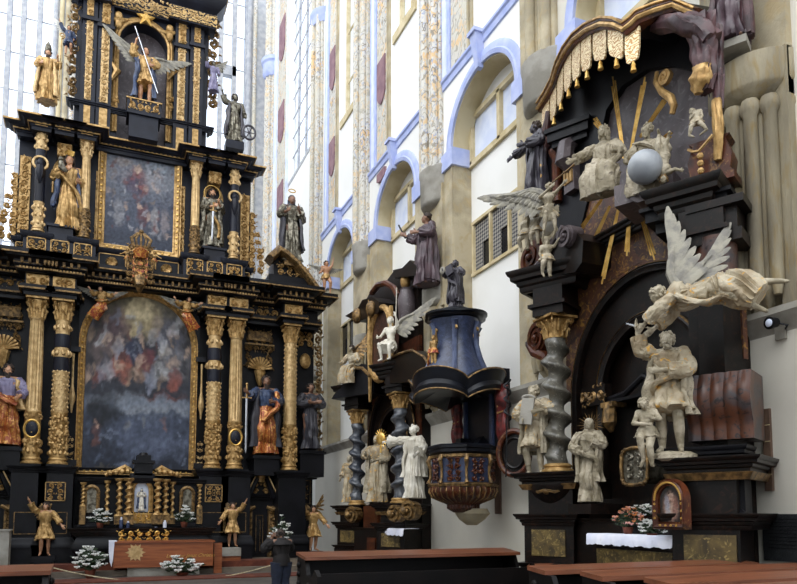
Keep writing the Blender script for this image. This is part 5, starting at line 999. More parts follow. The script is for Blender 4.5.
# flying angels in the spandrels and putti on the attic
FJ=lambda s_:dict(head=(s_*-.05,-.1,.9),neck=(s_*-.04,-.05,.84),lk=(-.1,-.2,.42),rk=(.12,-.12,.36),la=(-.2*s_-.05,-.05,.28),ra=(-.2*s_+.05,.0,.18),lt=(-.26*s_,-.05,.22),rt=(-.25*s_+.05,0,.12),le=(-.22,-.06,.75),lw=(-.3,-.14,.85),re=(.22,-.06,.75),rw=(.32,-.12,.8))
for x,y,yt,s_,lb in ((101,322,287,1,'red and gold winged angel reclining on the left shoulder of the painting arch'),(186,333,297,-1,'red and gold winged angel reclining on the right shoulder of the painting arch')):
    px_figure('angel_statue',lb,'statue',ALT,x,y,yt,.75,face=0,J=FJ(s_),body='skin',style='curly',robe='redgold',upper='gold',seed=26+s_,skirtpath=[((0,0,.62),.085,.075),((0,-.04,.5),.11,.1),((-.05*s_,-.1,.36),.13,.12),((-.22*s_,-.04,.1),.15,.09)],sash=('gold',[(-.15,-.05,.6),(0,-.15,.55),(.15,-.1,.62)]),wings=[((-.05,.08,.8),(-1,.1,.3),(-.6,0,-.7),.6),((.05,.08,.8),(1,.1,.3),(.6,0,-.7),.6)],wmat='feather')
for x,y,yt,lb in ((127,268,249,'tiny gilded putto on the attic left of the crowned cartouche'),(154,270,252,'tiny gilded putto on the attic right of the crowned cartouche')):
    px_figure('putto_statue',lb,'statue',ALT,x,y,yt,.75,J=dict(le=(-.2,-.02,.75),lw=(-.28,-.05,.7),re=(.2,-.02,.75),rw=(.28,-.05,.7)),body='gold',hair='golddark',style='curly',skirt='loin',torso=False,sleeve=False,robe='redgold',fat=1.25,child=1.25,seed=30+x)
# ================================================================== SIDE ALTARS on the nave wall (frame WALL: x = -Y, w = metres in front of the wall)
def wp(p,q,w): return WALL.px(p,q,w)
def turn(x,w,deg=28): c=V((x,-w,0)); return Matrix.Translation(c)@Matrix.Rotation(R(deg),4,'Z')@Matrix.Translation(-c)
def side_altar(name,label,xc,zz,mats):
    """zz: ped, ledge, base, capb, capt, corn ; twin baroque altar with two twisted columns and a round-headed niche"""
    xR=xc+1.9 if xc<-10 else WALL.px(748,400,.12)[0]; T=Thing(name,label,'altar',WALL,(xc,-.3,0)); cw=.8; co=1.65; name_right=xc>-10; body,marb,tw=mats; pz,lz,cb,ct,kz=zz
    m=MB(); ar=[(p[0],p[2]) for p in arcpts(xc,3.7,1.15,1.1,0,pi,22,0)]
    m.prism([(xc-1.9,0),(xc-1.9,5.6),(xR,5.6),(xR,0),(xc+1.15,0)]+ar+[(xc-1.15,0)],-.3,0); m.box(xc-1.2,xc+1.2,-.09,-.05,0,5); part(T,'back_board',m,body)
    m=MB(); ar=[(p[0],p[2]) for p in arcpts(xc,3.7,1.75,1.8,0,pi,24,0)]; m.prism([(xc-1.95,3.7),(xc-1.95,6.4),(max(xR,xc+1.76),6.4),(max(xR,xc+1.76),3.7)]+ar,-.36,-.28); part(T,'spandrel',m,marb)
    for rx,rz,w_,nm in ((1.75,1.8,.36,'outer_arch'),(1.15,1.1,.3,'inner_arch')):
        m=MB(); p=[(xc-rx,-w_,2.3),(xc-rx,-w_,3.7)]+arcpts(xc,3.7,rx,rz,pi,0,28,-w_)[1:-1]+[(xc+rx,-w_,3.7),(xc+rx,-w_,2.3)]; m.sweep(p,(0,1,0),[(0,.05),(0,-.06),(.05,-.08),(.09,-.05),(.13,-.05),(.13,.05)]); o=part(T,nm,m,body)
        m=MB(); m.sweep(p,(0,1,0),[(0,-.06),(.02,-.085),(.02,-.06)]); part(T,'gilt_line',m,'golddark',parent=o)
    for s_ in (-1,1):
        x=xc+s_*co; t=turn(x,cw); yb=-.5 if (s_>0 and name_right) else 0; dxr=.1 if yb else 0
        m=MB(t); m.box(x-.5,x+.5-dxr,-cw-.45,yb,0,pz*.48); m.box(x-.44,x+.44-dxr,-cw-.38,yb,pz*.48,pz-.1); cornice(m,[(x-.46,.2),(x-.46,cw+.4),(x+.46,cw+.4),(x+.46,.2)],pz-.2,PC(.2,.12)); cornice(m,[(x-.46,.2),(x-.46,cw+.4),(x+.46,cw+.4),(x+.46,.2)],pz*.45,PC(.14,.1)); m.box(x-.4,x+.4-dxr,-cw-.3,yb,pz-.1,lz-.1); ped=part(T,'pedestal',m,'marbdark')
        m=MB(t); m.box(x-.26,x+.26,-cw-.46,-cw-.44,.15,pz*.4); part(T,'marble_inlay',m,'marbochre',parent=ped); m=MB(t); m.box(x-.3,x+.3,-cw-.4,-cw-.37,pz*.6,pz-.26); part(T,'marble_inlay',m,'marbochre',parent=ped)
        m=MB(t); cornice(m,[(x-.46,.1),(x-.46,cw+.36),(x+.46,cw+.36),(x+.46,.1)],lz-.22,PC(.2,.16)); m.box(x-.5,x+.5-dxr,-cw-.4,yb,lz-.06,lz-.01); part(T,'ledge',m,body)
        m=MB(t); cornice(m,[(x-.47,.2),(x-.47,cw+.38),(x+.47,cw+.38),(x+.47,.2)],lz-.3,[(-.05,0),(.0,0),(.05,.09),(-.05,.1)]); part(T,'gilt_band',m,'golddark')
        m=MB(); (m.box(x-.2,x+.2,-cw-.0,-cw+.3,lz,ct) if name_right and s_>0 else twist(m,x,cw,lz+.14,cb,.185,5.3,26,.36,s_)); col=part(T,'square_pier' if name_right and s_>0 else 'twisted_column',m,'marbdark' if name_right and s_>0 else tw)
        if name_right and s_>0: q=MB()
        else: q=MB(); q.lathe(x,-cw,base_prof(.2,lz,.14),22); part(T,'base',q,'gold',parent=col); q=MB(); (None if name_right and s_>0 else capital(q,x,cw,cb,ct,.175)); part(T,'capital',q,'gold',parent=col)
        m=MB(t); h=kz-.35-ct; m.box(x-.28,x+.28,-cw-.28,yb,ct,ct+h*.3); m.box(x-.34,x+.34,-cw-.34,yb,ct+h*.3,ct+h*.42); m.box(x-.27,x+.27,-cw-.27,yb,ct+h*.42,kz-.3); cornice(m,[(x-.5,-yb),(x-.5,cw+.25),(x+.5-4*dxr,cw+.25),(x+.5-4*dxr,-yb)],kz-.38,PC(.38,.2)); m.box(x-.5,x+.5-4*dxr,-cw-.25,yb,kz-.3,kz-.01); part(T,'entablature_block',m,body)
    m=MB(); cornice(m,[(xc-1.2,.36),(xc-1.2,.5),(xc+1.2,.5),(xc+1.2,.36)],kz+.1,PC(.2,.15)); part(T,'cornice',m,body)
    return T
A1=side_altar('side_altar','huge dark marble side altar with a fringed canopy between the two nearest wall piers',-8.16,(1.72,2.42,4.7,5.08,5.92),('marbdark','marbrust','marbgrey'))
xc=-8.16
# ---- upper stage: violet marble back, hood, valance
def poly(T,name,pts,w0,w1,mat):
    m=MB(); m.prism([wp(a,b,w0) for a,b in pts],-w0,-w1); return part(T,name,m,mat)
poly(A1,'upper_panel',[(583,235),(583,120),(604,72),(640,48),(700,50),(722,110),(722,200)],.32,.0,'marbpurple')
poly(A1,'rust_panel',[(578,300),(578,236),(584,205),(606,190),(700,185),(700,262),(640,262)],.37,.3,'marbrust')
poly(A1,'shade_surround',[(545,190),(545,120),(560,80),(590,44),(630,35),(700,20),(718,40),(718,120),(700,72),(668,66),(645,70),(622,86),(606,110),(598,150),(590,190),(580,230),(560,235)],.42,.0,'black')  # dark surround board, its black also painting in the shade beneath the hood
poly(A1,'side_panel',[(575,300),(578,215),(584,200),(584,186),(590,150),(587,150),(576,185),(570,230),(560,290)],.4,.0,'marbdark')
CP=[(541,113,.35),(549,101,.45),(556,88,.6),(561,72,.8),(568,58,.95),(578,45,1.08),(590,36,1.18),(605,30,1.28),(618,31,1.33),(628,36,1.3),(636,30,1.25),(642,24,1.2),(660,17,1.05),(677,12,.9),(686,16,.8),(700,22,.7)]
C3=[WALL.P(*p) for p in CP]
m=MB(); prof=[(0,0),(.05,.0),(.08,.05),(.05,.09),(.1,.12),(.1,.17),(0,.2),(-.1,.2),(-.1,0)]
m.rings([[V((p.x,p.y-a,p.z+b)) for a,b in prof] for p in C3]); part(A1,'canopy_moulding',m,'marbbrown'); m=MB(); m.tube([V((p.x,p.y-.09,p.z+.07)) for p in C3],.035,6); m.tube([V((p.x,p.y-.11,p.z+.17)) for p in C3],.02,5); part(A1,'gilt_beading',m,'gold')
m=MB(); m.rings([[V((p.x,p.y,p.z+.02)),V((p.x,p.y,p.z+.16)),V((p.x,-.02,p.z+.3)),V((p.x,-.02,p.z+.15))] for p in C3]); part(A1,'canopy_hood',m,'black')
# lambrequin
def at(t):
    n=len(C3)-1; i=min(int(t),n-1); return C3[i].lerp(C3[i+1],t-i)
def tpx(x):
    for i in range(len(CP)-1):
        if CP[i][0]<=x<=CP[i+1][0]: return i+(x-CP[i][0])/(CP[i+1][0]-CP[i][0])
VL=[(tpx(a),tpx(b),h) for a,b,h in ((543,550,26),(551,557,27),(558,564,28),(565,572,29),(573,581,29),(582,592,28),(594,607,24),(609,624,21),(626,640,25))]
for i,(a,b,hp_) in enumerate(VL):
    A_,B_=at(a),at(b); h=hp_*.0185; m=MB(); n=10; top=[];bot=[]
    for j in range(n+1):
        t=j/n; p=A_.lerp(B_,t); e=min(1,4.5*t,4.5*(1-t)); top.append(V((p.x,p.y-.02,p.z+.02))); bot.append(V((p.x,p.y-.03,p.z-h*(.62+.38*math.sqrt(max(0,1-(1-e)**2))))))
    vs=top+bot+[v+V((0,.03,0)) for v in top]+[v+V((0,.03,0)) for v in bot]; k=n+1; fs=[]
    for j in range(n): fs+=[(j,j+1,k+j+1,k+j),(2*k+j+1,2*k+j,3*k+j,3*k+j+1),(k+j,k+j+1,3*k+j+1,3*k+j)]
    fs+=[(0,k,3*k,2*k),(n,2*k+n,3*k+n,k+n)]; m.add(vs,fs); o=part(A1,'valance_panel',m,'arabpale',ang=60)
    m=MB(); p=(A_+B_)/2; z=p.z-h; m.lathe(p.x,p.y-.01,[(.015,z+.02),(.02,z-.02),(.035,z-.05),(.03,z-.07),(.045,z-.14)],8); part(A1,'tassel',m,'goldbright',parent=o)
# gilded rays
for a,b,c,d in ((612.6,77,624,158),(645,77,630,155),(667,97,640,137),(672,133,655,145),(594,119,606,135),(602,199,580,230),(610,206,591,247),(619,206,601.7,284),(629.7,208,626.7,256),(638,205,654.6,260),(583,178,598,182)):
    p=WALL.P(a,b,.55); q=WALL.P(c,d,.55); dd=(q-p).normalized(); sd=dd.cross(V((0,1,0))); m=MB()
    L=(q-p).length; outer=p if math.hypot(a-632,b-168)>math.hypot(c-632,d-168) else q; inner=q if outer is p else p
    for k,f in ((-1,.9),(0,1.),(1,.93)): m.tube([inner+sd*k*.02,outer.lerp(inner,1-f)+sd*k*.042],[.011,.017],4)
    part(A1,'gilded_ray',m,'goldbright')
# scroll of the hood, drapery
m=MB(); c=wp(664,77,.7); volute(m,c[0],c[1],.12,.64,.72,1.4,0,-1,.3); pts=[WALL.P(a,b,.7) for a,b in ((657,72),(656,82),(662,92),(671,98),(674,106),(672,114))]; m.tube(pts,[.03,.045,.05,.06,.05,.04],8); part(A1,'gilt_scroll',m,'gold')
def drape(T,name,pts,rad,k,mat,seed,amp=.3,seg=26):
    m=MB(); loft(m,[WALL.P(*p) for p in pts],rad,k,[amp]*len(pts),seed,seg,6,side=(1,0,0),swirl=2); return part(T,name,m,mat,ang=60)
drape(A1,'drapery',[(652,26,.95),(668,24,1.0),(684,24,1.05),(700,28,1.0),(712,40,.95)],[(.08,.06),(.1,.1),(.12,.13),(.12,.13),(.1,.12)],5,'drapemauve',3)
drape(A1,'drapery',[(700,22,.9),(703,45,.95),(705,68,.95),(706,92,.95)],[(.17,.1),(.16,.12),(.12,.1),(.08,.07)],6,'drapemauve',4,.35)
drape(A1,'drapery',[(715,28,.8),(717,70,.8),(719,110,.8)],[(.08,.07),(.07,.07),(.05,.05)],5,'drapemauve',5)
drape(A1,'drapery_lining',[(702,66,1.02),(700,80,1.02),(698,94,1.02)],[(.1,.07),(.13,.09),(.05,.04)],4,'gold',6,.35)
drape(A1,'drapery_lining',[(716,100,.85),(718,125,.85),(718,160,.8)],[(.05,.05),(.06,.05),(.04,.04)],4,'gold',7)
drape(A1,'drapery',[(549,112,.5),(545,140,.5),(541,165,.5),(540,196,.5)],[(.05,.06),(.09,.08),(.1,.09),(.12,.1)],4,'drapebrown',8)
drape(A1,'drapery_lining',[(541,165,.58),(539,180,.6),(537,196,.6)],[(.04,.04),(.08,.05),(.1,.05)],4,'gold',9)
# inner entablature of the upper stage with brackets
m=MB(turn(wp(571,140,.5)[0],.5)); x,z=wp(571,138,.5); m.box(x-.36,x+.4,-.7,-.1,z-.05,z+.1); m.box(x-.3,x+.35,-.64,-.1,z-.15,z-.05); m.box(x-.4,x+.44,-.74,-.1,z+.1,z+.18); part(A1,'upper_entablature',m,'black')
m=MB(); x,z=wp(567,158,.6); m.tube([(x,-.5,z+.3),(x,-.62,z+.2),(x,-.66,z-.05),(x,-.5,z-.2)],[.14,.15,.17,.1],8); part(A1,'console',m,'marbpurple')
m=MB(); x,z=wp(569,186,.55); m.box(x-.14,x+.14,-.55,-.3,z-.1,z+.35); part(A1,'pilaster',m,'marbpurple'); m=MB(); 
for i in range(3): m.box(x-.12+i*.085,x-.06+i*.085,-.58,-.54,z+.05,z+.32)
part(A1,'gilt_flute',m,'gold')
x,z=wp(557,175,.5); m=MB(); m.lathe(x,-.5,[(.09,z-.5),(.09,z+.3),(.14,z+.4),(.14,z+.46)],12); part(A1,'colonnette',m,'marbbrown')
# corbel block under the globe and right cornice
m=MB(turn(wp(650,198,.9)[0],.9)); x,z=wp(648,196,.9); m.tube([(x,-.3,z),(x,-1.15,z)],.18,10); m.box(x-.4,x+.42,-1.1,-.3,z-.12,z+.18); part(A1,'cloud_console',m,'marbpurple')
x,z=wp(692,212,1.05); t=turn(x,.9); m=MB(t)
for (o_,z0_,z1_) in ((.0,.0,.06),(.06,.06,.11),(.0,-.08,0),(-.1,-.22,-.08)): m.box(x-.68-o_,x+.34+o_,-1.0-o_,-.5,z+z0_+.1,z+z1_+.1)
part(A1,'raking_cornice',m,'black'); 
m=MB(t); x2,z2=wp(709,236,1.0); m.box(x2-.3,x2+.3,-1.05,-.2,z2-.1,z2+.05); m.box(x2-.24,x2+.24,-1.0,-.2,z2+.05,z2+.35); m.box(x2-.34,x2+.34,-1.1,-.2,z2+.35,z2+.45); part(A1,'impost_block',m,'marbdark')
m=MB(); x2,z2=wp(708,258,.95); m.lathe(x2,-.8,[(.24,z2-.25),(.24,z2+.25)],20); part(A1,'marble_drum',m,'cushion')
m=MB(turn(-6.5,.8)); m.box(-6.86,-6.4,-.5,-.2,2.4,5.5); part(A1,'pillar',m,'marbdark')
# left volute on the cornice
m=MB(); X=lambda p,q,w=1.0: wp(p,q,w)
v0=X(570,238,.95); pts=[X(*p,.95) for p in ((566,231),(556,236),(549,246),(543,259),(535,268),(521,276),(524,281),(575,272),(582,262),(583,240),(576,232))]
m.prism(pts,-.95,-.35); part(A1,'volute',m,'marbdark'); m=MB(); volute(m,v0[0],v0[1]+.02,.2,.8,1.08,1.8,pi*.6,1,.2); part(A1,'volute_scroll',m,'marbpurple')
m=MB(); pts=[WALL.P(a,b,1.0) for a,b in ((566,230),(557,235),(550,245),(544,258),(536,267),(521,275))]; m.tube(pts,[.05,.06,.06,.06,.05,.04],6); part(A1,'volute_rim',m,'marbpurple')
m=MB(); v1=X(531,258,.7); volute(m,v1[0],v1[1],.36,.5,.75,1.8,pi*.3,-1,.2); part(A1,'rear_volute',m,'marbbrown')
m=MB(); v1=X(536,338,.7); volute(m,v1[0],v1[1],.3,.5,.72,2.,0,1,.2); pts=[WALL.P(a,b,.62) for a,b in ((530,343),(536,352),(546,357),(551,370))]; m.tube(pts,[.1,.12,.1,.05],8); part(A1,'side_volute',m,'marbbrown')
# niche fittings
m=MB(); x,z=wp(588,405,.5); a,b=wp(579,408,.5),wp(602,383,.5); m.box(a[0],b[0],-.45,-.3,a[1],b[1]); part(A1,'relief_ground',m,'marbdark'); m=MB(); m.carve(a[0],b[0],a[1],b[1],.45,5,.22,.3,False); part(A1,'gilt_relief',m,'golddark')
m=MB(); a=wp(614,423,.35); m.tube([(a[0],-.4,a[1]-.15),(a[0],-.45,a[1]),(a[0],-.42,a[1]+.3)],[.03,.12,.1],8); m.box(a[0]-.14,a[0]+.14,-.5,-.2,a[1]+.25,a[1]+.33); part(A1,'gilt_bracket',m,'golddark')
m=MB(); a=wp(640,395,.3); m.box(xc-1.0,xc+1.1,-.42,0,a[1]-.05,a[1]); m.tube([(xc-.9,-.35,a[1]+.02),(xc-.4,-.4,a[1]+.05),(xc,-.4,a[1]+.25),(xc+.4,-.4,a[1]+.05),(xc+.9,-.35,a[1]+.02)],.05,8); part(A1,'niche_cornice',m,'black')
T=Thing('relief_tabernacle','tarnished silver relief plaque with scalloped frame in the dark altar niche','relief',WALL,WALL.P(636,487,.75)); a,b=wp(623,485,.75),wp(648,447,.75); xm=(a[0]+b[0])/2; zm=(a[1]+b[1])/2; hw_=(b[0]-a[0])/2; hh=(b[1]-a[1])/2
m=MB(); sq=lambda c:math.copysign(abs(c)**.45,c)
m.prism([(xm+hw_*.95*sq(cos(t)),zm+hh*.97*sq(sin(t))) for t in [2*pi*i/40 for i in range(40)]],-.74,-.35); part(T,'plate',m,'silver'); m=MB(); m.carve(xm-hw_*.7,xm+hw_*.7,zm-hh*.75,zm+hh*.75,.76,4,.13,.28); part(T,'relief',m,'silver')
m=MB(); m.tube([(xm+hw_*(1+.03*cos(16*t))*sq(cos(t)),-.77,zm+hh*1.02*(1+.03*cos(16*t))*sq(sin(t))) for t in [2*pi*i/64 for i in range(65)]],.028,6); part(T,'frame',m,'golddark')
# fluted cushion console on the right plinth
m=MB(); x,_=wp(712,400,.95); za,zb=wp(712,440,.95)[1],wp(712,373,.95)[1]; rs_=[]
for j in range(13):
    t=j/12; z=za+(zb-za)*t; o_=.34+.12*sin(pi*min(1,(1-t)*1.3)); rg=[]
    for i in range(41): u=i/40; rg.append(V((x-.38+.76*u,-.55-o_-.035*abs(sin(pi*5*u)),z)))
    rg+= [V((x+.38,-.3,z)),V((x-.38,-.3,z))]; rs_.append(rg)
m.T=turn(x,.8); m.rings(rs_); part(A1,'fluted_console',m,'cushion')
t=turn(-6.5,.8); m=MB(t); z=wp(705,447,1.0)[1]; cornice(m,[(-7.05,.6),(-7.05,.98),(-6.2,.98),(-6.2,.6)],z-.22,PC(.22,.13)); m.box(-7.02,-6.15,-.94,-.6,z-1.0,z-.02); cornice(m,[(-7.05,.6),(-7.05,.95),(-6.2,.95),(-6.2,.6)],z-.98,PB(.22,.1)); o=part(A1,'plinth',m,'black'); m=MB(t); m.box(-6.95,-6.2,-1.0,-.94,z-.36,z-.27); part(A1,'gilt_band',m,'golddark',parent=o)
m=MB(t); x,zb=wp(713,497,1.15); m.ell((-6.5,-.95,zb),.06,10); part(A1,'gilt_boss',m,'gold',parent=o)
# bulging corbel under the left ledge
m=MB(turn(-9.81,.8)); zt=2.2; m.lathe(-9.81,-.8,[(.1,1.55),(.22,1.62),(.16,1.7),(.2,1.78),(.4,2.0),(.5,2.16),(.5,2.22)],24); part(A1,'corbel',m,'marbdark'); m=MB(turn(-9.81,.8)); m.ell((-9.81,-1.22,2.1),.07,8); m.tube([(-10.1,-1.1,2.14),(-9.95,-1.22,2.08),(-9.81,-1.25,2.12),(-9.67,-1.22,2.08),(-9.5,-1.1,2.14)],.035,6); part(A1,'gilt_swag',m,'golddark')
# mensa
MT=Thing('side_altar_table','dark mensa of the nearest side altar with ochre marble front','altar',WALL,(-7.63,-.9,0)); a,b=wp(588,538,1.3)[0],wp(672,534,1.3)[0]
zt=1.42; m=MB(); m.box(a-.02,b+.02,-1.3,-.3,zt-.12,zt); m.box(a+.05,b-.05,-1.2,-.3,0,zt-.1); part(MT,'table_slab',m,'marbdark'); m=MB(); m.box(a+.1,b-.08,-1.23,-1.2,.75,zt-.2); part(MT,'marble_front',m,'marbochre')
def linen(name,label,fr,x0,x1,w0,w1,z,drop,group=None):
    m=MB(); n=40; rs_=[]
    for i in range(n+1):
        x=x0+(x1-x0)*i/n; f=.012*sin(i*1.3)+.008*sin(i*2.9); d=drop*(1+.06*sin(i*.9)+.05*sin(i*2.3)); rs_.append([V((x,-w0,z+.004)),V((x,-w0,z+.012)),V((x,-w1+.01,z+.014)),V((x,-w1-.012,z)),V((x,-w1-.02-f,z-d)),V((x,-w1-.01-f,z-d)),V((x,-w1-.003,z-.006)),V((x,-w1+.02,z+.004))])
    m.rings(rs_); return solo(name,label,'cloth',fr,m,'cloth',base=((x0+x1)/2,-w1,z),ang=60)
linen('altar_cloth','bright white linen cloth over the nearest side altar table',WALL,a-.02,b+.02,.9,1.3,zt,.14)
m=MB(); m.box(xc-1.2,xc+1.2,-.85,0,0,1.62); cornice(m,[(xc-1.15,.8),(xc+1.15,.8)],1.5,PC(.15,.1)); m.box(xc-1.1,xc+1.1,-.6,0,1.6,1.95); part(A1,'predella',m,'marbdark')
# portrait in a carved frame, flowers
x0_,z0_=wp(655,528,1.42); x1_,z1_=wp(687,481,1.42)
painting('portrait_painting','small arched devotional portrait leaning on the altar ledge behind white flowers',WALL,x0_+.1,x1_-.1,z0_+.08,z1_-.05,1.42,[(.5,.4,.36,.4,0,'#b58268',.85),(.5,.3,.3,.2,20,'#c9a58a',.8),(.35,.45,.12,.3,10,'#8c9ab0',.7),(.5,.76,.13,.12,0,'#d0a88c',.95),(.5,.86,.15,.07,0,'#3c2a20',.9),(.7,.4,.12,.3,-15,'#7f3e32',.7)],[(0,'#2b2220'),(1,'#3c3a38')],21,arch=(x1_-x0_-.2)/2,fw_=.09,nx=40,nz=50,fd=.06,fmat='marbbrown')
bouquet('flower_arrangement','low bouquet of white blossoms on the side altar table before the portrait',WALL,652,533,514,30,1.12,31,low=True,zf=1.42)
bouquet('flower_arrangement','green leafy arrangement with pink and orange blooms on the side altar',WALL,628,533,503,36,1.0,32,zf=1.42,pet='petalpink')
bouquet('flower_arrangement','pale pink and white blooms against the niche behind the leafy arrangement',WALL,643,512,496,28,.8,33,low=True,zf=1.65)
# ================================================================== FAR SIDE ALTAR
A2=side_altar('side_altar','dark far side altar with twisted slate columns left of the pulpit',-18.22,(1.5,2.0,4.45,4.86,5.62),('marbdark','marbbrown','marbblue'))
xc=-18.22
m=MB(); a=wp(385,540,1.1); m.box(xc-.75,xc+1.15,-1.2,-.1,0,1.32); cornice(m,[(xc-.75,1.15),(xc+1.15,1.15)],1.2,PC(.16,.12)); part(A2,'altar_table',m,'marbdark'); m=MB(); m.box(xc-.6,xc+.5,-.98,-.2,1.35,1.95); part(A2,'marble_panel',m,'marbbrown'); m=MB(); m.box(xc+.4,xc+1.0,-1.24,-1.18,.5,1.1); part(A2,'marble_panel',m,'marbbrown')
p0_,p1_=wp(378,535,1.25),wp(402,535,1.25); linen('altar_cloth','short white linen cloth on the far side altar table',WALL,p0_[0],p1_[0],.8,1.2,1.36,.16)
for (p,q,r) in ((355,515,.24),(398,514,.22),(412,511,.24)):
    m=MB(turn(wp(p,q,1.25)[0],1.25)); x,z=wp(p,q,1.2); volute(m,x,z,r,1.0,1.3,1.6,pi*.2,1,.22); m.ell((x-.1,-1.3,z+.0),r*.45,8); part(A2,'gilt_volute',m,'golddark')
# stepped canopy cornices and upper stage
t=turn(xc-1.65,.9); 
for (p,q,w_,hw_) in ((352,392,1.15,.85),(357,378,1.05,.6)):
    m=MB(turn(wp(p,q,w_)[0],w_)); x,z=wp(p,q,w_); m.prism([(x-hw_,z-.12),(x-hw_+.1,z),(x-hw_*.3,z+.3),(x+hw_*.3,z+.4),(x+hw_,z+.3),(x+hw_,z-.12)],-w_,-.2); part(A2,'canopy_cornice',m,'black')
m=MB(); x,z=wp(351,375,1.0); volute(m,x,z,.3,.8,1.05,1.5,pi*.4,-1,.2); part(A2,'volute',m,'marbdark'); m=MB(); m.tube([WALL.P(a,b,1.1) for a,b in ((346,388),(347,376),(353,368),(362,368),(370,376))],.05,6); part(A2,'gilt_rim',m,'golddark')
for (pts,w_) in ((((383,372),(383,362),(398,354),(412,350),(424,357),(430,368),(430,380),(384,384)),1.1),(((345,316),(358,308),(362,300),(372,297),(379,302),(379,312),(358,322)),.9),(((393,278),(393,270),(402,268),(410,260),(418,268),(418,275)),.7)):
    m=MB(); m.prism([wp(a,b,w_) for a,b in pts],-w_,-.1); part(A2,'upper_cornice',m,'marbdark')
m=MB(); m.tube([WALL.P(a,b,1.15) for a,b in ((383,362),(398,354),(412,350),(424,357),(430,368))],.03,6); part(A2,'gilt_rim',m,'golddark')
m=MB(); m.prism([wp(a,b,.35) for a,b in ((366,370),(366,300),(372,288),(385,283),(393,272),(418,272),(418,360))],-.35,0); part(A2,'upper_body',m,'marbdark')
m=MB(); m.tube([WALL.P(a,b,.7) for a,b in ((372,293),(378,285),(386,283),(394,288),(398,296))],.09,8); part(A2,'scroll_hood',m,'marbbrown')
m=MB(); x,z=wp(407,300,.5); m.lathe(x,-.5,[(.05,z-.9),(.22,z-.7),(.26,z),(.18,z+.25),(.2,z+.3)],14); part(A2,'urn',m,'marbpurple'); m=MB(); m.ell((x,-.55,z+.5),(.16,.14,.2),10); part(A2,'gilt_finial',m,'gold')
for p,q in ((371,297),(357,304)): m=MB(); x,z=wp(p,q+12,.95); m.ell((x,-.95,z),(.2,.15,.24),10); part(A2,'cherub_head',m,'golddark')
# tall oval picture
T=Thing('oval_painting','tall gilt-framed oval painting on top of the far side altar','painting',WALL,WALL.P(381,400,.8)); x0_,zb=wp(370,385,.8); x1_,zt=wp(392,300,.8); xm=(x0_+x1_)/2; hw_=(x1_-x0_)/2; zm=(zb+zt)/2; hh=(zt-zb)/2
m=MB(); m.prism([(xm+hw_*cos(t_),zm+hh*sin(t_)) for t_ in [2*pi*i/36 for i in range(36)]],-.78,-.6); part(T,'canvas',m,'darkcanvas'); 
m=MB(); p_=[(xm+hw_*cos(t_),-.8,zm+hh*sin(t_)) for t_ in [2*pi*i/36 for i in range(37)]]; m.tube(p_,.09,8); m.tube([(a+0,b-.07,c) for a,b,c in p_],.03,6); part(T,'frame',m,'gold')
m=MB(); m.tube([WALL.P(370,y,.85) for y in (300,345,402)],[.06,.09,.04],6); m.tube([WALL.P(391,y,.85) for y in (306,340,362)],[.06,.09,.04],6); part(T,'gilt_strip',m,'gold')
# ================================================================== FIGURES OF THE SIDE ALTARS
fx=lambda name,label,x,y,yt,w,**k:(lambda k:px_figure(name,label,'statue',WALL,x,y,yt,w,**k))(dict(dict(face=34),**k))
T=fx('prophet_statue','ivory bearded man holding a grey tablet on the left ledge of the near altar',535,477,386,1.05,style='beard',hair='statue',robe='statuegold',skirt='tunic',mantle=('statue',.25),seed=40,J=dict(le=(-.19,-.04,.7),lw=(-.09,-.15,.63),re=(.22,-.04,.74),rw=(.12,-.15,.7),lk=(-.07,-.07,.28)),flare=.9); H=T.H
m=MB(Matrix.Rotation(R(8),4,'Y')); m.box(-.17*H,-.03*H,-.2*H,-.175*H,.55*H,.83*H); m.tube([(-.1*H+.07*H*cos(a),-.19*H,.83*H+.03*H*sin(a)) for a in [pi*i/8 for i in range(9)]],.013*H,6); part(T,'tablet',m,'stonegrey',local=True)
staff(T,(-.27,-.16,.0),(-.24,-.16,1.0),H,'iron',r=.008); m=MB(); pts=[(-.24*H+.035*H*sin(i*.8),-.16*H+.03*H*cos(i*.8),H*(.62+.018*i)) for i in range(26)]; m.tube(pts,.013*H,6); part(T,'bronze_serpent',m,'iron',local=True)
T=fx('madonna_statue','ivory statue of a veiled woman with gilded rays in the near altar niche',590,503,419,1.05,style='hood',hair='statue',robe='statue',mantle=('statue',.25),seed=41,hy=25,J=dict(head=(.02,-.02,.93),rw=(.03,-.14,.73),re=(.18,-.03,.68),lw=(-.05,-.16,.6),le=(-.19,-.02,.66),pelvis=(.02,0,.54),lk=(-.05,-.07,.28)),sash=('statue',[(-.15,-.08,.62),(0,-.14,.56),(.12,-.1,.5),(.13,-.06,.35)]),flare=.85); halo(T,T.H,.17,22,'golddark',.05)
m=MB(); x,z=wp(590,506,1.0); m.box(x-.28,x+.28,-1.2,-.5,z-.12,z+.03); part(A1,'statue_base',m,'marbdark')
T=fx('patriarch_statue','ivory bearded old man raising a knife on the right plinth of the near altar',671,454,331,1.25,style='beard',hair='statue',robe='statuegold',skirt='tunic',mantle=('statue',.3),seed=42,hp=-18,hy=10,J=dict(ls=(-.115,0,.82),le=(-.2,-.04,.87),lw=(-.22,-.06,1.02),re=(.16,-.08,.66),rw=(-.02,-.2,.65),rk=(.08,-.08,.3),lk=(-.06,-.04,.28)),sash=('statuegold',[(.14,-.02,.76),(.06,-.12,.62),(-.08,-.12,.56),(-.1,-.04,.48)]),flare=1.1,fat=1.12); H=T.H
m=MB(); m.tube([V((-.22,-.07,1.06))*H,V((-.3,-.1,1.09))*H],[.014*H,.006*H],5); part(T,'knife',m,'steel',local=True)
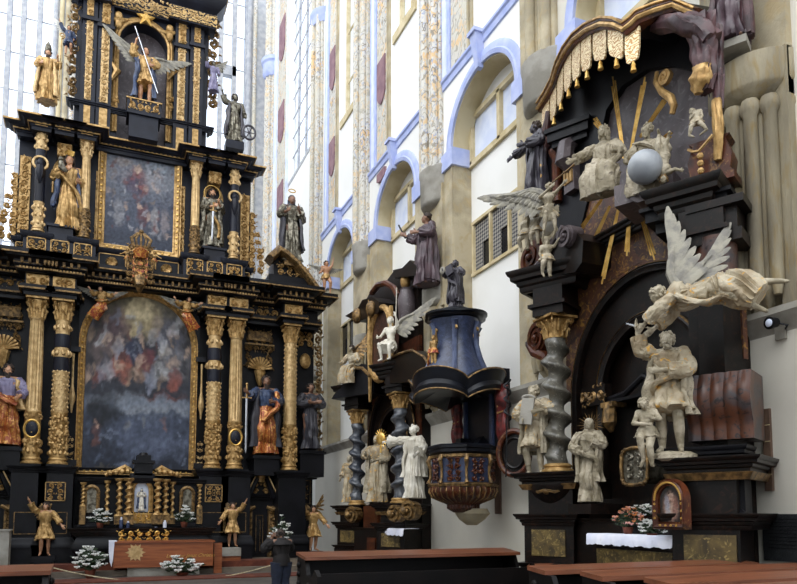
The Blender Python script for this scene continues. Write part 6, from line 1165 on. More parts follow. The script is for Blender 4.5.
m=MB(); [m.ell((.0+dx*H,dy*H,-.03*H),(.13*H,.12*H,.05*H),9) for dx,dy in ((-.05,0),(.08,-.03),(.0,-.08))]; part(T,'rock_base',m,'statue',local=True)
T=fx('boy_statue','ivory statue of a crouching curly-haired boy on the plinth edge below the old man',648,468,400,1.6,style='curly',hair='statue',robe='statue',skirt='loin',torso=False,sleeve=False,seed=43,fat=1.3,child=1.2,hy=20,J=dict(head=(-.02,-.08,.93),neck=(0,-.04,.86),lk=(-.06,-.18,.42),rk=(.07,-.16,.3),la=(-.03,-.1,.12),ra=(.08,-.1,.04),rw=(.14,-.16,.7),re=(.2,-.05,.7),lw=(.04,-.17,.62),le=(-.17,-.06,.66)))
# flying angel
p=WALL.P(712,318,1.35); H=1.45
FA=dict(head=(-.42,-.06,.26),neck=(-.34,-.02,.235),chest=(-.22,0,.22),waist=(-.1,0,.22),pelvis=(.0,0,.23),ls=(-.29,-.1,.2),rs=(-.27,.1,.24),le=(-.4,-.16,.1),lw=(-.5,-.14,.02),re=(-.38,.08,.1),rw=(-.48,.0,.0),lh=(.03,-.05,.22),rh=(.03,.05,.24),lk=(.2,-.12,.12),rk=(.26,.06,.24),la=(.36,-.05,.0),ra=(.46,.08,.22),lt=(.42,-.06,-.04),rt=(.54,.08,.2))
T=figure('angel_statue','ivory angel flying down from the right above the old man, wings raised','statue',WALL,p,H,face=24,J=FA,body='statue',hair='statue',style='curly',robe='statuegold',skirt='none',hp=25,hy=-40,seed=44,skirtpath=[((-.14,0,.22),.085,.08),((0,0,.22),.1,.1),((.13,-.02,.22),.13,.12),((.27,-.02,.16),.13,.14),((.36,0,.1),.1,.16)],mantle=None,sash=('statuegold',[(-.24,-.1,.22),(-.12,-.11,.14),(.02,-.13,.1),(.14,-.12,.13),(.24,-.1,.08)]),wings=[((-.24,.02,.3),(-.2,.15,1),(.45,.2,.35),.75),((-.16,.08,.3),(.35,.35,.9),(.7,.2,-.1),.6)],wmat='feather',fat=1.0)
# trumpet angel and cherubs on the left volute
T=fx('angel_statue','ivory angel blowing a trumpet, seated on the left volute of the near altar',549,243,184,1.15,style='curly',hair='statue',robe='statue',skirt='tunic',torso=False,sleeve=False,seed=45,hy=40,J=dict(head=(.03,-.03,.93),re=(.2,-.06,.84),rw=(.3,-.12,.88),le=(-.1,-.12,.76),lw=(.12,-.2,.84),rk=(.14,-.14,.4),ra=(.16,-.12,.14),lk=(.02,-.18,.44),la=(-.02,-.16,.16)),sash=('statuegold',[(-.14,-.04,.6),(-.02,-.14,.56),(.12,-.12,.5),(.2,-.08,.38)]),wings=[((-.06,.05,.82),(-1,.0,.25),(-.55,0,-.8),1.15)],wmat='feather'); H=T.H
m=MB(); a=V((.06,-.12,.92))*H; b=V((.62,-.35,1.06))*H; m.tube([a,a.lerp(b,.8),a.lerp(b,.93),b],[.012*H,.014*H,.025*H,.045*H],8); part(T,'trumpet',m,'golddark',local=True)
for i,(x,y,yt,w_,f,lb) in enumerate(((526,252,216,1.0,10,'ivory cherub clinging to the volute behind the trumpet angel'),(547,278,240,1.2,60,'ivory cherub tumbling down the front of the left volute'),(536,246,214,1.1,30,'ivory cherub between the trumpet angel and its wing'))):
    fx('cherub_statue',lb,x,y,yt,w_,face=f,style='curly',hair='statue',robe='statuegold',skirt='loin',torso=False,sleeve=False,fat=1.6,child=1.4,seed=46+i,J=dict(lk=(-.1,-.16,.34),la=(-.12,-.06,.12),re=(.2,-.08,.8),rw=(.26,-.16,.9)))
SEAT=dict(pelvis=(0,.02,.34),waist=(0,0,.44),chest=(0,-.01,.6),neck=(0,-.02,.73),head=(0,-.04,.83),ls=(-.125,0,.69),rs=(.125,0,.69),le=(-.2,-.06,.54),re=(.2,-.06,.54),lw=(-.16,-.2,.5),rw=(.16,-.2,.5),lh=(-.06,0,.32),rh=(.06,0,.32),lk=(-.1,-.26,.34),rk=(.11,-.24,.3),la=(-.08,-.2,.06),ra=(.12,-.22,.05),lt=(-.09,-.3,.02),rt=(.14,-.32,.02))
SP=[((0,0,.45),.09,.08),((0,-.03,.34),.13,.12),((0,-.16,.31),.17,.13),((0,-.23,.2),.17,.13),((.0,-.2,.03),.18,.14)]
def seated(name,label,x,y,yt,w,J={},**k):
    p=WALL.P(x,y,w); H=(WALL.px(x,yt,w)[1]-p.z)/.9; jj=dict(SEAT); jj.update(J); kk=dict(face=34,skirtpath=SP); kk.update(k); return figure(name,label,'statue',WALL,p,H,J=jj,**kk)
T=seated('christ_statue','ivory seated bearded figure with flowing cloak left of the globe, under the canopy',606,205,127,.95,style='long',hair='statue',robe='statue',seed=50,hy=-25,J=dict(le=(-.22,-.08,.6),lw=(-.3,-.2,.52)),mantle=None,sash=('statue',[(.14,.0,.72),(.2,-.1,.5),(.16,-.24,.36),(.1,-.3,.15),(.0,-.28,.0)]),body='statue',fat=1.1)
T=seated('father_statue','ivory seated old man leaning over the pale globe under the canopy',650,205,124,.8,style='beard',hair='statue',robe='statue',seed=51,hy=-20,sash=('statue',[(-.14,.0,.72),(0,-.12,.64),(.16,-.1,.5),(.2,-.05,.3)]),body='statue')
m=MB(); c=WALL.P(645,167,1.3); k=WALL.k(645,167,1.3); m.ell((0,0,0),16.5*k,28,18); o=solo('globe','large pale grey globe held before the seated old man',"globe",WALL,MB(),'globe') if 0 else None
m.v=[(a+c.x,b+c.y,d+c.z) for a,b,d in m.v]; solo('globe','large pale grey globe held before the seated old man','globe',WALL,m,'globe',base=(c.x,c.y,c.z-16.5*k))
T=figure('cherub_statue','ivory cherub tumbling head down at the right of the globe','statue',WALL,WALL.P(664,184,1.1),.75,face=34,J=dict(head=(0,-.02,.07),neck=(0,0,.15),chest=(0,0,.25),waist=(0,0,.36),pelvis=(0,0,.46),ls=(-.1,0,.2),rs=(.1,0,.2),le=(-.2,-.04,.28),re=(.2,-.04,.2),lw=(-.24,-.1,.16),rw=(.28,-.1,.14),lh=(-.05,0,.5),rh=(.05,0,.5),lk=(-.07,-.05,.72),rk=(.04,-.02,.7),la=(-.06,.02,.95),ra=(.1,.02,.85),lt=(-.06,-.06,1.),rt=(.13,-.06,.9)),body='statue',hair='golddark',style='short',skirt='none',torso=False,sleeve=False,fat=1.3,child=1.2,seed=52)
T=fx('cherub_statue','ivory cherub lounging on the brown pedestal at the right under the canopy',697,138,106,1.0,style='curly',hair='statue',skirt='loin',robe='statuegold',torso=False,sleeve=False,fat=1.65,child=1.5,seed=53,J=dict(head=(-.1,-.04,.85),neck=(-.06,0,.78),lk=(-.12,-.16,.34),rk=(.16,-.14,.34),la=(-.2,-.1,.1),ra=(.3,-.12,.12),lw=(-.05,-.18,.66)))
m=MB(turn(wp(701,155,.8)[0],.8)); x,z=wp(701,180,.95); z1_=wp(701,137,.95)[1]; m.box(x-.3,x+.3,-.95,-.3,z-.05,z+.05); m.box(x-.26,x+.26,-.9,-.3,z+.05,z+.1); m.prism([(x-.24,z+.1),(x-.27,z+.3),(x-.2,z1_-.05),(x-.25,z1_),(x+.25,z1_),(x+.2,z1_-.05),(x+.27,z+.3),(x+.24,z+.1)],-.9,-.3); o=part(A1,'cherub_pedestal',m,'marbbrown')
m=MB(); x2=x+.03; m.tube([(x2-.2,-.97,z1_-.08),(x2-.1,-1.0,z1_-.16),(x2,-1.0,z1_-.2),(x2+.1,-1.0,z1_-.16),(x2+.2,-.97,z1_-.08)],.02,5)
for i in range(5): m.ell((x2,-.98,z1_-.26-.1*i),.045,6)
part(A1,'gilt_pendant',m,'gold')
# far altar figures
T=fx('saint_statue','cream and gilt statue raising a book beside the far altar twisted column',377,503,436,1.05,style='hood',hair='statue',robe='statuegold',mantle=('statue',.15),seed=55,body='statue',J=dict(lw=(-.1,-.16,.72),le=(-.2,-.04,.7),rw=(.08,-.14,.62)))
T=fx('priest_statue','white marble priest stretching one arm out towards the golden monstrance',414,499,426,1.1,style='short',hair='statuewhite',robe='statuewhite',body='statuewhite',seed=56,face=20,flare=.95,J=dict(le=(-.26,-.08,.8),lw=(-.4,-.14,.8),rw=(.2,-.14,.6),re=(.2,-.02,.68)),sleeve='wide',mantle=('statuewhite',.3)); H=T.H
m=MB(); c=V((-.5,-.16,.85))*H; m.ell(c,(.09*H,.03*H,.09*H),14)
for i in range(18): a=2*pi*i/18; m.tube([c,c+V((cos(a),0,sin(a)))*.14*H],[.014*H,.004*H],4)
m.tube([c,c-V((0,0,.2*H))],[.012*H,.015*H],6); part(T,'monstrance',m,'goldbright',local=True)
fx('saint_statue','pale gilt statue half hidden at the far left edge of the far side altar',349,503,456,.9,style='hood',hair='statue',robe='statuegold',seed=57,body='statue')
T=seated('angel_statue','white angel sitting on the far side altar cornice holding a long rod',391,364,318,1.2,style='curly',hair='statuewhite',robe='statuewhite',body='statuewhite',seed=58,torso=False,sleeve=False,J=dict(re=(.2,-.06,.7),rw=(.2,-.14,.86)),skirtpath=[((0,0,.44),.09,.08),((0,-.03,.34),.12,.12),((0,-.15,.32),.15,.11),((0,-.22,.25),.14,.1)],wings=[((.05,.06,.66),(.8,.2,.6),(.7,0,-.5),.9)],wmat='feather'); staff(T,(.2,-.15,.6),(.26,-.2,1.4),T.H,'statuewhite')
seated('angel_statue','brownish angel bending over the left volute of the far side altar',352,386,346,1.1,style='curly',hair='hair',robe='statuegold',body='statue',seed=59,torso=False,hy=-20,wings=[((-.03,.06,.66),(.5,.2,.8),(.7,0,-.5),.7)],wmat='golddark')
# ---- statues on the pier consoles
def pier_fig(k,name,label,y,yt,x,w,**kk):
    p=WALL.P(x,y,w); zc=7.42 if k else 7.3; return px_figure(name,label,'statue',WALL,x,y,yt,w,**kk)
T=px_figure('preacher_statue','dark wooden preacher stretching out a hand on the pier left of the canopy','statue',WALL,537,203,122,.55,face=-5,body='bronze',style='short',robe='bronze',hair='hair',seed=60,hy=-25,J=dict(le=(-.22,-.06,.76),lw=(-.38,-.12,.74),rw=(-.02,-.15,.72),re=(.17,-.05,.68)),flare=.85,mantle=('bronze',.05))
T=px_figure('jesuit_statue','purple-brown robed figure holding up a short stick on the middle pier console','statue',WALL,427,286,214,.45,face=10,body='skindark',style='short',robe='brownrobe',hair='hair',seed=61,hy=-40,J=dict(le=(-.2,-.06,.68),lw=(-.3,-.14,.76),rw=(-.02,-.15,.72),re=(.17,-.05,.68)),flare=.95,fat=1.05,mantle=('brownrobe',.04)); m=MB(); m.tube([V((-.3,-.15,.73))*T.H,V((-.42,-.18,.95))*T.H],.012*T.H,6); part(T,'stick',m,'iron',local=True)
T=px_figure('saint_statue','tall robed figure cut off by the photo top on the nearest pier console','statue',WALL,731,46,-64,.5,face=30,body='skindark',style='short',robe='brownrobe',hair='hair',seed=62,flare=.95,mantle=('drapemauve',.03),plinth=(.42,.1),pm='stonegrey')
# ================================================================== PULPIT
W0=Frame((0,0,0),0)
c=WALL.P(463,470,1.0); px_,pw=c.x,1.0
PU=Thing('pulpit','blue marble pulpit with gilt mouldings and a scalloped sounding board','pulpit',WALL,(px_,-.9,0))
def pz(q,w=1.0,p=463): return WALL.px(p,q,w)[1]
def oct_ring(x,w,r,z,n=48,lob=0,ph=0): return [V((x+r*(1+lob*abs(sin(4*(2*pi*i/n+ph))))*cos(2*pi*i/n),-w+r*(1+lob*abs(sin(4*(2*pi*i/n+ph))))*sin(2*pi*i/n),z)) for i in range(n)]
def lathe8(th,name,prof,mat,n=8,parent=None,ph=0):
    m=MB(); m.rings([[V((px_+r*cos(2*pi*i/n+ph),-pw+r*sin(2*pi*i/n+ph),z)) for i in range(n)] for r,z in prof]); return part(th,name,m,mat,parent=parent)
rr=.66; zr=pz(447,1.3); zb=pz(487,1.3); ph=pi/8
o=lathe8(PU,'basket',[(rr*.98,zb),(rr,zb+.05),(rr*.97,zb+.3),(rr,zr-.12),(rr*1.0,zr-.1)],'pulpitblue',ph=ph)
lathe8(PU,'handrail',[(rr*1.0,zr-.12),(rr*1.08,zr-.08),(rr*1.08,zr-.02),(rr*1.12,zr),(rr*1.12,zr+.05),(rr*1.05,zr+.08),(rr*.9,zr+.08)],'pulpitdark',ph=ph)
lathe8(PU,'gilt_band',[(rr*1.0,zr-.2),(rr*1.04,zr-.18),(rr*1.04,zr-.13),(rr*1.0,zr-.12)],'golddark',ph=ph)
lathe8(PU,'gilt_band',[(rr*1.0,zb+.0),(rr*1.1,zb+.02),(rr*1.12,zb+.06),(rr*1.0,zb+.1)],'golddark',ph=ph)
for i in range(8):
    a=2*pi*i/8+ph; x,y=px_+rr*1.02*cos(a),-pw+rr*1.02*sin(a)
    if sin(a)>.6: continue
    m=MB(); m.tube([(x,y,zr-.14),(x+.05*cos(a),y+.05*sin(a),zr-.25),(x,y,zr-.4),(x,y,zb+.2),(x+.05*cos(a),y+.05*sin(a),zb+.08)],[.04,.05,.03,.028,.045],8); part(PU,'gilt_bracket',m,'golddark')
    a+=pi/8; q=rr*.93
    T_=Matrix.Translation((px_+q*cos(a),-pw+q*sin(a),(zr+zb)/2))@Matrix.Rotation(a+pi/2,4,'Z'); m=MB(T_); m.carve(-.15,.15,-.28,.2,.02,60+i,.12,.3); part(PU,'carved_relief',m,'marbbrown')
m=MB(); n=40; rs_=[]
for r,z in ((rr*1.02,zb+.02),(rr*1.05,zb-.08),(rr*.95,zb-.2),(rr*.62,zb-.3),(rr*.5,zb-.34),(rr*.5,zb-.42),(rr*.3,zb-.5)):
    rs_.append([V((px_+r*(1+.03*cos(32*2*pi*i/160))*cos(2*pi*i/160),-pw+r*(1+.03*cos(32*2*pi*i/160))*sin(2*pi*i/160),z)) for i in range(160)])
m.rings(rs_); part(PU,'gadrooned_bowl',m,'marbbrown')
m=MB(); 
for i in range(32):
    a=2*pi*i/32; m.tube([(px_+r*cos(a),-pw+r*sin(a),z) for r,z in ((rr*1.06,zb+.0),(rr*1.08,zb-.08),(rr*.98,zb-.2),(rr*.64,zb-.3))],[.008,.014,.013,.006],4)
part(PU,'gilt_ribs',m,'golddark')
m=MB(); z=zb-.42; rd=random.Random(4); m.rings([[V((px_+r*(1+.12*rd.random())*cos(2*pi*i/14),-pw*.8+r*.8*(1+.12*rd.random())*sin(2*pi*i/14),z_)) for i in range(14)] for r,z_ in ((.36,z),(.4,z-.1),(.3,z-.22),(.12,z-.34))]); part(PU,'stone_corbel',m,'stone')
# rear panel, curtains of carving
zc0=pz(402,.6); xr0,xr1=wp(464,430,.35)[0],wp(497,430,.35)[0]; zr2=wp(480,450,.4)[1]; m=MB(); m.box(xr0,xr1,-.35,-.02,zr2,zc0+.6); m.box(xr0,xr0+.3,-.6,-.02,zr2,zr2+.3); part(PU,'rear_wall',m,'pulpitdark'); [part(PU,'door_jamb',MB().box(q_,q_+.1,-.42,-.35,zr2,zc0+.3),'pulpitblue') for q_ in (xr0+.1,xr1-.2)]; m=MB(); m.tube([(px_,-.9,zb+.3),((xr0+xr1)/2,-.1,zr2+.15)],.3,8); part(PU,'wall_bracket',m,'pulpitdark')
for (xx,ww,sd) in ((wp(503,420,.4)[0],.4,7),(wp(458,420,.45)[0],.45,8)):
    m=MB(); pts=[(xx,-ww,zc0+.15),(xx+.03,-ww-.05,zc0-.1),(xx-.02,-ww,zc0-.4),(xx+.05,-ww-.06,zc0-.75),(xx,-ww,zr+.02)]; loft(m,pts,[(.12,.08),(.16,.1),(.12,.09),(.15,.1),(.05,.05)],5,[.3]*5,sd,22,5); o=part(PU,'red_carving',m,'red',ang=60); m=MB()
    for i in range(7): z=zc0+.05-i*.14; m.tube([(xx-.12,-ww-.02,z),(xx,-ww-.13,z-.05),(xx+.12,-ww-.02,z)],[.012,.022,.012],4)
    part(PU,'gilt_scrolls',m,'gold',parent=o)
# sounding board
pxb=px_; px_=px_-.28
zk=pz(396,1.4); n=96; 
def lob(r,z,l=.1,dz=.0):
    out=[]
    for i in range(n):
        a=2*pi*i/n; s_=abs(sin(2*(a)+.5)); out.append(V((px_+r*(.86+l*s_**.6*1.4)*cos(a),-pw+r*(.86+l*s_**.6*1.4)*sin(a)*.92,z+dz*s_**.6)))
    return out
m=MB(); R0=1.13; m.rings([lob(R0*.5,zk+.25),lob(R0*.86,zk+.0,.1,.22),lob(R0*.98,zk-.02,.1,.22),lob(R0,zk+.06,.1,.24),lob(R0*.94,zk+.14,.1,.26),lob(R0*.98,zk+.26,.1,.28),lob(R0*1.0,zk+.34,.1,.28),lob(R0*.9,zk+.42,.1,.25),lob(R0*.7,zk+.5,.1,.1),lob(R0*.4,zk+.55)]); part(PU,'sounding_board',m,'pulpitdark')
for zz_,r_,d_ in ((-.02,.985,.22),(.36,1.0,.28)):
    m=MB(); l=lob(R0*r_,zk+zz_,.1,d_); m.tube(l+[l[0]],.018,5); part(PU,'gilt_rim',m,'golddark')
# blue superstructure with scrolls and reliefs
z0=zk+.45; z1=pz(316,1.1); hh=z1-z0; m=MB(); rs_=[]
for r,t in ((.74,0),(.66,.12),(.5,.4),(.42,.6),(.42,.8),(.48,.93),(.5,1.)):
    rs_.append([V((px_+r*(1+.16*abs(cos(2*a)))*cos(a),-pw+r*(1+.16*abs(cos(2*a)))*sin(a),z0+hh*t)) for a in [2*pi*i/48+pi/4*0 for i in range(48)]])
m.rings(rs_); part(PU,'superstructure',m,'pulpitblue')
m=MB(); rs_=[]
for r,z in ((.46,0),(.56,.03),(.58,.07),(.64,.09),(.64,.13),(.4,.15)):
    rs_.append([V((px_+r*(1+.14*abs(sin(2*a+.8)))*cos(a),-pw+r*(1+.14*abs(sin(2*a+.8)))*sin(a),z1+z)) for a in [2*pi*i/48 for i in range(48)]])
m.rings(rs_); part(PU,'top_slab',m,'pulpitdark'); m=MB(); m.lathe(px_,-pw,[(.42,z1+.14),(.42,z1+.22),(.36,z1+.26)],12); part(PU,'statue_base',m,'pulpitdark')
for i in range(4):
    a=-pi/2+pi/4+i*pi/2*.66-pi/4; cx_,cy_=px_+.5*cos(a),-pw+.5*sin(a); m=MB(); 
    for j in range(6): z=z0+hh*(.85-j*.12); q=.5-.08*sin(j); m.ell((px_+(.42+.04*(j%2))*cos(a),-pw+(.42+.04*(j%2))*sin(a),z),(.05,.05,.07),6)
    m.spiral((cx_,cy_,z0+hh*.8),.1,.02,1.2,0,.03,.02); part(PU,'gilt_festoon',m,'gold'); m=MB(); aa=a; m.tube([(px_+r*cos(aa),-pw+r*sin(aa),z0+hh*t) for r,t in ((.86,0),(.74,.1),(.6,.35),(.5,.6),(.5,.85),(.56,.95))],[.09,.08,.07,.07,.08,.1],6,.7); part(PU,'corner_volute',m,'bluecorner')
T=px_figure('cherub_statue','red-draped gilded cherub on the left shoulder of the pulpit sounding board','statue',WALL,434,368,336,1.6,face=20,body='gold',hair='golddark',style='curly',skirt='loin',robe='redgold',torso=False,sleeve=False,fat=1.3,child=1.3,seed=70,sash=('redgold',[(-.15,-.05,.6),(-.12,-.1,.35),(-.2,-.05,.1)]),J=dict(re=(.2,-.08,.8),rw=(.26,-.16,.95)))
p=V((px_,-pw,z1+.26)); H=WALL.px(458,259,1.0)[1]-p.z
T=figure('saint_statue','dark wooden saint holding a book on top of the pulpit sounding board','statue',WALL,p,H,face=20,body='bronze',style='curly',hair='bronze',robe='bronze',mantle=('bronze',.15),seed=71,sash=('bronze',[(-.14,-.04,.7),(0,-.14,.56),(.13,-.1,.46),(.12,-.1,.2)]),J=dict(le=(-.22,-.04,.74),lw=(-.16,-.16,.78),re=(.22,-.02,.7),rw=(.24,-.14,.66),pelvis=(.03,0,.54),lk=(-.05,-.08,.28)),flare=.85)
m=MB(Matrix.Rotation(R(-15),4,'Y')); m.box(.13*H,.3*H,-.2*H,-.16*H,.64*H,.84*H); part(T,'book',m,'bronze',local=True); m=MB(); m.ell((-.16*H,-.2*H,.8*H),(.07*H,.03*H,.08*H),10); part(T,'scroll',m,'stonegrey',local=True)
# ================================================================== PEWS
def pew(name,label,x0,x1,y,z,depth=.36,ends=(1,1),group='dark pews with red-brown book rests',slant=.05,panels=6):
    T=Thing(name,label,'pew',W0,((x0+x1)/2,y,0),group=group)
    m=MB(); n=1; m.add([(x0-.05,y-depth,z-slant),(x1+.05,y-depth,z-slant),(x1+.05,y,z),(x0-.05,y,z),(x0-.05,y-depth,z-slant-.045),(x1+.05,y-depth,z-slant-.045),(x1+.05,y,z-.045),(x0-.05,y,z-.045)],[(0,1,2,3),(7,6,5,4),(0,4,5,1),(1,5,6,2),(2,6,7,3),(3,7,4,0)]); part(T,'book_rest',m,'pewtop')
    m=MB(); m.box(x0+.03,x1-.03,y-.1,y-.04,.12,z-.05); k=panels
    for i in range(k+1): xx=x0+(x1-x0)*i/k; m.box(max(x0,xx-.05),min(x1,xx+.05),y-.04,y-.015,.12,z-.05)
    m.box(x0,x1,y-.04,y-.015,.12,.25); m.box(x0,x1,y-.04,y-.015,z-.2,z-.06); part(T,'front_panel',m,'pew')
    m=MB(); m.box(x0+.03,x1-.03,y-.95,y-.55,.42,.46); part(T,'seat',m,'pew'); m=MB(); m.box(x0+.03,x1-.03,y-1.0,y-.95,.12,z-.25); part(T,'backrest',m,'pew')
    m=MB(); m.box(x0,x1,y-1.05,y,0,.12); part(T,'platform',m,'pew')
    for e,xx in zip(ends,(x0,x1)):
        if not e: continue
        m=MB(); s_=-1 if xx==x0 else 1; pts=[(y-1.02,.0),(y-1.02,z-.28),(y-.9,z-.2),(y-.7,z-.35),(y-.5,z-.3),(y-.4,z-.08),(y-.0,z-.05),(y,.0)]; k=len(pts)
        m.add([(xx-.03,a,b) for a,b in pts]+[(xx+.03,a,b) for a,b in pts],[tuple(range(k)),tuple(range(2*k-1,k-1,-1))]+[(i,(i+1)%k,k+(i+1)%k,k+i)[::-1] for i in range(k)]); o=part(T,'bench_end',m,'pew')
        m=MB(); 
        for j in range(6): m.ell((xx+s_*.04,y-.12,z-.18-.13*j),(.035,.045,.045),8)
        m.tube([(xx+s_*.035,y-.6+.14*cos(t),z-.55+.14*sin(t)) for t in [i*.5 for i in range(13)]],.025,5); part(T,'carved_knobs',m,'pew',parent=o)
    return T
for i,y in enumerate((6.3,5.52,4.76,4.0)):
    lb=('farthest of the pews below the near side altar','second pew from the near side altar, red-brown book rest','third pew from the near side altar, cut by the photo bottom','nearest pew in the bottom right corner of the photo')[i]
    pew('church_pew',lb,4.2+.08*i,(7.1,7.3,7.3,7.3)[i],y,1.17,slant=.03,depth=.32)
pew('church_pew','long black pew with flat brown top below the pulpit and far side altar',2.72,6.15,10.1,1.16,depth=.5,slant=.05,panels=8)
pew('church_pew','short dark pew in the bottom left corner of the photo',-4.2,-.5,8.7,1.16,depth=.45,slant=.04)
pew('church_pew','low black pew between the long pew and the near side altar pews',6.4,7.5,9.6,.92,depth=.3,slant=.03,panels=2)
# ================================================================== PERSON photographing the altar, seen from behind
PH=1.62; T=figure('person','person in dark jacket and jeans with raised arms taking a picture near the pews','person',W0,(3.35,13.4,-.18) if 0 else (3.3,13.6,0),1.43,face=192,body='skindark',style='short',robe='jacket',hair='hair',skirt='none',sleeve=True,seed=80,fat=1.12,J=dict(head=(0,-.05,.915),le=(-.18,-.12,.72),lw=(-.06,-.2,.86),re=(.2,-.12,.72),rw=(.06,-.2,.86),chest=(0,-.01,.745)))
H=1.43; m=MB(); J=T.J
for a in 'lr': loft(m,[V(J[a+'h'])*H+V((0,0,.05)),V(J[a+'h'])*H*.6+V(J[a+'k'])*H*.4,V(J[a+'k'])*H,V(J[a+'a'])*H],[(.11*H*.9,.1*H),(.085*H,.085*H),(.062*H,.065*H),(.055*H,.06*H)],6,[.03,.04,.08,.12],5,28,4)
part(T,'jeans',m,'denim',local=True,ang=60); m=MB(); loft(m,[(0,0,.66*H),(0,0,.58*H),(0,0,.5*H)],[(.1*H,.09*H),(.115*H,.105*H),(.12*H,.11*H)],7,[.04,.05,.07],6,36,4); part(T,'jacket_hem',m,'jacket',local=True,ang=60)
m=MB(); m.box(-.05*H,.05*H,-.25*H,-.225*H,.84*H,.9*H); part(T,'camera',m,'iron',local=True); m=MB(); m.lathe(0,.0,[(.15*H,.79*H),(.13*H,.83*H),(.07*H,.865*H),(.05*H,.88*H)],16); m.ell((0,.05*H,.84*H),(.07*H,.05*H,.05*H),10); part(T,'jacket_collar',m,'jacket',local=True); m=MB(); [m.box(x-.028*H,x+.028*H,-.1*H,.03*H,0,.03*H) for x in (-.065*H,.075*H)]; part(T,'shoes',m,'iron',local=True)
# ================================================================== THINGS ON THE NAVE WALL
def flat(name,label,cat,pts,w,t,mat,parts=None):
    (x0,y0),(x1,y1)=pts; a,b=WALL.px(x0,y1,w),WALL.px(x1,y0,w); return (min(a[0],b[0]),max(a[0],b[0]),min(a[1],b[1]),max(a[1],b[1]))
a,b=wp(762.5,410,.06)[0],wp(770,410,.06)[0]; z0,z1=wp(766,491,.06)[1],wp(766,409,.06)[1]; T=Thing('wooden_plank','narrow upright brown board on the bright wall right of the near side altar','board',WALL,((a+b)/2,-.03,z0)); m=MB(); m.box(a,b,-.08,-.04,z0,z1); part(T,'board',m,'plank'); m=MB()
for i in range(1,5): z=z0+(z1-z0)*i/5; m.box(a,b,-.088,-.08,z-.006,z+.006)
part(T,'joint_strip',m,'beigeframe')
a,b=wp(495,470,.06)[0],wp(500.5,470,.06)[0]; z0,z1=wp(497,514,.06)[1],wp(497,461,.06)[1]; m=MB(); m.box(a,b,-.08,-.04,z0,z1); solo('wooden_plank','narrow upright wooden board on the wall right of the pulpit basket','board',WALL,m,'plank',base=((a+b)/2,-.03,z0))
a,z1=wp(763,514,.05); z0=wp(763,560,.05)[1]; T=Thing('wall_plaque','black slate memorial plaque low on the right wall','plaque',WALL,(a+.6,-.03,z0)); m=MB(); m.box(a,a+1.3,-.07,-.04,z0,z1); o=part(T,'slab',m,'plaque'); m=MB(); 
for i in range(9): z=z1-.06-i*.045; m.box(a+.08,a+1.2-(i%3)*.06,-.076,-.07,z-.008,z)
part(T,'inscription_lines',m,'iron',parent=o)
p=WALL.P(773,322,.25); T=Thing('spotlight','small round black spotlight on the right wall by the angel foot','lamp',WALL,(p.x,0,p.z)); q=WALL.P(783,332,.02); m=MB(); m.tube([V((p.x,-.2,p.z)),V((p.x,-.32,p.z-.02))],[.06,.08],14); part(T,'lamp_head',m,'iron'); m=MB(); m.ell((p.x,-.325,p.z-.02),(.05,.02,.05),12); part(T,'lens',m,'bluewhite'); m=MB(); m.tube([(p.x,-.2,p.z),(p.x+.1,-.12,p.z-.05),(q.x,-.02,q.z)],.014,6); part(T,'arm',m,'iron'); m=MB(); m.box(q.x-.07,q.x+.07,-.08,0,q.z-.1,q.z+.1); part(T,'junction_box',m,'stonegrey')
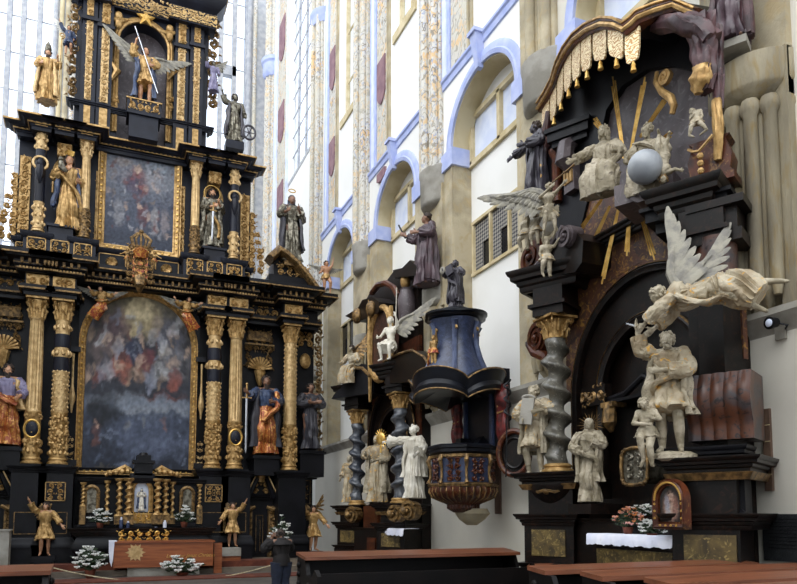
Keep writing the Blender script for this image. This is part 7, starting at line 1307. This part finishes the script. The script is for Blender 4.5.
c=WALL.P(514,453,.5); k=WALL.k(514,453,.5); T=Thing('round_frame','round brown wooden frame hanging behind the tablet-bearing statue','frame',WALL,c,face=35); m=MB(); m.tube([(22*k*.75*cos(t),0,22*k*sin(t)) for t in [2*pi*i/40 for i in range(41)]],.06,8,1.); part(T,'rim',m,'marbbrown',local=True); m=MB(); m.tube([(15*k*.75*cos(t),.02,15*k*sin(t)) for t in [2*pi*i/40 for i in range(41)]],.03,6); m.prism([(20*k*.75*cos(2*pi*i/30),20*k*sin(2*pi*i/30)) for i in range(30)],.03,.06); part(T,'inner_board',m,'marbdark',local=True)
m=MB(); m.tube([(0,.06,0),(0,.5,.05)],.025,6); part(T,'wall_hook',m,'iron',local=True)
p=W0.M@V((0,0,0)); q=WALL.P(342,552,.8); T=Thing('lantern','small black lantern on the floor rail left of the far side altar','lantern',WALL,(q.x,q.y,1.16 if 0 else q.z)); z=0; m=MB(); 
for dx in (-.1,.08):
    for dy in (-.1,.08): m.box(dx,dx+.02,dy,dy+.02,0,.3)
m.box(-.12,.12,-.12,.12,.28,.31); m.box(-.12,.12,-.12,.12,0,.02); m.box(-.14,.14,-.14,.14,-q.z,0); part(T,'housing',m,'iron',local=True); m=MB(); m.lathe(0,0,[(.05,.02),(.05,.16),(.01,.2)],10); part(T,'candle',m,'cloth',local=True)
x,z=wp(442,425,-.48); T=Thing('wall_cartouche','dark scroll-shaped wall ornament seen above the pulpit handrail','ornament',WALL,(x,.45,z)); m=MB(); m.carve(x-.4,x+.4,z-.12,z+.14,-.46,9,.2,.25); m.tube([(x,.47,z+.1),(x,.46,z-.3)],[.05,.02],6); part(T,'scrollwork',m,'stonegrey')
# ================================================================== LIGHT
w=bpy.data.worlds.new('sky'); S.world=w; w.use_nodes=True; bg=w.node_tree.nodes['Background']; bg.inputs[0].default_value=(.86,.92,1.,1); bg.inputs[1].default_value=1.75
sl=bpy.data.lights.new('sun','SUN'); sl.energy=1.15; sl.angle=R(50); sl.color=(1,.97,.92); so=bpy.data.objects.new('sun',sl); COL.objects.link(so); so.rotation_euler=V((-1.,-.75,1.25)).to_track_quat('Z','Y').to_euler()
def area(name,loc,rot,sx,sy,e,col=(1,1,1)):
    l=bpy.data.lights.new(name,'AREA'); l.shape='RECTANGLE'; l.size=sx; l.size_y=sy; l.energy=e; l.color=col; o=bpy.data.objects.new(name,l); COL.objects.link(o); o.location=loc; o.rotation_euler=rot; return o
S.view_settings.view_transform='Standard'; S.view_settings.look='None'; S.view_settings.gamma=1; S.view_settings.exposure=.45; S.view_settings.use_curve_mapping=False
